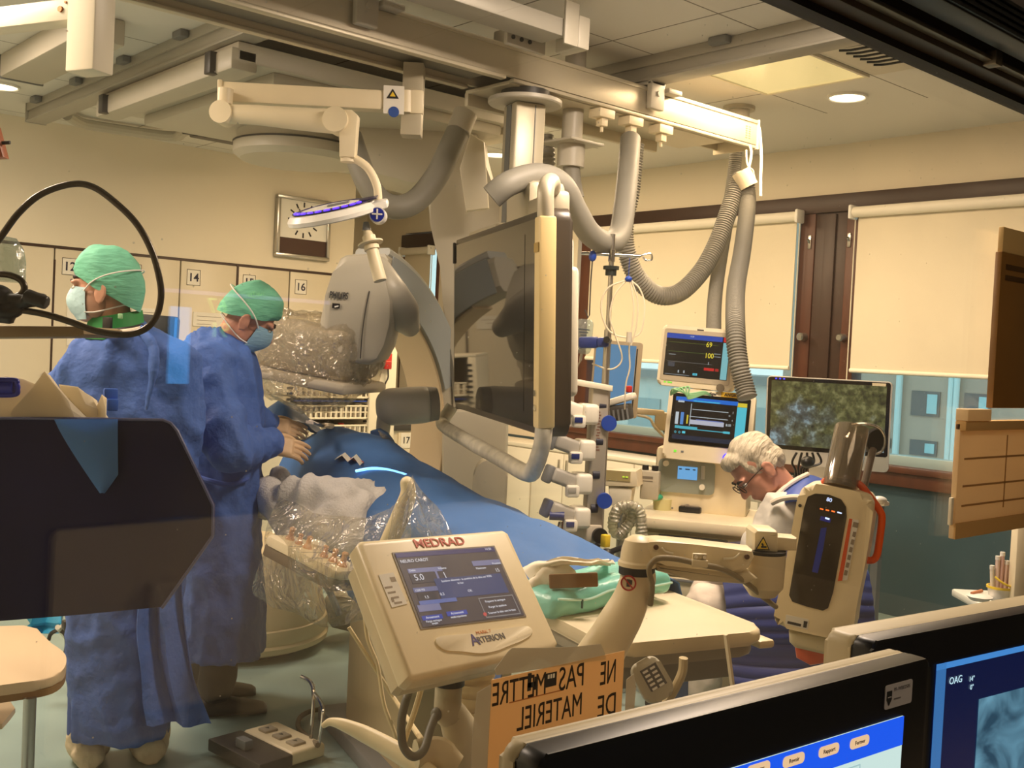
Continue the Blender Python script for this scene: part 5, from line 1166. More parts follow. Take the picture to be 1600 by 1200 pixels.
m=MB(T); m.box((-.05,zb+.025,0),(.17,.075,.09),bev=.012); m.mi=1; m.cyl((.02,zb+.02,.03),(.02,zb+.02,.065),.032,seg=20); m.build('base_box',[mat('box_grey',(206,196,176),.5),BLACK],pr)
m=MB(T); m.box((0,zb/2,-.05),(.04,zb,.03)); m.build('floor_post',STEEL,pr)
for k,(px,py) in enumerate(((951,661),(944,782))):
    q=at(px,py,4.4); m=MB(); m.cyl(q-RIGHT*.03,q+RIGHT*.012,.014); m.cyl(q+RIGHT*.0-FWD*.02,q+RIGHT*.0+FWD*.01,.032,seg=20); m.build('blue_knob',BLUEP,pr)
PW=mat('pump_white',(236,230,214),.35); PG=mat('pump_grey',(176,172,162),.45)
names=['topmost infusion pump on the rack just under the display frame','second infusion pump from the top with a blue button','third infusion pump from the top tilted on the rack','lowest infusion pump with a blue end and red line below']
for k,(px,py) in enumerate(((898,644),(893,700),(888,752),(885,805))):
    q=at(px,py,4.38); pu=thing('infusion_pump',names[k],'infusion pump',q-UP*.05,'infusion pumps on the rack')
    T=frame(q,-FWD+RIGHT*.25,roll=-.32)
    m=MB(T); m.box((-.02,.005,-.02),(.125,.062,.13),bev=.014,seg=3); m.build('body',PG if k else PW,pu)
    m=MB(T@M.Rotation(.32,4,'Z')); m.box((.055,-.005,.0),(.07,.085,.12),bev=.016,seg=3); m.build('drive_head',PW,pu)
    m=MB(T@M.Rotation(.32,4,'Z')); m.box((.005,-.035,.045),(.055,.05,.04),bev=.01); m.mi=1; m.box((-.002,-.028,.066),(.034,.022,.004),bev=.001); m.build('grip',[PW,NAVY if k!=2 else PG],pu)
    m=MB(T); m.box((-.09,.0,-.01),(.025,.075,.09),bev=.01); m.build('end_cap',GREYD if k<3 else mat('slate_blue',(60,74,110),.5),pu)
    m=MB(T@M.Rotation(.32,4,'Z')); m.box((.115,.0,-.03),(.06,.05,.06),bev=.008); m.cyl((.10,.03,.0),(.13,.03,.0),.02); m.build('clamp',mat('clamp_dark_navy',(34,38,56),.5),pu)
q=at(870,806,4.33); m=MB(); m.cyl(q-RIGHT*.03,q+RIGHT*.03,.018); m.build('blue_plunger',NAVY,pu)
sl=thing('syringe_lines','thin dark and red lines hanging below the lowest pump','tubing',at(882,850,4.4))
m=MB(); m.tube([at(874,815,4.38),at(870,830,4.38),at(866,838,4.38)],.004,6); m.tube([at(880,815,4.38),at(877,832,4.38),at(871,840,4.38)],.004,6); m.build('dark_line',DARK,sl)
m=MB(); m.cyl(at(882,812,4.38),at(880,832,4.38),.008,.005); m.build('red_cap',REDP,sl); m=MB(); m.cyl(at(880,832,4.38),at(879,845,4.38),.002); m.build('needle',PAPER,sl)
m=MB(); m.box(at(946,845,4.3),(.03,.03,.05),bev=.004); tag(m.build('yellow_tag',YELLOW),'small yellow tag beside the round plug of the pump rack','tag')
m=MB(); m.tube([at(935,850,4.35),at(930,860,4.35),at(938,870,4.35),at(955,862,4.35),at(975,855,4.35)],.012,8); m.ell(at(948,868,4.35),.03); tag(m.build('cable_bundle',BLACK),'tangle of black cable and plug below the pump rack','cable')
# ================= ANAESTHESIA WORKSTATION =================
ANX=(RIGHT*.93-FWD*.0+FWD*.10).normalized()
q=at(1088,900,4.85); base=V((q.x,q.y,0)); nrm=(-FWD-RIGHT*.30).normalized(); T=frame(base,nrm)
zd=lambda py,d=4.7: at(1085,py,d).z
an=thing('anaesthesia_machine','cream anaesthesia workstation with ventilator screen, drawers and flow panel','anaesthesia machine',base)
W=.50
zt=zd(806); 
m=MB(T); m.box((-.0,zt-.028,.02),(W+.02,.05,.55),bev=.015); m.build('worktop',CREAM2,an)
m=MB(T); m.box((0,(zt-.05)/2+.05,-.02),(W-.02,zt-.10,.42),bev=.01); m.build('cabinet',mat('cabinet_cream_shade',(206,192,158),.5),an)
for k in range(3):
    z0=zt-.10-.095*k; m=MB(T); m.box((0,z0-.02,.20),(W-.03,.08,.02),bev=.006); dr_=m.build('drawer',CREAM2,an)
    m=MB(T); m.box((0,z0+.01,.215),(.30,.012,.012),bev=.003); m.build('drawer_grip',GREYD,dr_)
m=MB(T); m.text('Atlan A350',.022,M.Translation((.12,zt-.105,.2112)),depth=.0005,sx=.8); m.build('model_text',mat('print_grey',(120,112,98),.7),dr_)
# flow panel block
z0=zd(785,4.78); z1=zd(706,4.78)
m=MB(T); m.box((.0,(zt+z1)/2,-.10),(.42,z1-zt+.02,.26),bev=.02); m.build('upper_body',CREAM2,an)
m=MB(T); m.rrect(.255,.15,.02,.012,M.Translation((-.065,zd(747,4.78),.03)),.004); fpn=m.build('flow_panel',mat('sage_grey_panel',(150,156,142),.5),an)
m=MB(T); m.box((-.06,zd(741,4.78),.0435),(.088,.058,.003)); m.build('flow_display',emis('pale_blue_lcd',(120,190,250),.9),fpn)
m=MB(T)
for x,w in ((-.092,.012),(-.060,.02),(-.03,.012)): m.box((x,zd(735,4.78),.0455),(w,.006,.001))
m.build('display_print',mat('lcd_ink',(60,96,150),.6),fpn)
for x,y in ((-.158,.055),(.01,-.04)): m=MB(T); m.cyl((x,zd(747,4.78)+y,.04),(x,zd(747,4.78)+y,.06),.013,seg=18); m.build('knob',CREAM,fpn)
m=MB(T); m.cyl((.01,zd(747,4.78)-.005,.045),(.01,zd(747,4.78)+.055,.045),.009,seg=12); m.build('flow_tube',mat('pale_tube',(190,190,176),.3),fpn)
# ventilator screen
q=at(1108,662,4.74); VT=frame(q,nrm+UP*.16,roll=-.035); VW,VH=.385,.32
m=MB(VT); m.rrect(VW,VH,.02,.06,M.Translation((0,-.012,-.06)),.012,5,3); vn=m.build('ventilator_housing',CREAM2,an)
m=MB(VT); m.rrect(.345,.225,.008,.004,M.Translation((0.0,.012,-.001))); m.build('screen_bezel',mat('screen_black',(18,16,16),.15),vn)
def screen(T,name,par,items,texts,bgmat):
    m=MB(T); mats=[bgmat]; idx={}
    m.box(items[0][0]+(0,),(items[0][1][0],items[0][1][1],.001))
    for c,s,col,st in items[1:]:
        key=(col,st)
        if key not in idx: idx[key]=len(mats); mats.append(emis('screen_%d_%d_%d_%d'%(col+(int(st*10),)),col,st))
        m.mi=idx[key]; m.box((c[0],c[1],.0010),(s[0],s[1],.0008))
    for body,c,size,col,st in texts:
        key=(col,st)
        if key not in idx: idx[key]=len(mats); mats.append(emis('screen_%d_%d_%d_%d'%(col+(int(st*10),)),col,st))
        m.mi=idx[key]; m.text(body,size,M.Translation((c[0],c[1],.0016)),depth=.0002,sx=.85)
    return m.build(name,mats,par,None)
B1=(20,110,220); CY_=(90,215,240); WHT=(220,235,245); YEL=(240,220,60); RED=(220,40,40); GRN=(90,220,80)
its=[((0,0),(.318,.195)),((-.02,.088),(.275,.018),B1,1.0),((.137,-.012),(.042,.17),CY_,.9),((.137,.083),(.042,.018),YEL,.9),((-.133,.078),(.028,.012),WHT,.8),((-.02,.083),(.12,.006),CY_,1.0),
 ((.0,.045),(.16,.003),WHT,.7),((-.005,.012),(.17,.003),WHT,.7),((-.01,-.012),(.15,.020),(210,215,235),.8),((.0,-.001),(.12,.004),(120,140,220),.8),((-.086,.02),(.003,.10),WHT,.7),((-.145,.0),(.014,.055),WHT,.8),((-.122,.0),(.014,.055),(90,150,230),.9),((-.098,-.002),(.007,.04),YEL,.8),
 ((-.02,-.045),(.22,.004),CY_,.7),((-.10,-.040),(.10,.012),CY_,.7),((-.02,-.085),(.275,.02),(30,44,70),.8),((.08,-.045),(.03,.010),CY_,.9),((-.108,-.062),(.014,.01),CY_,1.0)]
tx_=[('8.00',(.085,-.012),.016,WHT,1.0),('1',(.10,.045),.016,WHT,1.0),('18',(.085,.03),.010,WHT,.9),('0',(.10,.010),.010,WHT,.9),('o',(-.145,-.062),.022,CY_,1.0),('o',(-.127,-.062),.022,CY_,1.0)]
screen(VT@M.Translation((0,.012,.0035)),'ventilator_screen',vn,its,tx_,emis('vent_bg',(34,26,26),.35))
m=MB(VT); m.box((-.137,-.137,.0),(.012,.010,.004)); m.mi=1; m.box((-.105,-.137,.0),(.012,.008,.004)); m.build('indicator',[emis('green_led',(120,220,60),1.5),GREYD],vn)
m=MB(VT); m.text('Dräger',.018,M.Translation((-.005,.135,.0008)),depth=.0005,bold=.0006); m.build('maker_name',mat('logo_grey',(46,48,56),.5),vn)
m=MB(VT); m.box((.092,.136,.001),(.105,.024,.002)); m.mi=1; m.text('ANGIO 1',.019,M.Translation((.092,.136,.0022)),depth=.0004,bold=.0006); m.build('yellow_label',[mat('orange_yellow_label',(246,196,40),.6),INK],vn)
kq=at(1138,716,4.68); m=MB(frame(kq,nrm)); m.lathe([(.013,0),(.024,0),(.024,.012),(.013,.012)],seg=24,ring=True); m.build('blue_dial_ring',emis('blue_dial',(60,50,255),3.0),an)
m=MB(frame(kq,nrm)); m.cyl((0,0,0),(0,0,.02),.012,seg=18); m.build('dial',CREAM,an)
m=MB(T); m.box((.19,zd(690,4.78),-.12),(.05,.40,.10),bev=.01); m.build('side_column',mat('column_beige',(190,178,148),.5),an)
m=MB(T); m.cyl((-.05,zd(640,4.8),-.09),(-.05,zd(600,4.8)+.0,-.09),.022); m.build('monitor_post',CREAM2,an)
# patient monitor on top
q=at(1090,559,4.78); MT=frame(q,nrm+UP*.06,roll=-.045)
vm=thing('patient_monitor','cream patient monitor on top showing 69 and 100 in yellow','monitor',q-UP*.15)
m=MB(MT); m.rrect(.345,.275,.022,.085,M.Translation((0,0,-.085)),.014,5,3); m.build('housing',CREAM2,vm)
m=MB(MT); m.rrect(.312,.235,.012,.003,M.Translation((-.004,.004,-.0005))); m.build('bezel',mat('taupe_bezel',(186,172,146),.5),vm)
its=[((0,0),(.285,.192)),((-.018,.084),(.25,.022),(40,80,190),.9),((.126,-.012),(.028,.165),(150,225,235),.75),((.126,.084),(.028,.022),RED,.9),((-.02,.056),(.22,.0018),(130,150,60),.5),((-.02,.014),(.22,.0018),(120,150,70),.5),((-.03,-.032),(.20,.0018),(150,150,150),.5),((-.11,.0),(.03,.003),WHT,.4),((-.11,-.045),(.03,.02),(110,120,140),.3),((.06,-.054),(.045,.012),RED,.9),((.095,-.054),(.015,.012),RED,.6),((.0,-.082),(.02,.010),CY_,.9),((-.075,-.075),(.006,.012),WHT,.6),((-.05,-.075),(.006,.012),WHT,.6),((-.08,-.09),(.11,.003),WHT,.3),((.09,.018),(.03,.003),WHT,.4),((.09,.005),(.03,.003),WHT,.4)]
tx_=[('69',(.05,.055),.032,YEL,1.2),('100',(.055,.006),.032,YEL,1.2),('1',(.055,-.028),.018,WHT,1.0),('14:28',(-.03,.086),.010,WHT,.9),('0.80',(.0,-.082),.008,(20,60,70),.5)]
screen(MT@M.Translation((-.004,.006,.003)),'screen',vm,its,tx_,emis('monitor_bg',(18,18,16),.3))
m=MB(MT); 
for x in (-.135,-.118,-.108): m.box((x,-.122,.0),(.010,.006,.003))
m.build('green_indicator',emis('green_led',(120,220,60),1.5),vm)
m=MB(MT); m.cyl((.115,-.125,-.01),(.115,-.125,.014),.018,seg=20); m.build('rotary_knob',mat('knob_taupe',(120,108,88),.5),vm)
m=MB(MT); m.box((.0,.125,.0),(.03,.006,.002)); m.build('maker_badge',DARK,vm)
m=MB(MT); m.box((.05,-.16,-.05),(.04,.06,.04),bev=.005); m.build('neck',CREAM2,vm)
m=MB(); 
for k in range(5): m.tube([at(1048,617,4.72),at(1052+6*k,608-k,4.66),at(1075,615+2*k,4.66),at(1100,612+k,4.68),at(1110,618,4.72)],.004,6)
tag(m.build('green_cables',mat('pale_green_cable',(150,206,150),.5)),'coiled pale green cables between the two anaesthesia screens','cable')
# loose things on the worktop
za=zt-.003
def top(px,py): return on(px,py,'z',za)
q=top(1082,798); m=MB(M.Translation(q)@M.Rotation(.5,4,'Z')); m.box((0,0,.014),(.17,.10,.026),bev=.006); m.mi=1; m.box((0,0,.029),(.15,.08,.004)); m.box((.02,.01,.036),(.16,.012,.008),(0,.1,.4),.003); m.box((-.02,-.01,.036),(.14,.012,.008),(0,-.1,-.5),.003); tag(m.build('tray',[BLACK,mat('tray_steel',(140,130,116),.4)]),'small black tray of instruments on the anaesthesia worktop','tray')
q=top(1035,796); m=MB(M.Translation(q)); m.cyl((0,0,0),(0,0,.05),.042,.046,20); m.mi=1; m.ell((-.05,0,.06),(.036,.03,.016)); m.ell((.055,.02,.066),(.036,.03,.016)); tag(m.build('breathing_mask',[mat('pale_yellow_clear',(214,206,150),.3),mat('green_valve',(60,170,130),.4)]),'small breathing mask with green valves on the worktop corner','breathing mask')
q=top(1138,785); m=MB(); m.ell(q+UP*.07,(.085,.05,.09)); m.ell(q+UP*.02,(.10,.06,.04)); m.fuse(.01,1); m.crumple(.03,14,3); tag(m.build('plastic_bag',MATS['crinkled_film'],None,60),'crumpled clear plastic bag on the worktop near the bowed head','plastic bag')
m=MB(); m.tube([top(1110,800)+UP*.01,top(1098,795)+UP*.03,top(1070,790)+UP*.04,top(1050,798)+UP*.012],.005,8); tag(m.build('dark_cable',GREYD),'thin grey cable over the tray on the worktop','cable')
# side unit with grey box, printer, breathing hoses
q=at(970,750,4.75); T2=frame(V((q.x,q.y,0)),nrm)
pt=thing('printer_unit','cream slanted module with small green screen beside the pump rack','printer',V((q.x,q.y,at(970,795,4.75).z)))
zc=at(970,752,4.7).z
m=MB(T2); m.prism([(-.075,.02),(.075,.03),(.085,-.04),(-.085,-.05)],.14,M.Translation((0,zc+.02,-.10)),.008); m.build('housing',CREAM2,pt)
m=MB(T2@M.Translation((0,zc+.022,.041))); m.box((-.005,.0,.0),(.11,.045,.004)); m.build('green_screen',mat('screen_amber',(176,160,110),.3),pt)
m=MB(T2@M.Translation((0,zc+.02,.045)));
for x in (.02,.035): m.box((x,.0,0),(.01,.006,.002))
m.build('lit_digits',emis('lime',(200,230,60),1.2),pt)
m=MB(T2); m.prism([(-.055,.0),(.055,.0),(.045,-.085),(-.045,-.085)],.09,M.Translation((.005,zc-.03,-.06)),.008); m.build('paper_flap',CREAM,pt)
m=MB(T2); m.cyl((0,.03,-.08),(0,zc-.05,-.08),.022); m.box((0,.02,-.08),(.14,.04,.14),bev=.01); m.build('stand',STEEL,pt)
q=at(1017,752,4.85); T3=frame(q,nrm); gb=thing('grey_module','small grey box module with two dark valves on top','medical module',q-UP*.07)
m=MB(T3); m.box((0,-.015,0),(.085,.13,.08),bev=.008); m.build('body',mat('module_grey',(188,180,160),.5),gb)
for x in (-.028,.016): m=MB(T3); m.cyl((x,.05,0),(x,.072,0),.015); m.build('valve',BLACK,gb)
m=MB(T3); m.box((-.01,.02,.0405),(.05,.012,.001)); m.box((-.01,.004,.0405),(.05,.004,.001)); m.build('print',mat('print_grey',(120,112,98),.7),gb)
bh=thing('breathing_hoses','looped clear corrugated breathing hoses hanging beside the drawers','hose',at(985,900,4.5))
TB=clear_mat('tube_plastic2',(226,228,216),.12,.35,.2,.3,40,(226,216,190))
for j,pts in enumerate((((960,815),(965,795),(985,790),(1000,800),(1003,830),(1005,870)),((985,790),(962,800),(958,825),(968,835),(985,815),(990,795)),((975,880),(972,840),(985,800),(1000,812),(1000,850)))):
    m=MB(); P=spline([at(x,y,4.45+.03*j) for x,y in pts],12); m.tube(P,corr(.022,.016,.10),12,sm=False); m.build('corrugated_hose',TB,bh)
# desk top monitor seen edge-on with blue screen, on an arm
q=at(962,592,5.2); T4=frame(q,nrm+RIGHT*.15,roll=-.035)
dm=thing('desk_monitor','flat monitor with plain pale blue screen behind the infusion pole','monitor',q-UP*.2)
m=MB(T4); m.rrect(.235,.37,.012,.035,M.Translation((0,0,-.035)),.006); m.build('housing',mat('monitor_taupe',(176,160,132),.45),dm)
m=MB(T4); m.box((-.01,.0,.0005),(.195,.335,.002)); m.mi=1; m.box((.093,-.01,.001),(.006,.33,.002)); m.build('screen',[emis('pale_blue_screen',(104,160,206),.75),BLACK],dm)
m=MB(T4); m.box((.14,-.15,-.06),(.22,.03,.05),bev=.01); m.box((.24,-.19,-.06),(.07,.09,.05),bev=.01); m.tube([(.12,-.17,-.04),(.18,-.18,-.03),(.21,-.22,-.03),(.28,-.28,-.03)],.007,8); m.build('arm',mat('arm_beige',(196,182,150),.5),dm)
m=MB(T4); m.tube([(.24,-.2,-.06),(.30,-.3,-.06),(.38,-.7,-.08)],.02,8); m.box((.1,-.0,-.09),(.02,.02,.08)); m.build('arm_bracket',DARK,dm)
m=MB(); T5=frame(at(966,645,4.7),nrm,roll=.2); m=MB(T5); m.box((0,0,0),(.12,.07,.10),bev=.012); m.mi=1
for k in range(6): m.box((-.05+.02*k,-.01,.052),(.008,.05,.006))
kb=tag(m.build('folded_keyboard',[DARK,GREYD]),'folded dark keyboard clamped on the pole below the blue screen','keyboard')
m=MB(T5); m.box((.01,.055,.0),(.15,.03,.11),(0,0,.15),.01); tag(m.build('white_clamp',PW),'white plastic clamp on top of the folded keyboard','clamp')
WC=mat('white_counter',(232,226,210),.4)
m=MB(); m.bb((XW-.40,3.98,.755),(XW-.055,7.62,.785),.004); tag(m.build('counter',WC),'long white worktop of the low cabinets under the left window','counter')
for k,lb in enumerate(('white low cabinet under the window behind the anaesthesia drawers','white low cabinet under the window behind the printer module','white low cabinet under the window behind the infusion pumps','white low cabinet left of the infusion pumps, above the blue drape','white low cabinet in the corner behind the big display')):
    y0_=4.0+.72*k; cb9=thing('low_cabinet',lb,'cabinet',V((XW-.22,y0_+.36,0)),'low cabinets under the window')
    MB().bb((XW-.38,y0_+.004,.06),(XW-.01,y0_+.716,.754)).bb((XW-.35,y0_+.01,0),(XW-.02,y0_+.71,.06)).build('body',WC,cb9)
    for j in (0,1):
        a9=y0_+.008+.354*j; d9=MB().bb((XW-.40,a9,.08),(XW-.381,a9+.346,.745),.003).build('door',WC,cb9)
        MB().bb((XW-.415,a9+(.30 if j==0 else .03),.60),(XW-.40,a9+(.315 if j==0 else .045),.70),.003).build('handle',STEEL,d9)
    MB().bb((XW-.3805,y0_+.354,.08),(XW-.379,y0_+.362,.745)).build('door_gap',BLACK,cb9)
# all-in-one computer
q=at(1292,648,5.4); IT=frame2(q,V((.41,-.912,0)),V((-.10,-.045,.994)))
im=thing('desktop_computer','silver all-in-one computer showing a green nature picture','computer',q-UP*.3)
m=MB(IT); m.rrect(.615,.455,.02,.02,M.Translation((0,-.045,-.02)),.004); m.build('aluminium_case',mat('silver_case',(206,204,198),.35,.3),im)
m=MB(IT); m.rrect(.60,.375,.012,.002,M.Translation((0,-.008,-.0005))); m.build('black_glass',mat('screen_black',(18,16,16),.15),im)
NAT=bpy.data.materials.new('nature_picture'); NAT.use_nodes=True; nt=NAT.node_tree; bs_=nt.nodes['Principled BSDF']; bs_.inputs['Base Color'].default_value=(.01,.01,.01,1); bs_.inputs['Roughness'].default_value=.3
tc=nt.nodes.new('ShaderNodeTexCoord'); n1=nt.nodes.new('ShaderNodeTexNoise'); n1.inputs['Scale'].default_value=7; n1.inputs['Detail'].default_value=12; n1.inputs['Roughness'].default_value=.68; n1.inputs['Distortion'].default_value=.3; nt.links.new(tc.outputs['Object'],n1.inputs['Vector'])
cr=nt.nodes.new('ShaderNodeValToRGB'); e=cr.color_ramp.elements; e[0].position=.30; e[0].color=(.02,.02,.012,1); e[1].position=.72; e[1].color=(.30,.42,.40,1)
for pos,c in ((.40,(.05,.05,.018,1)),(.46,(.17,.17,.05,1)),(.52,(.03,.035,.012,1)),(.57,(.13,.12,.07,1)),(.62,(.04,.045,.035,1))): x=cr.color_ramp.elements.new(pos); x.color=c
nt.links.new(n1.outputs['Fac'],cr.inputs[0])
n2=nt.nodes.new('ShaderNodeTexNoise'); n2.inputs['Scale'].default_value=3.2; n2.inputs['Detail'].default_value=3; nt.links.new(tc.outputs['Object'],n2.inputs['Vector'])
n3=nt.nodes.new('ShaderNodeTexNoise'); n3.inputs['Scale'].default_value=26; n3.inputs['Detail'].default_value=8; n3.inputs['Roughness'].default_value=.7; nt.links.new(tc.outputs['Object'],n3.inputs['Vector'])
c2=nt.nodes.new('ShaderNodeValToRGB'); k2=c2.color_ramp.elements; k2[0].position=.36; k2[0].color=(.025,.03,.03,1); k2[1].position=.66; k2[1].color=(.28,.42,.48,1); xx=c2.color_ramp.elements.new(.52); xx.color=(.09,.11,.11,1); nt.links.new(n3.outputs['Fac'],c2.inputs[0])
c1=nt.nodes.new('ShaderNodeValToRGB'); k1=c1.color_ramp.elements; k1[0].position=.36; k1[0].color=(.02,.022,.01,1); k1[1].position=.66; k1[1].color=(.24,.24,.10,1); xx=c1.color_ramp.elements.new(.52); xx.color=(.09,.095,.03,1); nt.links.new(n3.outputs['Fac'],c1.inputs[0])
st_=nt.nodes.new('ShaderNodeMapRange'); st_.inputs[1].default_value=.47; st_.inputs[2].default_value=.56; nt.links.new(n2.outputs['Fac'],st_.inputs[0])
mxn=nt.nodes.new('ShaderNodeMix'); mxn.data_type='RGBA'; nt.links.new(st_.outputs[0],mxn.inputs[0]); nt.links.new(c1.outputs[0],mxn.inputs[6]); nt.links.new(c2.outputs[0],mxn.inputs[7])
nt.links.new(mxn.outputs[2],bs_.inputs['Emission Color']); bs_.inputs['Emission Strength'].default_value=1.0
m=MB(IT); m.box((0,-.006,.002),(.565,.335,.001)); m.build('screen',NAT,im)
m=MB(IT); m.box((.245,.168,.002),(.065,.014,.001)); m.build('sticker',mat('cream_sticker',(240,226,190),.6),im)
m=MB(IT); 
for x in (-.26,-.24,-.22): m.box((x,.172,.002),(.008,.006,.001))
m.build('blue_led',emis('blue_led2',(60,60,255),3.0),im)
m=MB(IT); m.prism([(-.09,-.27),(.09,-.27),(.08,-.42),(-.08,-.42)],.02,M.Translation((0,0,-.08))); m.box((0,-.43,-.06),(.2,.015,.2),bev=.004); m.build('stand',mat('silver_case',(206,204,198),.35,.3),im)
dk=thing('desk','narrow desk carrying the computer under the window','desk',V((4.95,2.9,0)))
zz=(IT@V((0,-.4375,-.06))).z
m=MB(); m.bb((4.5,2.78,zz-.03),(5.1,3.7,zz),.004); m.build('desk_top',mat('white_counter',(232,226,210),.4),dk)
for x,y in ((4.53,2.81),(5.07,2.81),(4.53,3.66),(5.07,3.66)): m=MB(); m.bb((x-.02,y-.02,0),(x+.02,y+.02,zz-.03)); m.build('leg',GREYD,dk)
m=MB(); 
for k in range(5): a=at(1245+8*k,707,5.2); m.tube([a,a-UP*.05+RIGHT*.01*(k-2),a-UP*.10-RIGHT*.012*k,V((a.x,a.y,zz+.01))+RIGHT*.03*k],.006,6)
m.ell(at(1262,722,5.15),(.04,.03,.03)); tag(m.build('cable_tangle',BLACK),'tangle of dark cables hanging below the computer screen','cable')
m=MB(); q=V((4.68,3.1,zz)); T=M.Translation(q)@M.Rotation(1.4,4,'Z'); m=MB(T); m.box((0,0,.01),(.32,.12,.02),bev=.005); tag(m.build('keyboard',PAPER),'white keyboard on the desk in front of the computer','keyboard')
# ================= CONTRAST INJECTOR =================
def loc(T,px,py):
    """where a sight line meets the face plane of a thing (local x, y)"""
    Ti=T.inverted(); o=Ti@CAM; r=(Ti.to_3x3()@ray(px,py)); k=-o.z/r.z; return (o.x+r.x*k,o.y+r.y*k)
def lpoly(T,pts): return [loc(T,*p) for p in pts]
def lquad(m,T,pts,d,z=0.0): 
    q=lpoly(T,pts); m.prism(q,d,M.Translation((0,0,z)))
IV_=mat('injector_ivory',(246,230,190),.38,var=.04,vs=9)
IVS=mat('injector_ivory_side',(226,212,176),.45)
fc=at(716,938,2.1)
FT=frame2(fc,V((.996,.045,-.034)),V((.08,.72,.69)))
inj=thing('injector_console','ivory tilted injector touch screen with red lettering on a pedestal','injector console',V((fc.x,fc.y,.62)))
face=[(559,850),(565,843),(786,826),(796,832),(874,1004),(868,1014),(648,1062),(638,1056)]
fp_=lpoly(FT,face); area=sum(a[0]*b[1]-b[0]*a[1] for a,b in zip(fp_,fp_[1:]+fp_[:1]))
if area<0: fp_=fp_[::-1]
m=MB(FT); m.prism(fp_,.045,M.Translation((0,0,-.045)),.012,3); hs=m.build('housing',IV_,inj)
m=MB(FT); m.prism([(x*.93,y*.90-.004) for x,y in fp_],.05,M.Translation((0,0,-.09)),.015,3); m.build('rear_shell',IVS,inj)
sc_=[(616,866),(770,856),(818,962),(660,981)]
m=MB(FT); lquad(m,FT,[(612,864),(772,853),(822,964),(657,984)],.003,-.0015); m.build('screen_frame',mat('grey_bezel',(120,112,104),.5),inj)
m=MB(FT); mats=[emis('inj_bg',(92,84,92),.62)]; lquad(m,FT,sc_,.001,.0016)
def ipatch(pts,col,st=.7):
    key='inj_%d_%d_%d'%col; mm=emis(key,col,st)
    if mm not in mats: mats.append(mm)
    m.mi=mats.index(mm); lquad(m,FT,pts,.0005,.0026+.0006*mats.index(mm)*.2)
def S(u,v):
    a=[sc_[0][i]+(sc_[1][i]-sc_[0][i])*u for i in (0,1)]; b=[sc_[3][i]+(sc_[2][i]-sc_[3][i])*u for i in (0,1)]
    return (a[0]+(b[0]-a[0])*v,a[1]+(b[1]-a[1])*v)
def srect(u0,v0,u1,v1,col,st=.7): ipatch([S(u0,v0),S(u1,v0),S(u1,v1),S(u0,v1)],col,st)
srect(.0,.0,1,.06,(52,56,120)); srect(.06,.22,.40,.28,(142,146,190)); srect(.72,.18,1.0,.25,(142,146,190)); srect(.06,.28,.30,.42,(70,70,84)); srect(.32,.28,.34,.42,(142,146,190)); srect(.28,.38,.95,.66,(66,84,136)); srect(.04,.48,.28,.54,(120,128,176)); srect(.06,.55,.24,.66,(62,62,76)); srect(.05,.66,.42,.71,(110,130,200)); srect(.02,.71,.24,.80,(142,146,190)); srect(.02,.86,.22,.92,(60,84,190)); srect(.27,.84,.47,.90,(60,84,190)); srect(.92,.40,.95,.66,(142,146,190))
for a in ((.63,.70,.97,.712),(.63,.97,.97,.982),(.63,.70,.636,.98),(.964,.70,.97,.98)): srect(*a,(170,168,170),.6)
def stext(body,u,v,size,col=(225,228,240),al='CENTER'):
    mm=emis('inj_%d_%d_%d'%col,col,.9)
    if mm not in mats: mats.append(mm)
    m.mi=mats.index(mm); p=loc(FT,*S(u,v)); m.text(body,size,M.Translation((p[0],p[1],.0045)),depth=.0002,align=al)
stext('5.0',.14,.35,.020); stext('1',.40,.35,.020); stext('NEURO CAROT',.16,.12,.010); stext('Système désarmé - la position de la tête est VERS',.60,.42,.0068); stext('le bas',.52,.47,.0068); stext('OK',.58,.59,.008); stext('15',.93,.34,.012); stext('Débit',.10,.25,.007); stext('Volume',.40,.25,.007); stext('Maximum',.78,.29,.007); stext('Pression',.95,.24,.007); stext('1.5',.14,.62,.009); stext('0.3',.30,.60,.009); stext('1200 PSI',.10,.52,.007); stext('Armement',.12,.89,.0075); stext('Purge seringue',.12,.94,.0065); stext('simple',.12,.975,.006); stext('Armement',.37,.87,.0075); stext('multi-injections',.37,.92,.0065); stext('14:30',.93,.03,.008); stext('Préparer la seringue',.78,.76,.0068); stext('Purger le système',.78,.84,.0068); stext('Tourner la tête vers le haut',.80,.92,.0068)
m.mi=len(mats); mats.append(emis('inj_red',(220,90,90),.8)); p=loc(FT,*S(.63,.93)); m.cyl((p[0],p[1],.003),(p[0],p[1],.0048),.004,seg=12)
m.build('touch_screen',mats,hs,None)
RL=mat('red_lettering',(214,66,34),.45)
m=MB(FT); p=loc(FT,687,848); q=loc(FT,640,851); ang=math.atan2(p[1]-q[1],p[0]-q[0])
m.text('MEDRAD',.028,M.Translation((p[0],p[1],.001))@M.Rotation(ang,4,'Z'),depth=.0006,bold=.0003,sx=1.2); m.build('maker_name',RL,hs)
pl=lpoly(FT,spline([(680,1000),(690,995),(740,990),(790,983),(820,979),(830,984),(830,992),(815,1002),(795,1010),(775,1018),(750,1022),(720,1019),(695,1017),(682,1008)],4,True)); pl=[(p.x,p.y) for p in [V((a,b,0)) for a,b in pl]]
ar=sum(a[0]*b[1]-b[0]*a[1] for a,b in zip(pl,pl[1:]+pl[:1])); pl=pl if ar>0 else pl[::-1]
m=MB(FT); m.prism(pl,.005,M.Translation((0,0,-.002)),.0015); np_=m.build('name_plate',mat('injector_plate',(250,238,206),.35),inj)
p=loc(FT,764,999); q=loc(FT,735,1004); ang=math.atan2(p[1]-q[1],p[0]-q[0])
R_=M.Rotation(ang,4,'Z')
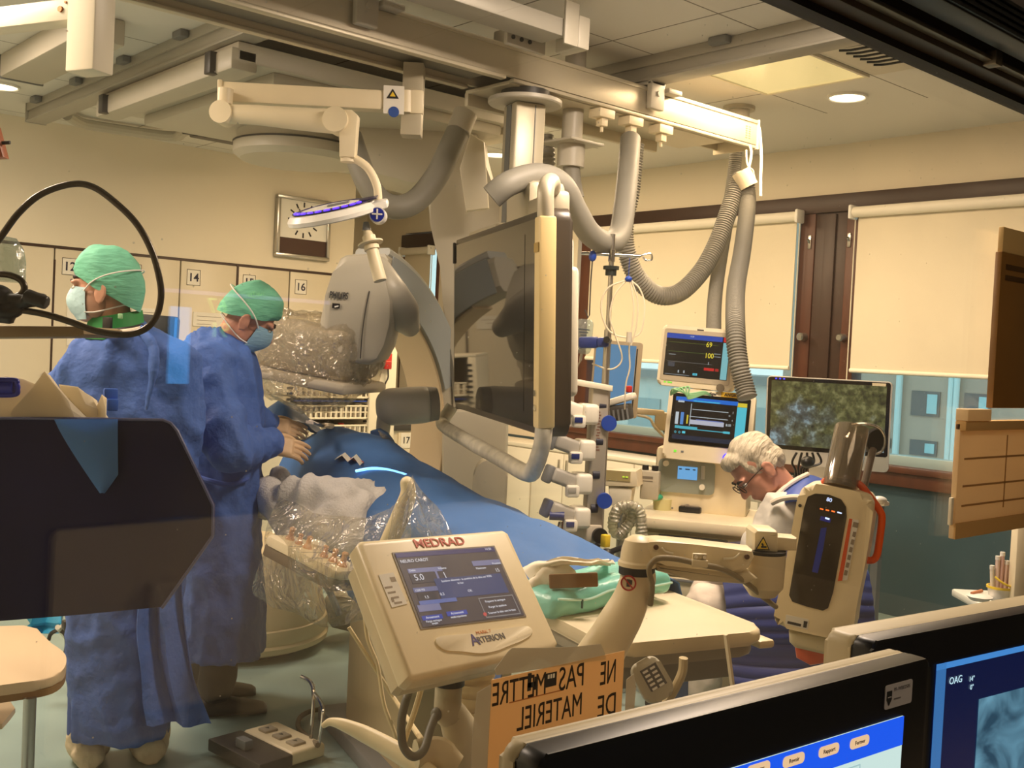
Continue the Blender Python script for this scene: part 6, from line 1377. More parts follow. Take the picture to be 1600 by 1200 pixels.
m=MB(FT); m.text('RTERION',.0185,M.Translation((p[0]+.004,p[1],.0036))@R_,depth=.0004,sx=.95,bold=.0002); m.mi=1; q=loc(FT,740,1002); m.text('A',.034,M.Translation((q[0],q[1],.0036))@R_,depth=.0004,bold=.0004,sx=.9); m.mi=2; q=loc(FT,754,989); m.text('MARK 7',.0095,M.Translation((q[0],q[1],.0036))@R_,depth=.0004,sx=1.2)
m.build('model_name',[mat('grey_lettering',(96,96,104),.5),mat('indigo_lettering',(60,50,130),.5),mat('orange_lettering',(226,150,90),.5)],np_)
m=MB(FT); lquad(m,FT,[(591,899),(614,895),(636,944),(612,950)],.001,.0005); m.mi=1
for k in range(4): lquad(m,FT,[(600+5*k,918+8*k),(612+5*k,916+8*k),(613+5*k,919+8*k),(601+5*k,921+8*k)],.0006,.0012)
lquad(m,FT,[(608,903),(616,902),(619,909),(611,910)],.0006,.0012); lquad(m,FT,[(610,936),(614,935),(616,941),(612,942)],.0006,.0012)
m.build('side_label',[PAPER,mat('label_print',(150,136,116),.7)],hs)
# pedestal
s0=at(702,1062,2.18)
m=MB(); m.cyl(s0+UP*.05,s0-UP*.01,.032,.032,24); m.build('black_collar',BLACK,inj)
PD=mat('pedestal_grey_ivory',(196,186,158),.5)
m=MB(); m.tube([s0-UP*.0,s0-UP*.065,at(708,1118,2.19),at(722,1150,2.2),at(726,1182,2.2),at(727,1215,2.2)],[.028,.028,.029,.036,.042,.040,.040],22); m.build('column',PD,inj)
m=MB(); 
q=at(738,1090,2.42)
for k in range(7): m.cyl(q+UP*(.07-.03*k),q+UP*(.052-.03*k),.05,.05,20); m.cyl(q+UP*(.052-.03*k),q+UP*(.04-.03*k),.042,.042,20)
m.build('bellows',mat('bellows_beige',(190,170,128),.5),inj)
m=MB(); m.tube([at(645,1066,2.12),at(634,1095,2.08),at(627,1130,2.06),at(630,1165,2.06),at(645,1182,2.06),at(662,1172,2.08),at(672,1140,2.12),at(682,1115,2.16)],.0085,12); m.ell(at(682,1116,2.16),(.012,.012,.014)); m.build('control_cable',mat('cable_slate',(112,110,98),.5),inj)
m=MB(); m.tube([at(505,1134,2.34),at(517,1128,2.33),at(540,1134,2.30),at(575,1150,2.26),at(615,1172,2.2),at(655,1198,2.14),at(690,1230,2.1)],[(.006,.006),(.014,.010),(.020,.012),(.022,.013),(.024,.014),(.025,.015),(.026,.016)],14,flat=UP); m.build('push_handle',IV_,inj)
m=MB(); T=frame(at(700,1180,2.26),UP); m.rrect(.26,.20,.06,.035,M.Rotation(.3,4,'Z'),.012); m.build('shelf',IV_,inj)
m=MB(); m.tube([at(650,1178,2.12),at(680,1172,2.14),at(700,1185,2.14),at(716,1195,2.14)],[(.03,.018),(.028,.016),(.03,.016),(.02,.012)],12,flat=UP); m.build('cradle',IVS,inj)
m=MB(); q=at(727,1215,2.2); m.cyl((q.x,q.y,.10),q,.036,seg=20); m.build('lower_column',PD,inj)
for k in range(5):
    an=2*PI*k/5; e=V((q.x+.30*math.cos(an),q.y+.25*math.sin(an),.07)); m=MB(); m.tube([(q.x,q.y,.12),((q.x+e.x)/2,(q.y+e.y)/2,.11),e],[.04,.03,.022],10); l=m.build('leg',IVS,inj)
    m=MB(); m.cyl(e+V((-.015*math.sin(an),.015*math.cos(an),-.025)),e+V((.015*math.sin(an),-.015*math.cos(an),-.025)),.045,seg=16); m.build('caster',BLACK,l)
# thin cables beside it
for pts,lab in ((((545,980),(580,1035),(625,1105),(655,1150),(662,1160)),'pale thin cable slanting down to the injector pedestal, left one of the pair'),(((570,962),(575,1000),(590,1040),(600,1100),(618,1150),(628,1200)),'thin grey cable running behind the slanting pale cable'),(((662,1062),(650,1105),(636,1145),(630,1165)),'short pale cable under the injector screen beside the thick grey one')):
    m=MB(); m.tube([at(x,y,2.9 if x<640 and lab[0]!='s' else 2.2) for x,y in pts],.006,8); tag(m.build('cable',mat('cable_ivory',(226,206,160),.5)),lab,'cable')
m=MB(); a,b=at(582,962,2.95),at(598,1030,2.95); m.cyl(a,b,.0045); tag(m.build('wand',PAPER),'thin white wand hanging under the plastic tent','wand')
# swing arm
arm=thing('contrast_injector','ivory injector head with dark window and orange handle on a jointed arm','injector',at(950,1030,2.3))
m=MB(); P=[at(918,1062,2.3),at(940,1020,2.3),at(962,982,2.3),at(982,945,2.3),at(996,908,2.3),at(996,896,2.3)]
m.tube(P,[(.060,.060),(.052,.052),(.046,.046),(.042,.044),(.0385,.0385),(.0385,.0385)],22); m.build('curved_base_arm',IV_,arm)
q=at(995,895,2.3); m=MB(); m.cyl(q-UP*.002,q+UP*.016,.0395,seg=28); m.build('black_ring',BLACK,arm)
m=MB(); c0=q+UP*.016; m.lathe([(.042,0),(.042,.008),(.038,.012),(.036,.035),(.030,.055),(.015,.065),(.001,.067)],M.Translation(c0),26); m.build('elbow_cap',IV_,arm)
m=MB(); pxprism(m,[(1002,868),(1003,852),(1014,845),(1030,844),(1080,850),(1130,856),(1177,860),(1180,872),(1172,888),(1160,896),(1140,895),(1040,884),(1015,880)],2.27,.075,.012,dirz=-FWD); ua=m.build('swing_arm',IV_,arm)
m=MB(); pxprism(m,[(1022,880),(1172,894),(1186,905),(1165,914),(1080,907),(1026,893)],2.285,.06,.01); m.build('arm_under_shell',IVS,arm)
for x,y in ((1025,855),(1167,870)): m=MB(frame(at(x,y,2.268),-FWD)); m.cyl((0,0,-.002),(0,0,.003),.0055,seg=14); m.build('screw',mat('rust_screw',(96,66,44),.5),ua)
for pts in (((1034,856),(1040,862),(1052,865)),((1130,873),(1146,872),(1156,865))): m=MB(); m.tube([at(x,y,2.266) for x,y in pts],.003,6); m.build('relief_line',mat('ivory_light',(252,242,212),.4),ua)
q=at(1194,885,2.36); m=MB(); m.lathe([(.001,-.07),(.028,-.066),(.044,-.045),(.046,.02),(.046,.03)],M.Translation(q),26); m.build('end_joint',IVS,arm)
m=MB(); m.cyl(q+UP*.03,q+UP*.037,.046,seg=26); m.build('black_ring',BLACK,arm)
m=MB(); pxprism(m,[(1178,861),(1178,833),(1183,828),(1214,830),(1217,834),(1217,865)],2.34,.09,.010); pxprism(m,[(1212,838),(1246,841),(1246,861),(1212,862)],2.35,.06,.008); jh=m.build('head_joint',IV_,arm)
T=frame(at(1192,850,2.333),-FWD); m=MB(T); m.prism([(-.016,-.013),(.016,-.013),(0,.017)],.001); m.mi=1; m.prism([(-.0125,-.0108),(.0125,-.0108),(0,.0125)],.0006,M.Translation((0,0,.001))); m.mi=0; m.box((.002,-.006,.0018),(.012,.004,.0004)); m.box((-.001,-.001,.0018),(.004,.006,.0004),(0,0,.5)); m.build('warning_triangle',[INK,YELLOW],jh)
T=frame(at(982,911,2.258),-FWD-RIGHT*.25); m=MB(T); m.lathe([(.0135,0),(.017,0),(.017,.0012),(.0135,.0012)],seg=24,ring=True); m.box((0,0,.0006),(.003,.028,.0012),(0,0,.75)); m.mi=1; m.box((0,0,.0004),(.008,.016,.001)); m.box((0.006,.002,.0004),(.004,.010,.001)); m.mi=2; m.cyl((0,0,-.002),(0,0,.0001),.015); m.build('red_ring_sign',[REDP,DARK,IV_],arm)
CB=mat('cable_taupe',(150,136,104),.5)
m=MB(); m.tube([at(1016,945,2.27),at(1019,915,2.25),at(1014,890,2.24),at(1022,876,2.235),at(1035,872,2.235),at(1060,874,2.235),at(1095,882,2.235),at(1130,890,2.25),at(1165,910,2.3),at(1195,935,2.36),at(1212,948,2.42)],.0062,10); m.build('arm_cable',CB,arm)
m=MB(frame(at(1093,880,2.232),-FWD)); m.box((0,0,0),(.034,.016,.016),bev=.003); m.box((0,.014,-.004),(.030,.012,.008),bev=.002); m.mi=1
for x in (-.009,.009): m.cyl((x,.014,0),(x,.014,.006),.004,seg=10)
m.build('cable_clip',[IV_,CHROME],arm)
# head
hc_=at(1284,880,2.5); HX=V((.40,-.90,-.17)); HY=V((.068,-.155,.985)); HT=frame2(hc_,HX,HY)
outl=spline([(1209,962),(1222,905),(1238,822),(1247,775),(1256,761),(1275,756),(1320,764),(1352,772),(1362,782),(1364,800),(1352,880),(1338,950),(1332,990),(1318,1000),(1290,996),(1240,985),(1215,977)],3,True)
def pp(pts,T=HT):
    q=lpoly(T,[(p[0],p[1]) for p in pts]); a=sum(x[0]*y[1]-y[0]*x[1] for x,y in zip(q,q[1:]+q[:1])); return q if a>0 else q[::-1]
outl=[(p.x,p.y) for p in [V((x[0],x[1],0)) for x in [(v[0],v[1]) for v in outl]]] if False else [(v.x,v.y) for v in outl] if hasattr(outl[0],'x') else outl
m=MB(HT); m.prism(pp(outl),.10,M.Translation((0,0,-.10)),.016,3); hd=m.build('head_housing',IV_,arm)
wn=[(1262,776),(1274,771),(1296,773),(1314,780),(1322,792),(1323,808),(1312,870),(1302,925),(1294,950),(1286,954),(1262,948),(1238,940),(1233,930),(1240,890),(1250,830),(1256,795)]
m=MB(HT); m.prism(pp(wn),.003,M.Translation((0,0,-.001)),.001); wd_=m.build('dark_window',mat('brown_black_window',(62,54,42),.12,var=.1,vs=20),hd)
m=MB(HT); p=loc(HT,1296,781); m.text('80',.013,M.Translation((p[0],p[1],.0025)),depth=.0003); m.mi=1
for x in (1284,1293,1302): p=loc(HT,x,797-(1293-x)*.2); m.box((p[0],p[1],.0025),(.008,.003,.0006))
m.mi=2; p=loc(HT,1292,812); m.box((p[0]-.003,p[1],.0022),(.024,.010,.0006)); m.mi=0; p=loc(HT,1293,810); m.box((p[0],p[1],.003),(.010,.004,.0006)); p=loc(HT,1312,801); m.box((p[0],p[1],.0025),(.01,.003,.0006))
m.build('led_readout',[emis('led_white',(190,210,255),2.0),emis('led_orange',(255,110,40),2.0),emis('led_indigo',(40,44,120),.6)],wd_)
m=MB(HT); m.prism(pp([(1283,825),(1292,824),(1286,860),(1278,895),(1269,893),(1276,860)]),.0012,M.Translation((0,0,.0022))); m.build('blue_tape',mat('blue_tape',(46,62,170),.5),wd_)
m=MB(HT); m.prism(pp([(1327,810),(1342,813),(1324,906),(1309,908)]),.0016,M.Translation((0,0,-.0002))); m.mi=1; m.prism(pp([(1327,810),(1332,811),(1316,907),(1309,908)]),.0006,M.Translation((0,0,.0014))); m.mi=2
for k in range(6): a=loc(HT,1332-2.6*k,834+12*k); b=loc(HT,1335-2.6*k,834+12*k); m.box(((a[0]+b[0])/2+.002,a[1],.0018),(.007,.012,.0004))
a=loc(HT,1337,820); m.box((a[0],a[1],.0018),(.012,.012,.0004))
m.build('warning_label',[PAPER,mat('orange_red_band',(226,96,46),.5),mat('label_print',(150,136,116),.7)],hd)
m=MB(HT); m.prism(pp([(1228,960),(1264,968),(1262,984),(1227,975)]),.001,M.Translation((0,0,-.0002))); m.mi=1; m.prism(pp([(1231,970),(1252,975),(1251,979),(1230,974)]),.0006,M.Translation((0,0,.0008))); m.prism(pp([(1256,970),(1262,971),(1260,981),(1255,980)]),.0006,M.Translation((0,0,.0008))); m.build('barcode_label',[PAPER,DARK],hd)
m=MB(HT); a=loc(HT,1250,790); m.cyl((a[0],a[1],-.002),(a[0],a[1],.0015),.004,seg=12); m.build('screw',DARK,hd)
m=MB(HT); m.prism(pp([(1230,988),(1318,1001),(1324,1010),(1316,1028),(1308,1031),(1240,1015),(1231,1006)]),.085,M.Translation((0,0,-.095)),.012,3); m.build('nose_cone',mat('nose_ivory',(214,204,168),.45),arm)
m=MB(HT); m.prism(pp([(1237,1014),(1290,1026),(1284,1043),(1262,1046),(1240,1034)]),.055,M.Translation((0,0,-.085)),.01,2); m.build('orange_tip',mat('orange_tip',(226,92,46),.3),arm)
c_=[(1283,757),(1291,751),(1305,750),(1325,753),(1342,762),(1358,782),(1372,802),(1375,815),(1371,850),(1367,872),(1360,880),(1348,880)]
m=MB(); m.tube([HT@V((*loc(HT,x,y),-.045 if k>1 else -.03)) for k,(x,y) in enumerate(c_)],.0085,14); m.build('orange_handle',ORANGE,arm)
m=MB(HT); a=loc(HT,1347,880); m.ell((a[0]-.002,a[1],-.05),(.008,.026,.014)); m.build('handle_plate',IV_,arm)
# clear syringe barrel on top
JC=clear_mat('syringe_clear',(205,195,180),.10,.22,.08,.0,20,(220,206,180))
a=at(1313,757,2.52); b=at(1332,668,2.56); d=(b-a).normalized()
m=MB(); q=V((0,0,1)).rotation_difference(d).to_matrix().to_4x4(); L=(b-a).length
m.T=M.Translation(a)@q; m.lathe([(.040,-.01),(.041,0),(.041,L*.97),(.039,L),(.035,L),(.036,L*.97),(.036,0)],seg=36); m.build('pressure_jacket',JC,arm)
m=MB(M.Translation(a)@q); m.lathe([(.001,0),(.026,0),(.027,L*.75),(.010,L*.88),(.006,L*.95),(.001,L*.95)],seg=24); m.build('syringe',clear_mat('syringe_inner',(190,176,156),.10,.3,.1,.0,20,(190,176,150)),arm)
c=at(1368,690,2.62); m=MB(frame(c,-FWD+RIGHT*.35)); m.lathe([(.001,-.006),(.03,-.006),(.034,0),(.03,.006),(.001,.006)],seg=26); m.build('dark_disc',mat('disc_dark',(44,38,34),.3),arm)
m=MB(); m.tube([at(1330,664,2.6),at(1350,662,2.6),at(1372,668,2.6),at(1382,684,2.6),at(1378,704,2.6),at(1362,710,2.6)],.004,8); m.build('rim_ring',CHROME,arm)
m=MB(); m.cyl(at(1364,702,2.61),at(1350,760,2.55),.009,.009); m.build('support_rod',mat('rod_taupe',(120,106,90),.3,.3),arm)
m=MB(); c=at(1374,782,2.62); m.ell(c,(.022,.018,.011)); m.box(c+RIGHT*.010-UP*.007,(.027,.022,.011),bev=.004); m.tube([c,at(1345,785,2.6)],.008,8,sm=False); m.build('side_knob',WHITE,arm)
# under the table end: hand control, bag, strip
T=frame(at(1020,1062,2.32),-FWD+UP*.35,roll=.55)
hcn=thing('hand_control','grey hand control with white keys hanging under the table end','hand control',at(1020,1085,2.32))
m=MB(T); m.rrect(.07,.095,.022,.03,M.Translation((0,0,-.03)),.008); m.build('body',mat('control_grey',(186,180,158),.5),hcn)
m=MB(T); m.box((.004,.004,.0008),(.04,.05,.002)); m.build('key_field',DARK,hcn)
for i in range(2):
    for j in range(5): m=MB(T); m.box((-.006+.018*i,.022-.010*j,.0025),(.012,.005,.002)); m.build('key',WHITE,hcn)
m=MB(); m.tube([at(1068,1028,2.35),at(1066,1050,2.35),at(1055,1075,2.35),at(1040,1100,2.35)],[(.016,.01),(.016,.01),(.016,.01)],10); tag(m.build('strap',mat('strap_beige',(190,172,130),.6)),'beige strap hanging under the table end beside the hand control','strap')
m=MB(); m.bb((0,0,0),(.01,.008,.2)); 
m=MB(); a=at(1134,992,2.4); b=at(1145,1075,2.4); m.tube([a,b],.0055,4,sm=False); m.build('edge_strip',CREAM2,bpy.data.objects['patient_table'])
# ================= ON AND BESIDE THE OBSERVATION GLASS =================
yg=1.262
def gp(px,py,y=yg): return on(px,py,'y',y)
# paper sign stuck on the glass (written for the other side, so seen mirrored)
A=gp(768,1055); B=gp(975,1023); zt=(A.z+B.z)/2; x0,x1=A.x,B.x
sg=thing('paper_sign','orange paper sign taped to the glass with mirrored handwriting','sign',V(((x0+x1)/2,yg,zt-.215)))
m=MB(); m.bb((x0,yg-.0008,zt-.215),(x1,yg,zt)); m.build('paper',translucent('orange_paper',(246,212,160),.35,.04,.0),sg)
T=M.Translation((0,yg-.0009,0))@M.Rotation(PI/2,4,'X')
def mtext(body,px,py,size,sx=.8,sh=0,b=.0):
    p=gp(px,py); m.text(body,size,M.Translation((p.x,yg-.0010,p.z))@M.Rotation(PI/2,4,'X')@M.Diagonal((-1,1,1,1)),depth=.0003,sx=sx,shear=sh,bold=b)
PEN=mat('brown_black_marker',(44,30,20),.7)
for w_,px,py,s,sx in (('NE',950,1052,.060,.55),('PAS',893,1059,.058,.66),('METTRE',812,1078,.054,.62),('DE',948,1103,.056,.72),('MATERIEL',860,1113,.056,.62)):
    m=MB(); mtext(w_,px,py,s,sx,.04); m.build('handwriting',PEN,sg)
m=MB(); a=gp(850,1075,yg-.0012); b=gp(870,1049,yg-.0012); m.bb((a.x,yg-.0016,a.z),(b.x,yg-.001,b.z)); m.mi=1
for k in range(3): m.bb((a.x+.007+.006*k,yg-.0019,a.z+.014),(a.x+.011+.006*k,yg-.0016,a.z+.021))
m.build('dark_reflection',[BLACK,PAPER],sg)  # dark reflection in the glass, built as a thin black square
m=MB(); a=gp(823,1080); b=gp(830,1051); m.bb((a.x,yg-.0014,a.z),(b.x,yg-.001,b.z)); c=gp(836,1068); m.bb((a.x,yg-.0014,c.z-.004),(c.x,yg-.001,c.z+.004)); a2=gp(834,1074); m.bb((a2.x,yg-.0014,c.z-.01),(c.x+.004,yg-.001,c.z+.012)); m.build('reflection_mark',BLACK,sg)  # another dark reflection, modelled as black bars over the paper
m=MB(); a=gp(795,1098); b=gp(880,1088); m.bb((a.x,yg-.0012,a.z-.001),(b.x,yg-.0009,a.z+.001)); m.build('printed_line',mat('orange_print',(186,120,70),.7),sg)
TAPE=mat('grey_plastic_tape',(205,196,176),.35,alpha=.75)
for q,nm in (([(775,1055),(772,1046),(793,1018),(800,1012),(850,1012),(900,1010),(938,1006),(944,1020),(946,1030)],'top'),([(768,1068),(745,1082),(738,1140),(735,1210),(760,1210)],'left'),([(978,1062),(990,1052),(993,1075),(990,1110),(976,1112)],'right')):
    m=MB(); P=[gp(*p,yg+.0005) for p in q]; poly=[(p.x,p.z) for p in P]
    ar=sum(a[0]*b[1]-b[0]*a[1] for a,b in zip(poly,poly[1:]+poly[:1])); poly=poly if ar>0 else poly[::-1]
    m.prism(poly,.0006,M.Translation((0,yg-.0001 if nm!='top' else yg-.0001,0))@M.Rotation(PI/2,4,'X')); m.build('tape',TAPE,sg)
# manila folder and brown board on the right
KR=translucent('kraft_card',(240,216,174),.3,.05,.0)
A=gp(1492,655); B=gp(1600,840); fd=thing('card_holder','tan cardboard holder with ruled lines fixed to the glass on the right','card holder',V((2.86,yg,1.085)))
xf=A.x; 
m=MB(); m.bb((xf,yg-.016,1.085),(xf+.46,yg-.001,1.378),.002); m.build('front',KR,fd)
m=MB(); m.bb((xf-.002,yg-.02,1.085),(xf+.46,yg-.0165,1.125)); m.build('lower_fold',mat('kraft_dark',(206,164,104),.75),fd); m=MB(); m.bb((xf,yg-.03,1.36),(xf+.46,yg-.001,1.385),.003); m.build('upper_fold',mat('kraft_dark',(206,164,104),.75),fd)
m=MB()
for z in (1.285,1.215,1.165): m.bb((xf+.03,yg-.0172,z),(xf+.44,yg-.0159,z+.005))
m.bb((xf+.27,yg-.0172,1.15),(xf+.275,yg-.0159,1.345)); m.build('ruled_line',mat('ochre_line',(176,132,82),.8),fd)
m=MB(); m.bb((xf,yg-.034,1.385),(xf+.13,yg-.001,1.415),.002); m.build('tab',KR,fd)
m=MB(); m.bb((xf-.014,yg-.012,1.12),(xf-.001,yg-.003,1.19),.002); m.build('side_clip',CREAM,fd)
A=gp(1550,388); C_=gp(1545,650)
bd=thing('brown_panel','dark brown panel with paler top strip standing on the card holder','board',V((2.95,yg+.02,1.415)))  # plain brown slab with a paler strip, set close to the glass
m=MB(); m.bb((A.x-.006,yg-.03,1.418),(A.x+.42,yg-.012,A.z-.01),.002); m.build('panel',mat('olive_brown_panel',(146,104,52),.35,var=.2,vs=3),bd)
m=MB(); m.bb((A.x,yg-.028,A.z-.01),(A.x+.42,yg-.014,A.z+.055),.002); m.build('top_strip',mat('pale_tan',(214,178,118),.7),bd)
m=MB()
for dz in (.04,.068): m.bb((A.x+.02,yg-.0312,A.z-dz-.014),(A.x+.4,yg-.0299,A.z-dz)); 
m.build('dark_band',mat('band_brown',(84,56,26),.5),bd)
# trolley with test tubes at the right
q=at(1560,940,3.9); 
tr=thing('side_trolley','white trolley top with post at the right edge behind the monitors','trolley',V((q.x,q.y,0)))
zz=q.z-.005
T=frame(V((q.x,q.y,0)),-FWD)
m=MB(T); m.box((.10,zz-.015,-.05),(.36,.03,.35),bev=.008); m.build('tray_top',mat('white_tray',(226,230,220),.4),tr)
m=MB(T)
m.box((.0,zz/2,-.05),(.05,zz-.03,.05)); m.build('column',STEEL,tr)
m=MB(T); m.box((.0,.03,-.05),(.4,.05,.4),bev=.01); m.build('base',CREAM,tr)
m=MB(); pt_=at(1592,890,3.75); m=MB(frame(pt_,-FWD)); m.box((0,.04,0),(.05,.40,.05),bev=.006); m.build('upright_post',CREAM2,tr)
cu=thing('tube_cup','yellow-rimmed cup full of blood tubes on the white trolley','cup',at(1560,938,3.8))
c=at(1562,938,3.8); m=MB(M.Translation(c)); m.lathe([(.001,0),(.036,0),(.044,.05),(.041,.05),(.034,.004),(.001,.004)],seg=24); m.build('cup',WHITE,cu)
m=MB(M.Translation(c)); m.lathe([(.042,.044),(.047,.044),(.047,.052),(.042,.052)],seg=24,ring=True); m.tube([(.044,0,.05),(.03,-.03,.055),(-.02,-.042,.06),(-.045,-.02,.075),(-.05,0,.09)],.004,8); m.build('yellow_band',mat('yellow_rubber',(236,206,60),.5),cu)
for k,(dx,hh,cc) in enumerate(((-.026,.10,(236,226,206)),(-.012,.135,(226,200,186)),(.0,.15,(214,176,166)),(.013,.12,(226,196,180)),(.027,.13,(206,160,150)))):
    m=MB(); b=c+RIGHT*dx+UP*.01; m.cyl(b,b+UP*hh+RIGHT*dx*.3,.0075,.0075,14); m.mi=1; m.cyl(b+UP*hh+RIGHT*dx*.3,b+UP*(hh+.014)+RIGHT*dx*.32,.0085,.0085,14)
    tag(m.build('test_tube',[mat('tube_%d'%k,cc,.25),mat('tube_cap',(236,232,222),.4)]),['leftmost short pale tube in the cup on the trolley','second tube from the left in the trolley cup','tallest pinkish tube in the middle of the cup','second tube from the right in the trolley cup','rightmost reddish tube in the trolley cup'][k],'test tube','tubes in the cup')
m=MB(); T=M.Translation(at(1530,938,3.78))@M.Rotation(-.6,4,'Z'); m.T=T; m.lathe([(.001,0),(.03,.0),(.045,.015),(.03,.022),(.001,.024)],seg=20); m.mi=1; m.cyl((-.03,0,.024),(.02,.02,.03),.006); tag(m.build('kidney_dish',[WHITE,mat('salmon_tip',(206,136,96),.5)]),'white dish with a tan-tipped stick on the trolley edge','dish')
# ================= FOREGROUND MONITORS ON THE CONTROL DESK =================
ZM=1.158
MC=mat('monitor_cream_shell',(208,194,160),.45,var=.03,vs=6); MBK=mat('monitor_black_face',(16,16,20),.38)
def fore_monitor(FLp,FRp,wadd,label,build_screen,dpt=.05,H_=.40):
    FL=on(*FLp,'z',ZM); FR=on(*FRp,'z',ZM); x=(FR-FL).normalized(); Wd=(FR-FL).length+wadd
    n=x.cross(UP).normalized(); c=FL+x*Wd/2-UP*H_/2
    t=thing('control_monitor',label,'monitor',V((c.x,c.y,.74)),'monitors on the control desk')
    T=frame2(c,x,UP)@M.Rotation(-.07,4,'X')
    T=frame2(c,x,UP)
    m=MB(T); m.rrect(Wd,H_,.012,.03,M.Translation((0,0,-.03)),.006,5,2); m.build('front_bezel',MBK,t)
    m=MB(T); m.rrect(Wd+.004,H_-.001,.014,dpt-.03,M.Translation((-.0,.0,-dpt)),.008,5,3); m.build('rear_shell',MC,t)
    m=MB(T); m.box((0,-.02,-dpt-.02),(.30,.24,.04),bev=.015); m.build('rear_bulge',MC,t)
    m=MB(T); m.box((0,-H_/2-.0,-dpt-.0),(.10,.20,.05),bev=.01); m.build('stand_neck',DARK,t)
    m=MB(T); m.box((0,-(ZM-.74)+H_/2+.012,-.05),(.30,.02,.20),bev=.008); m.build('stand_foot',DARK,t)
    build_screen(T,t,Wd,H_); return t,T
def scr1(T,t,W,Hh):
    s=lpoly(T,[(1410,1118),(1410,1300),(700,1500),(700,1297)])
    xr=s[0][0]; yt=s[0][1]; xl=-W/2+.035; yb=-Hh/2+.03
    m=MB(T); mats=[emis('scr_pale',(206,232,226),.95),emis('scr_blue',(22,84,226),1.1),emis('scr_button',(236,196,150),.95),emis('scr_line',(170,204,204),.9),mat('button_ink',(96,78,60),.6)]
    m.box(((xl+xr)/2,(yt+yb)/2,.0005),(xr-xl,yt-yb,.002)); m.mi=1; m.box(((xl+xr)/2,yt-.017,.0018),(xr-xl,.034,.001))
    m.box((xl+.06,yt-.055,.0018),(.10,.05,.001))
    for k,(a,b,txt) in enumerate(((1318,1158,'Fermer'),(1270,1171,'Rapport'),(1215,1186,'Revoir'),(1160,1200,'Images'))):
        p=loc(T,a+22,b); m.mi=2; m.rrect(.036,.012,.005,.0012,M.Translation((p[0],p[1],.002)),.0,4); m.mi=4; m.text(txt,.0065,M.Translation((p[0],p[1],.0034)),depth=.0002)
    m.mi=3; p=loc(T,1350,1180); m.box((p[0]-.06,p[1]-.008,.002),(.10,.0015,.0006)); m.box((p[0]-.01,p[1]-.03,.002),(.0015,.045,.0006))
    m.build('screen',mats,t,None)
    a=loc(T,1369,1078); b=loc(T,1434,1062); c=loc(T,1434,1092); d=loc(T,1371,1106)
    cx=(a[0]+b[0]+c[0]+d[0])/4; cy=(a[1]+b[1]+c[1]+d[1])/4
    m=MB(T); m.rrect(.056,.028,.003,.001,M.Translation((cx,cy,.0005)),0,3); m.mi=1
    m.prism([(-.005,.008),(.005,.008),(.005,-.002),(0,-.009),(-.005,-.002)],.0006,M.Translation((cx-.02,cy-.001,.0015))); m.mi=0; m.box((cx-.02,cy-.0,.0022),(.007,.0012,.0004)); m.mi=2; m.text('PR-WB02505',.0062,M.Translation((cx+.006,cy+.007,.0016)),depth=.0002); m.box((cx-.003,cy-.004,.0016),(.014,.0016,.0003))
    m.build('asset_sticker',[mat('grey_sticker',(196,190,190),.5),BLACK,mat('grey_print2',(110,106,106),.6)],t)
m1_,T1=fore_monitor((840,1183),(1456,1027),0,'nearest control desk monitor with blue header and orange buttons on screen',scr1)
def scr2(T,t,W,Hh):
    a=loc(T,1462,1038); xl=a[0]; yt=a[1]; xr=W/2-.03; yb=-Hh/2+.03
    m=MB(T); mats=[emis('scr_navy',(8,20,62),.8),emis('scr_headblue',(70,140,214),.9),emis('scr_side',(60,120,184),.8),emis('scr_text',(190,226,240),1.0)]
    m.box(((xl+xr)/2,(yt+yb)/2,.0005),(xr-xl,yt-yb,.002)); m.mi=1; m.box(((xl+xr)/2,yt-.004,.0018),(xr-xl,.008,.001)); m.mi=2; m.box((xl+.011,(yt+yb)/2,.0018),(.022,yt-yb,.001)); m.mi=3
    p=loc(T,1491,1062); m.text('OAG',.014,M.Translation((p[0],p[1],.0025)),depth=.0002); p=loc(T,1516,1060); m.text('14°',.010,M.Translation((p[0],p[1],.0025)),depth=.0002); p=loc(T,1516,1073); m.text('0°',.010,M.Translation((p[0],p[1],.0025)),depth=.0002)
    m.build('screen',mats,t,None)
    XR=bpy.data.materials.new('xray_picture'); XR.use_nodes=True; nt=XR.node_tree; b=nt.nodes['Principled BSDF']; b.inputs['Base Color'].default_value=(.01,.01,.01,1)
    tc=nt.nodes.new('ShaderNodeTexCoord'); n=nt.nodes.new('ShaderNodeTexNoise'); n.inputs['Scale'].default_value=9; n.inputs['Detail'].default_value=3; n.inputs['Distortion'].default_value=1.5; nt.links.new(tc.outputs['Object'],n.inputs['Vector'])
    cr=nt.nodes.new('ShaderNodeValToRGB'); cr.color_ramp.elements[0].position=.35; cr.color_ramp.elements[0].color=(.02,.07,.12,1); cr.color_ramp.elements[1].position=.65; cr.color_ramp.elements[1].color=(.16,.38,.52,1); nt.links.new(n.outputs['Fac'],cr.inputs[0]); nt.links.new(cr.outputs[0],b.inputs['Emission Color']); b.inputs['Emission Strength'].default_value=.8
    a=loc(T,1528,1092); m=MB(T); m.bb((a[0],yb+.02,.0016),(xr-.02,a[1],.0028)); m.build('xray_image',XR,t,None)
m2_,T2_=fore_monitor((1362,1003),(1600,958),.30,'second control desk monitor at the right edge showing a blue X-ray picture',scr2,.07)
dsk=thing('control_desk','control room desk below the two foreground monitors','desk',V((1.6,.6,0)))
m=MB(); m.bb((-.4,.15,.70),(3.4,1.16,.74),.004); m.build('desk_top',mat('desk_laminate',(150,136,116),.5),dsk)
for x in (-.3,3.3):
    m=MB(); m.bb((x-.02,.2,0),(x+.02,1.1,.70)); m.build('leg_panel',DARK,dsk)
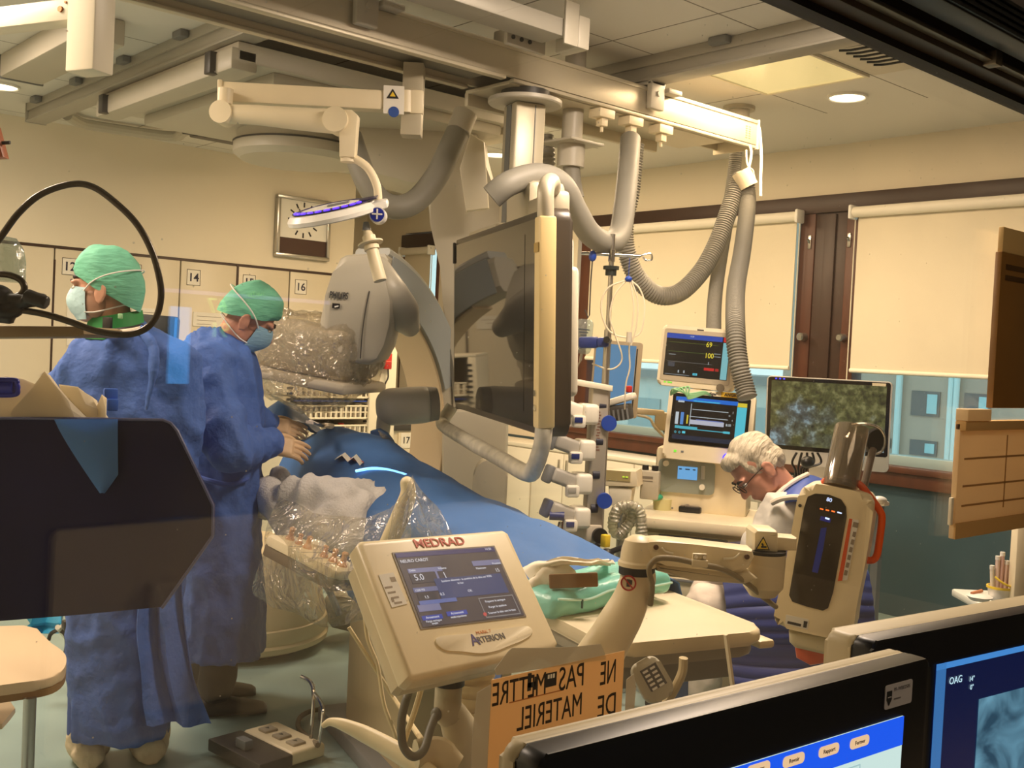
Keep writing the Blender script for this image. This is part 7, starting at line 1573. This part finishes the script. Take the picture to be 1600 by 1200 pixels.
# ================= LEFT FOREGROUND =================
shd=thing('lead_shield','dark navy cut-corner lead shield panel in the left foreground','shield',V((at(60,800,2.35).x,at(60,800,2.35).y,0)))
m=MB(); pxprism(m,[(-150,654),(255,657),(267,662),(276,674),(332,790),(331,838),(252,950),(120,962),(-150,984)],2.35,.025,.004); m.build('panel',mat('navy_lead_acrylic',(18,22,74),.6,var=.3,vs=3,spec=.15),shd)
m=MB(); m.tube([at(-150,653,2.345),at(100,654,2.345),at(255,656,2.345),at(267,661,2.345),at(277,673,2.345),at(333,790,2.345),at(332,838,2.345),at(253,950,2.345)],.0035,6,sm=False); m.build('edge_bead',mat('pale_blue_edge',(96,104,150),.3),shd)
c=at(-60,980,2.37); m=MB(); m.cyl((c.x,c.y,.06),(c.x,c.y,c.z+.2),.02); m.build('stand_post',STEEL,shd)
m=MB(); m.bb((c.x-.2,c.y-.05,.03),(c.x+.2,c.y+.05,.07),.01); m.bb((c.x-.05,c.y-.2,.03),(c.x+.05,c.y+.2,.07),.01); m.build('stand_base',DARK,shd)
rows=[]
for u in range(9):
    a=(86+(158-86)*(u/8)**1.15,655+115*(u/8)); b=(184-22*max(0,(u/8-.75)*4),655+115*(u/8)); 
    rows.append([at(a[0]+(b[0]-a[0])*k/6,a[1]+(b[1]-a[1])*k/6,2.335-.012*math.sin(PI*k/6)) for k in range(7)])
m=MB(); m.grid(rows,.003); tag(m.build('blue_cloth',translucent('sky_blue_cloth',(112,172,240),.45),None,60),'pointed blue cloth hanging over the dark lead shield','cloth')
# crumpled white wrapping above the shield, on a shelf
shf=thing('instrument_shelf','brownish instrument shelf edge at eye level at the left','shelf',V((at(-40,520,2.2).x,at(-40,520,2.2).y,0)))
m=MB(); pxprism(m,[(-140,507),(122,510),(131,513),(131,522),(122,526),(-140,528)],2.2,.22,.004); m.build('board',mat('taupe_board',(150,128,92),.45),shf)
c=at(-70,540,2.28); m=MB(); m.cyl((c.x,c.y,0.02),(c.x,c.y,c.z),.02); m.build('post',STEEL,shf); m=MB(); m.cyl((c.x,c.y,0),(c.x,c.y,.03),.16,seg=28); m.build('base',DARK,shf)
WR=translucent('white_wrapping',(252,246,230),.6)
def tents(pts,d,label,seed):
    rows=[]
    for k in range(5):
        rows.append([at(x+(k-2)*3,y+ (0 if k==0 else 6*k),d-.03+.05*k)+V((noise.noise(V((x*.08,k,seed))),noise.noise(V((x*.1,k,seed+3))),0))*.02 for x,y in pts])
    base=[at(x,656,d+.02) for x,y in pts]; front=[at(x,657,d-.05) for x,y in pts]
    m=MB(); m.grid([front]+[[(a+b)/2+V((noise.noise(a*9),noise.noise(b*8),0))*.03 for a,b in zip(front,rows[0])]]+rows[:1]+[[p+FWD*.03-UP*.01 for p in rows[0]]]+[base],.002)
    tag(m.build('wrapping_sheet',WR,None,25),label,'wrapping','crumpled white wrapping above the shield')
tents([(-60,590),(-20,600),(18,588),(40,592),(75,606),(100,640),(125,655)],2.42,'crumpled white wrapping behind the blue tube at the left edge',1)
tents([(28,640),(52,610),(72,580),(95,600),(118,625),(140,655)],2.40,'tall pointed piece of grey white wrapping paper',2)
tents([(95,600),(125,604),(140,612),(150,620),(152,640),(166,616),(160,640),(172,656)],2.44,'jagged white wrapping end pointing at the surgeon',3)
sh2=at(20,660,2.42); 
m=MB(); T=frame(sh2,-FWD); m.T=T; m.box((-.08,-.012,-.06),(.62,.012,.20),bev=.003); tag(m.build('shelf_plate',DARK),'dark plate carrying the white wrapping behind the shield top','shelf')
m=MB(); m.tube([at(-40,594,2.36),at(20,594,2.36),at(26,600,2.36),at(27,608,2.36),at(20,617,2.36),at(-40,616,2.36)],.006,8); m.cyl(at(-60,605,2.36),at(22,606,2.36),.014); tag(m.build('blue_tube',mat('royal_blue_plastic',(30,50,190),.35)),'royal blue plastic tube at the left edge above the wrapping','tube')
m=MB(); p=at(172,632,2.6); m.box(p,(.028,.04,.03),bev=.004); m.box(p+UP*.022,(.034,.012,.034),bev=.003); tag(m.build('blue_cap_jar',mat('blue_lid',(40,100,210),.4)),'small blue lidded jar between the wrapping and the surgeon','jar')
# bronze cable loop with black clamp
BZ=mat('bronze_tube',(66,58,46),.25,.55)
lp=thing('tube_loop','large loop of dark bronze tube framing the left surgeon','tube loop',at(60,500,2.18))
m=MB(); m.tube([at(x,y,2.17) for x,y in ((-30,410),(0,372),(30,332),(65,303),(110,288),(145,292),(182,318),(215,352),(238,395),(250,440),(251,470),(243,497),(225,515),(195,523),(150,517),(110,503),(70,491),(30,484),(5,480))],.0068,12,8); m.build('tube',BZ,lp)
m=MB(); m.tube([at(x,y,2.16) for x,y in ((-20,428),(10,429),(30,436),(38,448),(34,459),(20,464),(8,462))],.0068,12); m.build('small_loop',BZ,lp)
m=MB(); m.cyl(at(0,472,2.16),at(72,468,2.16),.018,.013); m.cyl(at(40,462,2.15),at(74,474,2.15),.016,.014); m.ell(at(10,482,2.16),(.035,.025,.022)); m.ell(at(-10,462,2.16),(.04,.03,.025)); m.cyl(at(20,495,2.17),at(-20,490,2.17),.016); m.fuse(.004,2); m.build('black_clamp',BLACK,lp)
m=MB(); m.lathe([(.001,.075),(.02,.072),(.035,.05),(.04,.02),(.04,-.02)],M.Translation(at(8,425,2.25)),20); tag(m.build('clear_dome',clear_mat('bag_plastic',(222,232,230),.06,.14,.1,.4,20,(220,230,228)),None,60),'clear plastic dome at the left edge inside the tube loop','dome')
m=MB(); T=frame(at(-2,226,2.3),-FWD,roll=.1); m.T=T; m.prism([(-.03,.05),(.008,.035),(.022,-.033),(-.03,-.033)],.03,None,.003); m.mi=1; m.cyl((.012,0,.015),(.032,.0,.015),.004); tag(m.build('copper_shade',[mat('copper_brown',(190,104,60),.4),BLACK]),'copper brown corner of a hanging part at the far left edge','fixture')
# low trolley
tz=.52
def tpz(px,py,z=tz): return on(px,py,'z',z)
tl=thing('step_trolley','low cream trolley with rounded top and castor at the left edge','trolley',V((tpz(0,1040).x,tpz(0,1040).y,0)))
P=spline([tpz(-140,985),tpz(38,974),tpz(70,996),tpz(98,1015),tpz(104,1030),tpz(96,1046),tpz(70,1058),tpz(0,1068),tpz(-140,1090)],3); poly=[(p.x,p.y) for p in P]
ar=sum(a[0]*b[1]-b[0]*a[1] for a,b in zip(poly,poly[1:]+poly[:1])); poly=poly if ar>0 else poly[::-1]
m=MB(); m.prism(poly,.03,M.Translation((0,0,tz-.035)),.006); m.build('top',mat('tan_cream_top',(206,182,146),.45),tl)
m=MB(); m.prism([(x,y) for x,y in poly],.02,M.Translation((0,0,tz-.055))); m.build('edge_band',mat('edge_brown',(132,98,56),.5),tl)
e=tpz(48,1062); m=MB(); m.cyl((e.x,e.y,.13),(e.x,e.y,tz-.05),.017); m.build('leg',STEEL,tl)
m=MB(); m.cyl((e.x,e.y,.115),(e.x,e.y,.145),.032); m.build('leg_collar',RUB,tl)
m=MB(); m.prism([(-.03,.05),(.025,.05),(.04,-.03),(-.02,-.05)],.05,frame(V((e.x,e.y,.07)),-FWD)@M.Translation((0,0,-.025)),.004); m.build('caster_fork',STEEL,tl)
m=MB(); c=V((e.x,e.y,.05))-RIGHT*.03; m.cyl(c-FWD*.015,c+FWD*.015,.05,seg=24); m.build('caster_wheel',RUB,tl)
e2=tpz(-110,1000); m=MB(); m.cyl((e2.x,e2.y,0),(e2.x,e2.y,tz-.05),.017); m.build('leg',STEEL,tl)
P=[tpz(-140,1085,.27),tpz(12,1088,.27),tpz(24,1106,.27),tpz(14,1118,.27),tpz(4,1130,.27),tpz(-140,1150,.27)]; poly=[(p.x,p.y) for p in P]; ar=sum(a[0]*b[1]-b[0]*a[1] for a,b in zip(poly,poly[1:]+poly[:1])); poly=poly if ar>0 else poly[::-1]
m=MB(); m.prism(poly,.02,M.Translation((0,0,.25)),.004); m.build('lower_shelf',mat('tan_cream_top',(206,182,146),.45),tl)
m=MB(); a=V((e.x,e.y,.25)); m.tube([a,a-RIGHT*.3+UP*.0],.014,8,sm=False); m.build('cross_bar',STEEL,tl)
# cyan bag on a wheeled frame behind
cb_=thing('waste_stand','wheeled frame with a bright cyan bag behind the shield','waste stand',on(95,1040,'z',0))
rows=[[at(40+70*k/6,945+9*j,4.3)+V((noise.noise(V((k*.6,j*.5,2))),noise.noise(V((k*.5,j*.6,7))),0))*.05 for k in range(7)] for j in range(6)]
m=MB(); m.grid(rows,.004); m.build('cyan_bag',mat('cyan_bag',(40,160,206),.4,bump=.3,bs=10),cb_)
m=MB(); m.tube([at(x,y,4.25) for x,y in ((76,1000),(80,990),(92,985),(102,992),(104,1008),(101,1024))],.008,8); m.build('black_hoop',BLACK,cb_)
m=MB(); g0=on(125,1022,'z',.03); m.cyl(at(90,980,4.2),g0,.010); m.cyl(at(97,978,4.2),g0+RIGHT*.05,.008); m.build('frame_tube',CREAM,cb_)
m=MB(); m.box(at(108,976,4.15),(.05,.04,.04),bev=.008); m.build('clamp',BLACK,cb_)

# screens standing in the control room behind the photographer: they show as faint mirror images in the glass
def virt(px,py,y=-0.9): p=on(px,py,'y',2*1.274-y); return V((p.x,y,p.z))
A=virt(252,440); B=virt(520,610); 
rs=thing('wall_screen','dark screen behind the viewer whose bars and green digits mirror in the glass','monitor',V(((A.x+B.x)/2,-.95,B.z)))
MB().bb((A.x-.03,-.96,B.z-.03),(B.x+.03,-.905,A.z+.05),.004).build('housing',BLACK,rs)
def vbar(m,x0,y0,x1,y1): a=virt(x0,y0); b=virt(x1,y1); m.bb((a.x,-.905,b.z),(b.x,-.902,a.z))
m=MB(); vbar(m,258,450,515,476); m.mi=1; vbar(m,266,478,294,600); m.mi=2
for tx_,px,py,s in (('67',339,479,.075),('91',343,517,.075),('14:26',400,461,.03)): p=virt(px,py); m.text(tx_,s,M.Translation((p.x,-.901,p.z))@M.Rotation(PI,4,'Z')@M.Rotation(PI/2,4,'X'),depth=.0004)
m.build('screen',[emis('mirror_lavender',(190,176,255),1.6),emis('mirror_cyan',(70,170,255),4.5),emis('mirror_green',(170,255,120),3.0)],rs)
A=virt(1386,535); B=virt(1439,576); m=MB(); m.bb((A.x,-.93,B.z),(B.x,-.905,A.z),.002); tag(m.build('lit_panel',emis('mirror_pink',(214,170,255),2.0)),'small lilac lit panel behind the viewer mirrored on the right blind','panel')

q=at(246,528,4.7); T=frame(q,-FWD,roll=-.03); m=MB(T); m.rrect(.17,.20,.015,.03,M.Translation((0,0,-.03)),.004); bsx=m
o=thing('dark_screen','dark screen with a blue edge standing behind the left surgeon shoulder','screen',V((q.x,q.y,0)))
bsx.build('panel',mat('charcoal_panel',(34,40,44),.4),o); m=MB(T); m.box((.078,0,.001),(.012,.19,.004)); m.build('blue_edge',mat('sky_edge',(40,120,210),.4),o); m=MB(T); m.cyl((0,-.09,-.02),(0,-.09-(q.z-.14),-.02),.02); m.build('stand_post',STEEL,o); m=MB(); m.cyl((q.x,q.y,0),(q.x,q.y,.04),.16,seg=24); m.build('base',DARK,o)
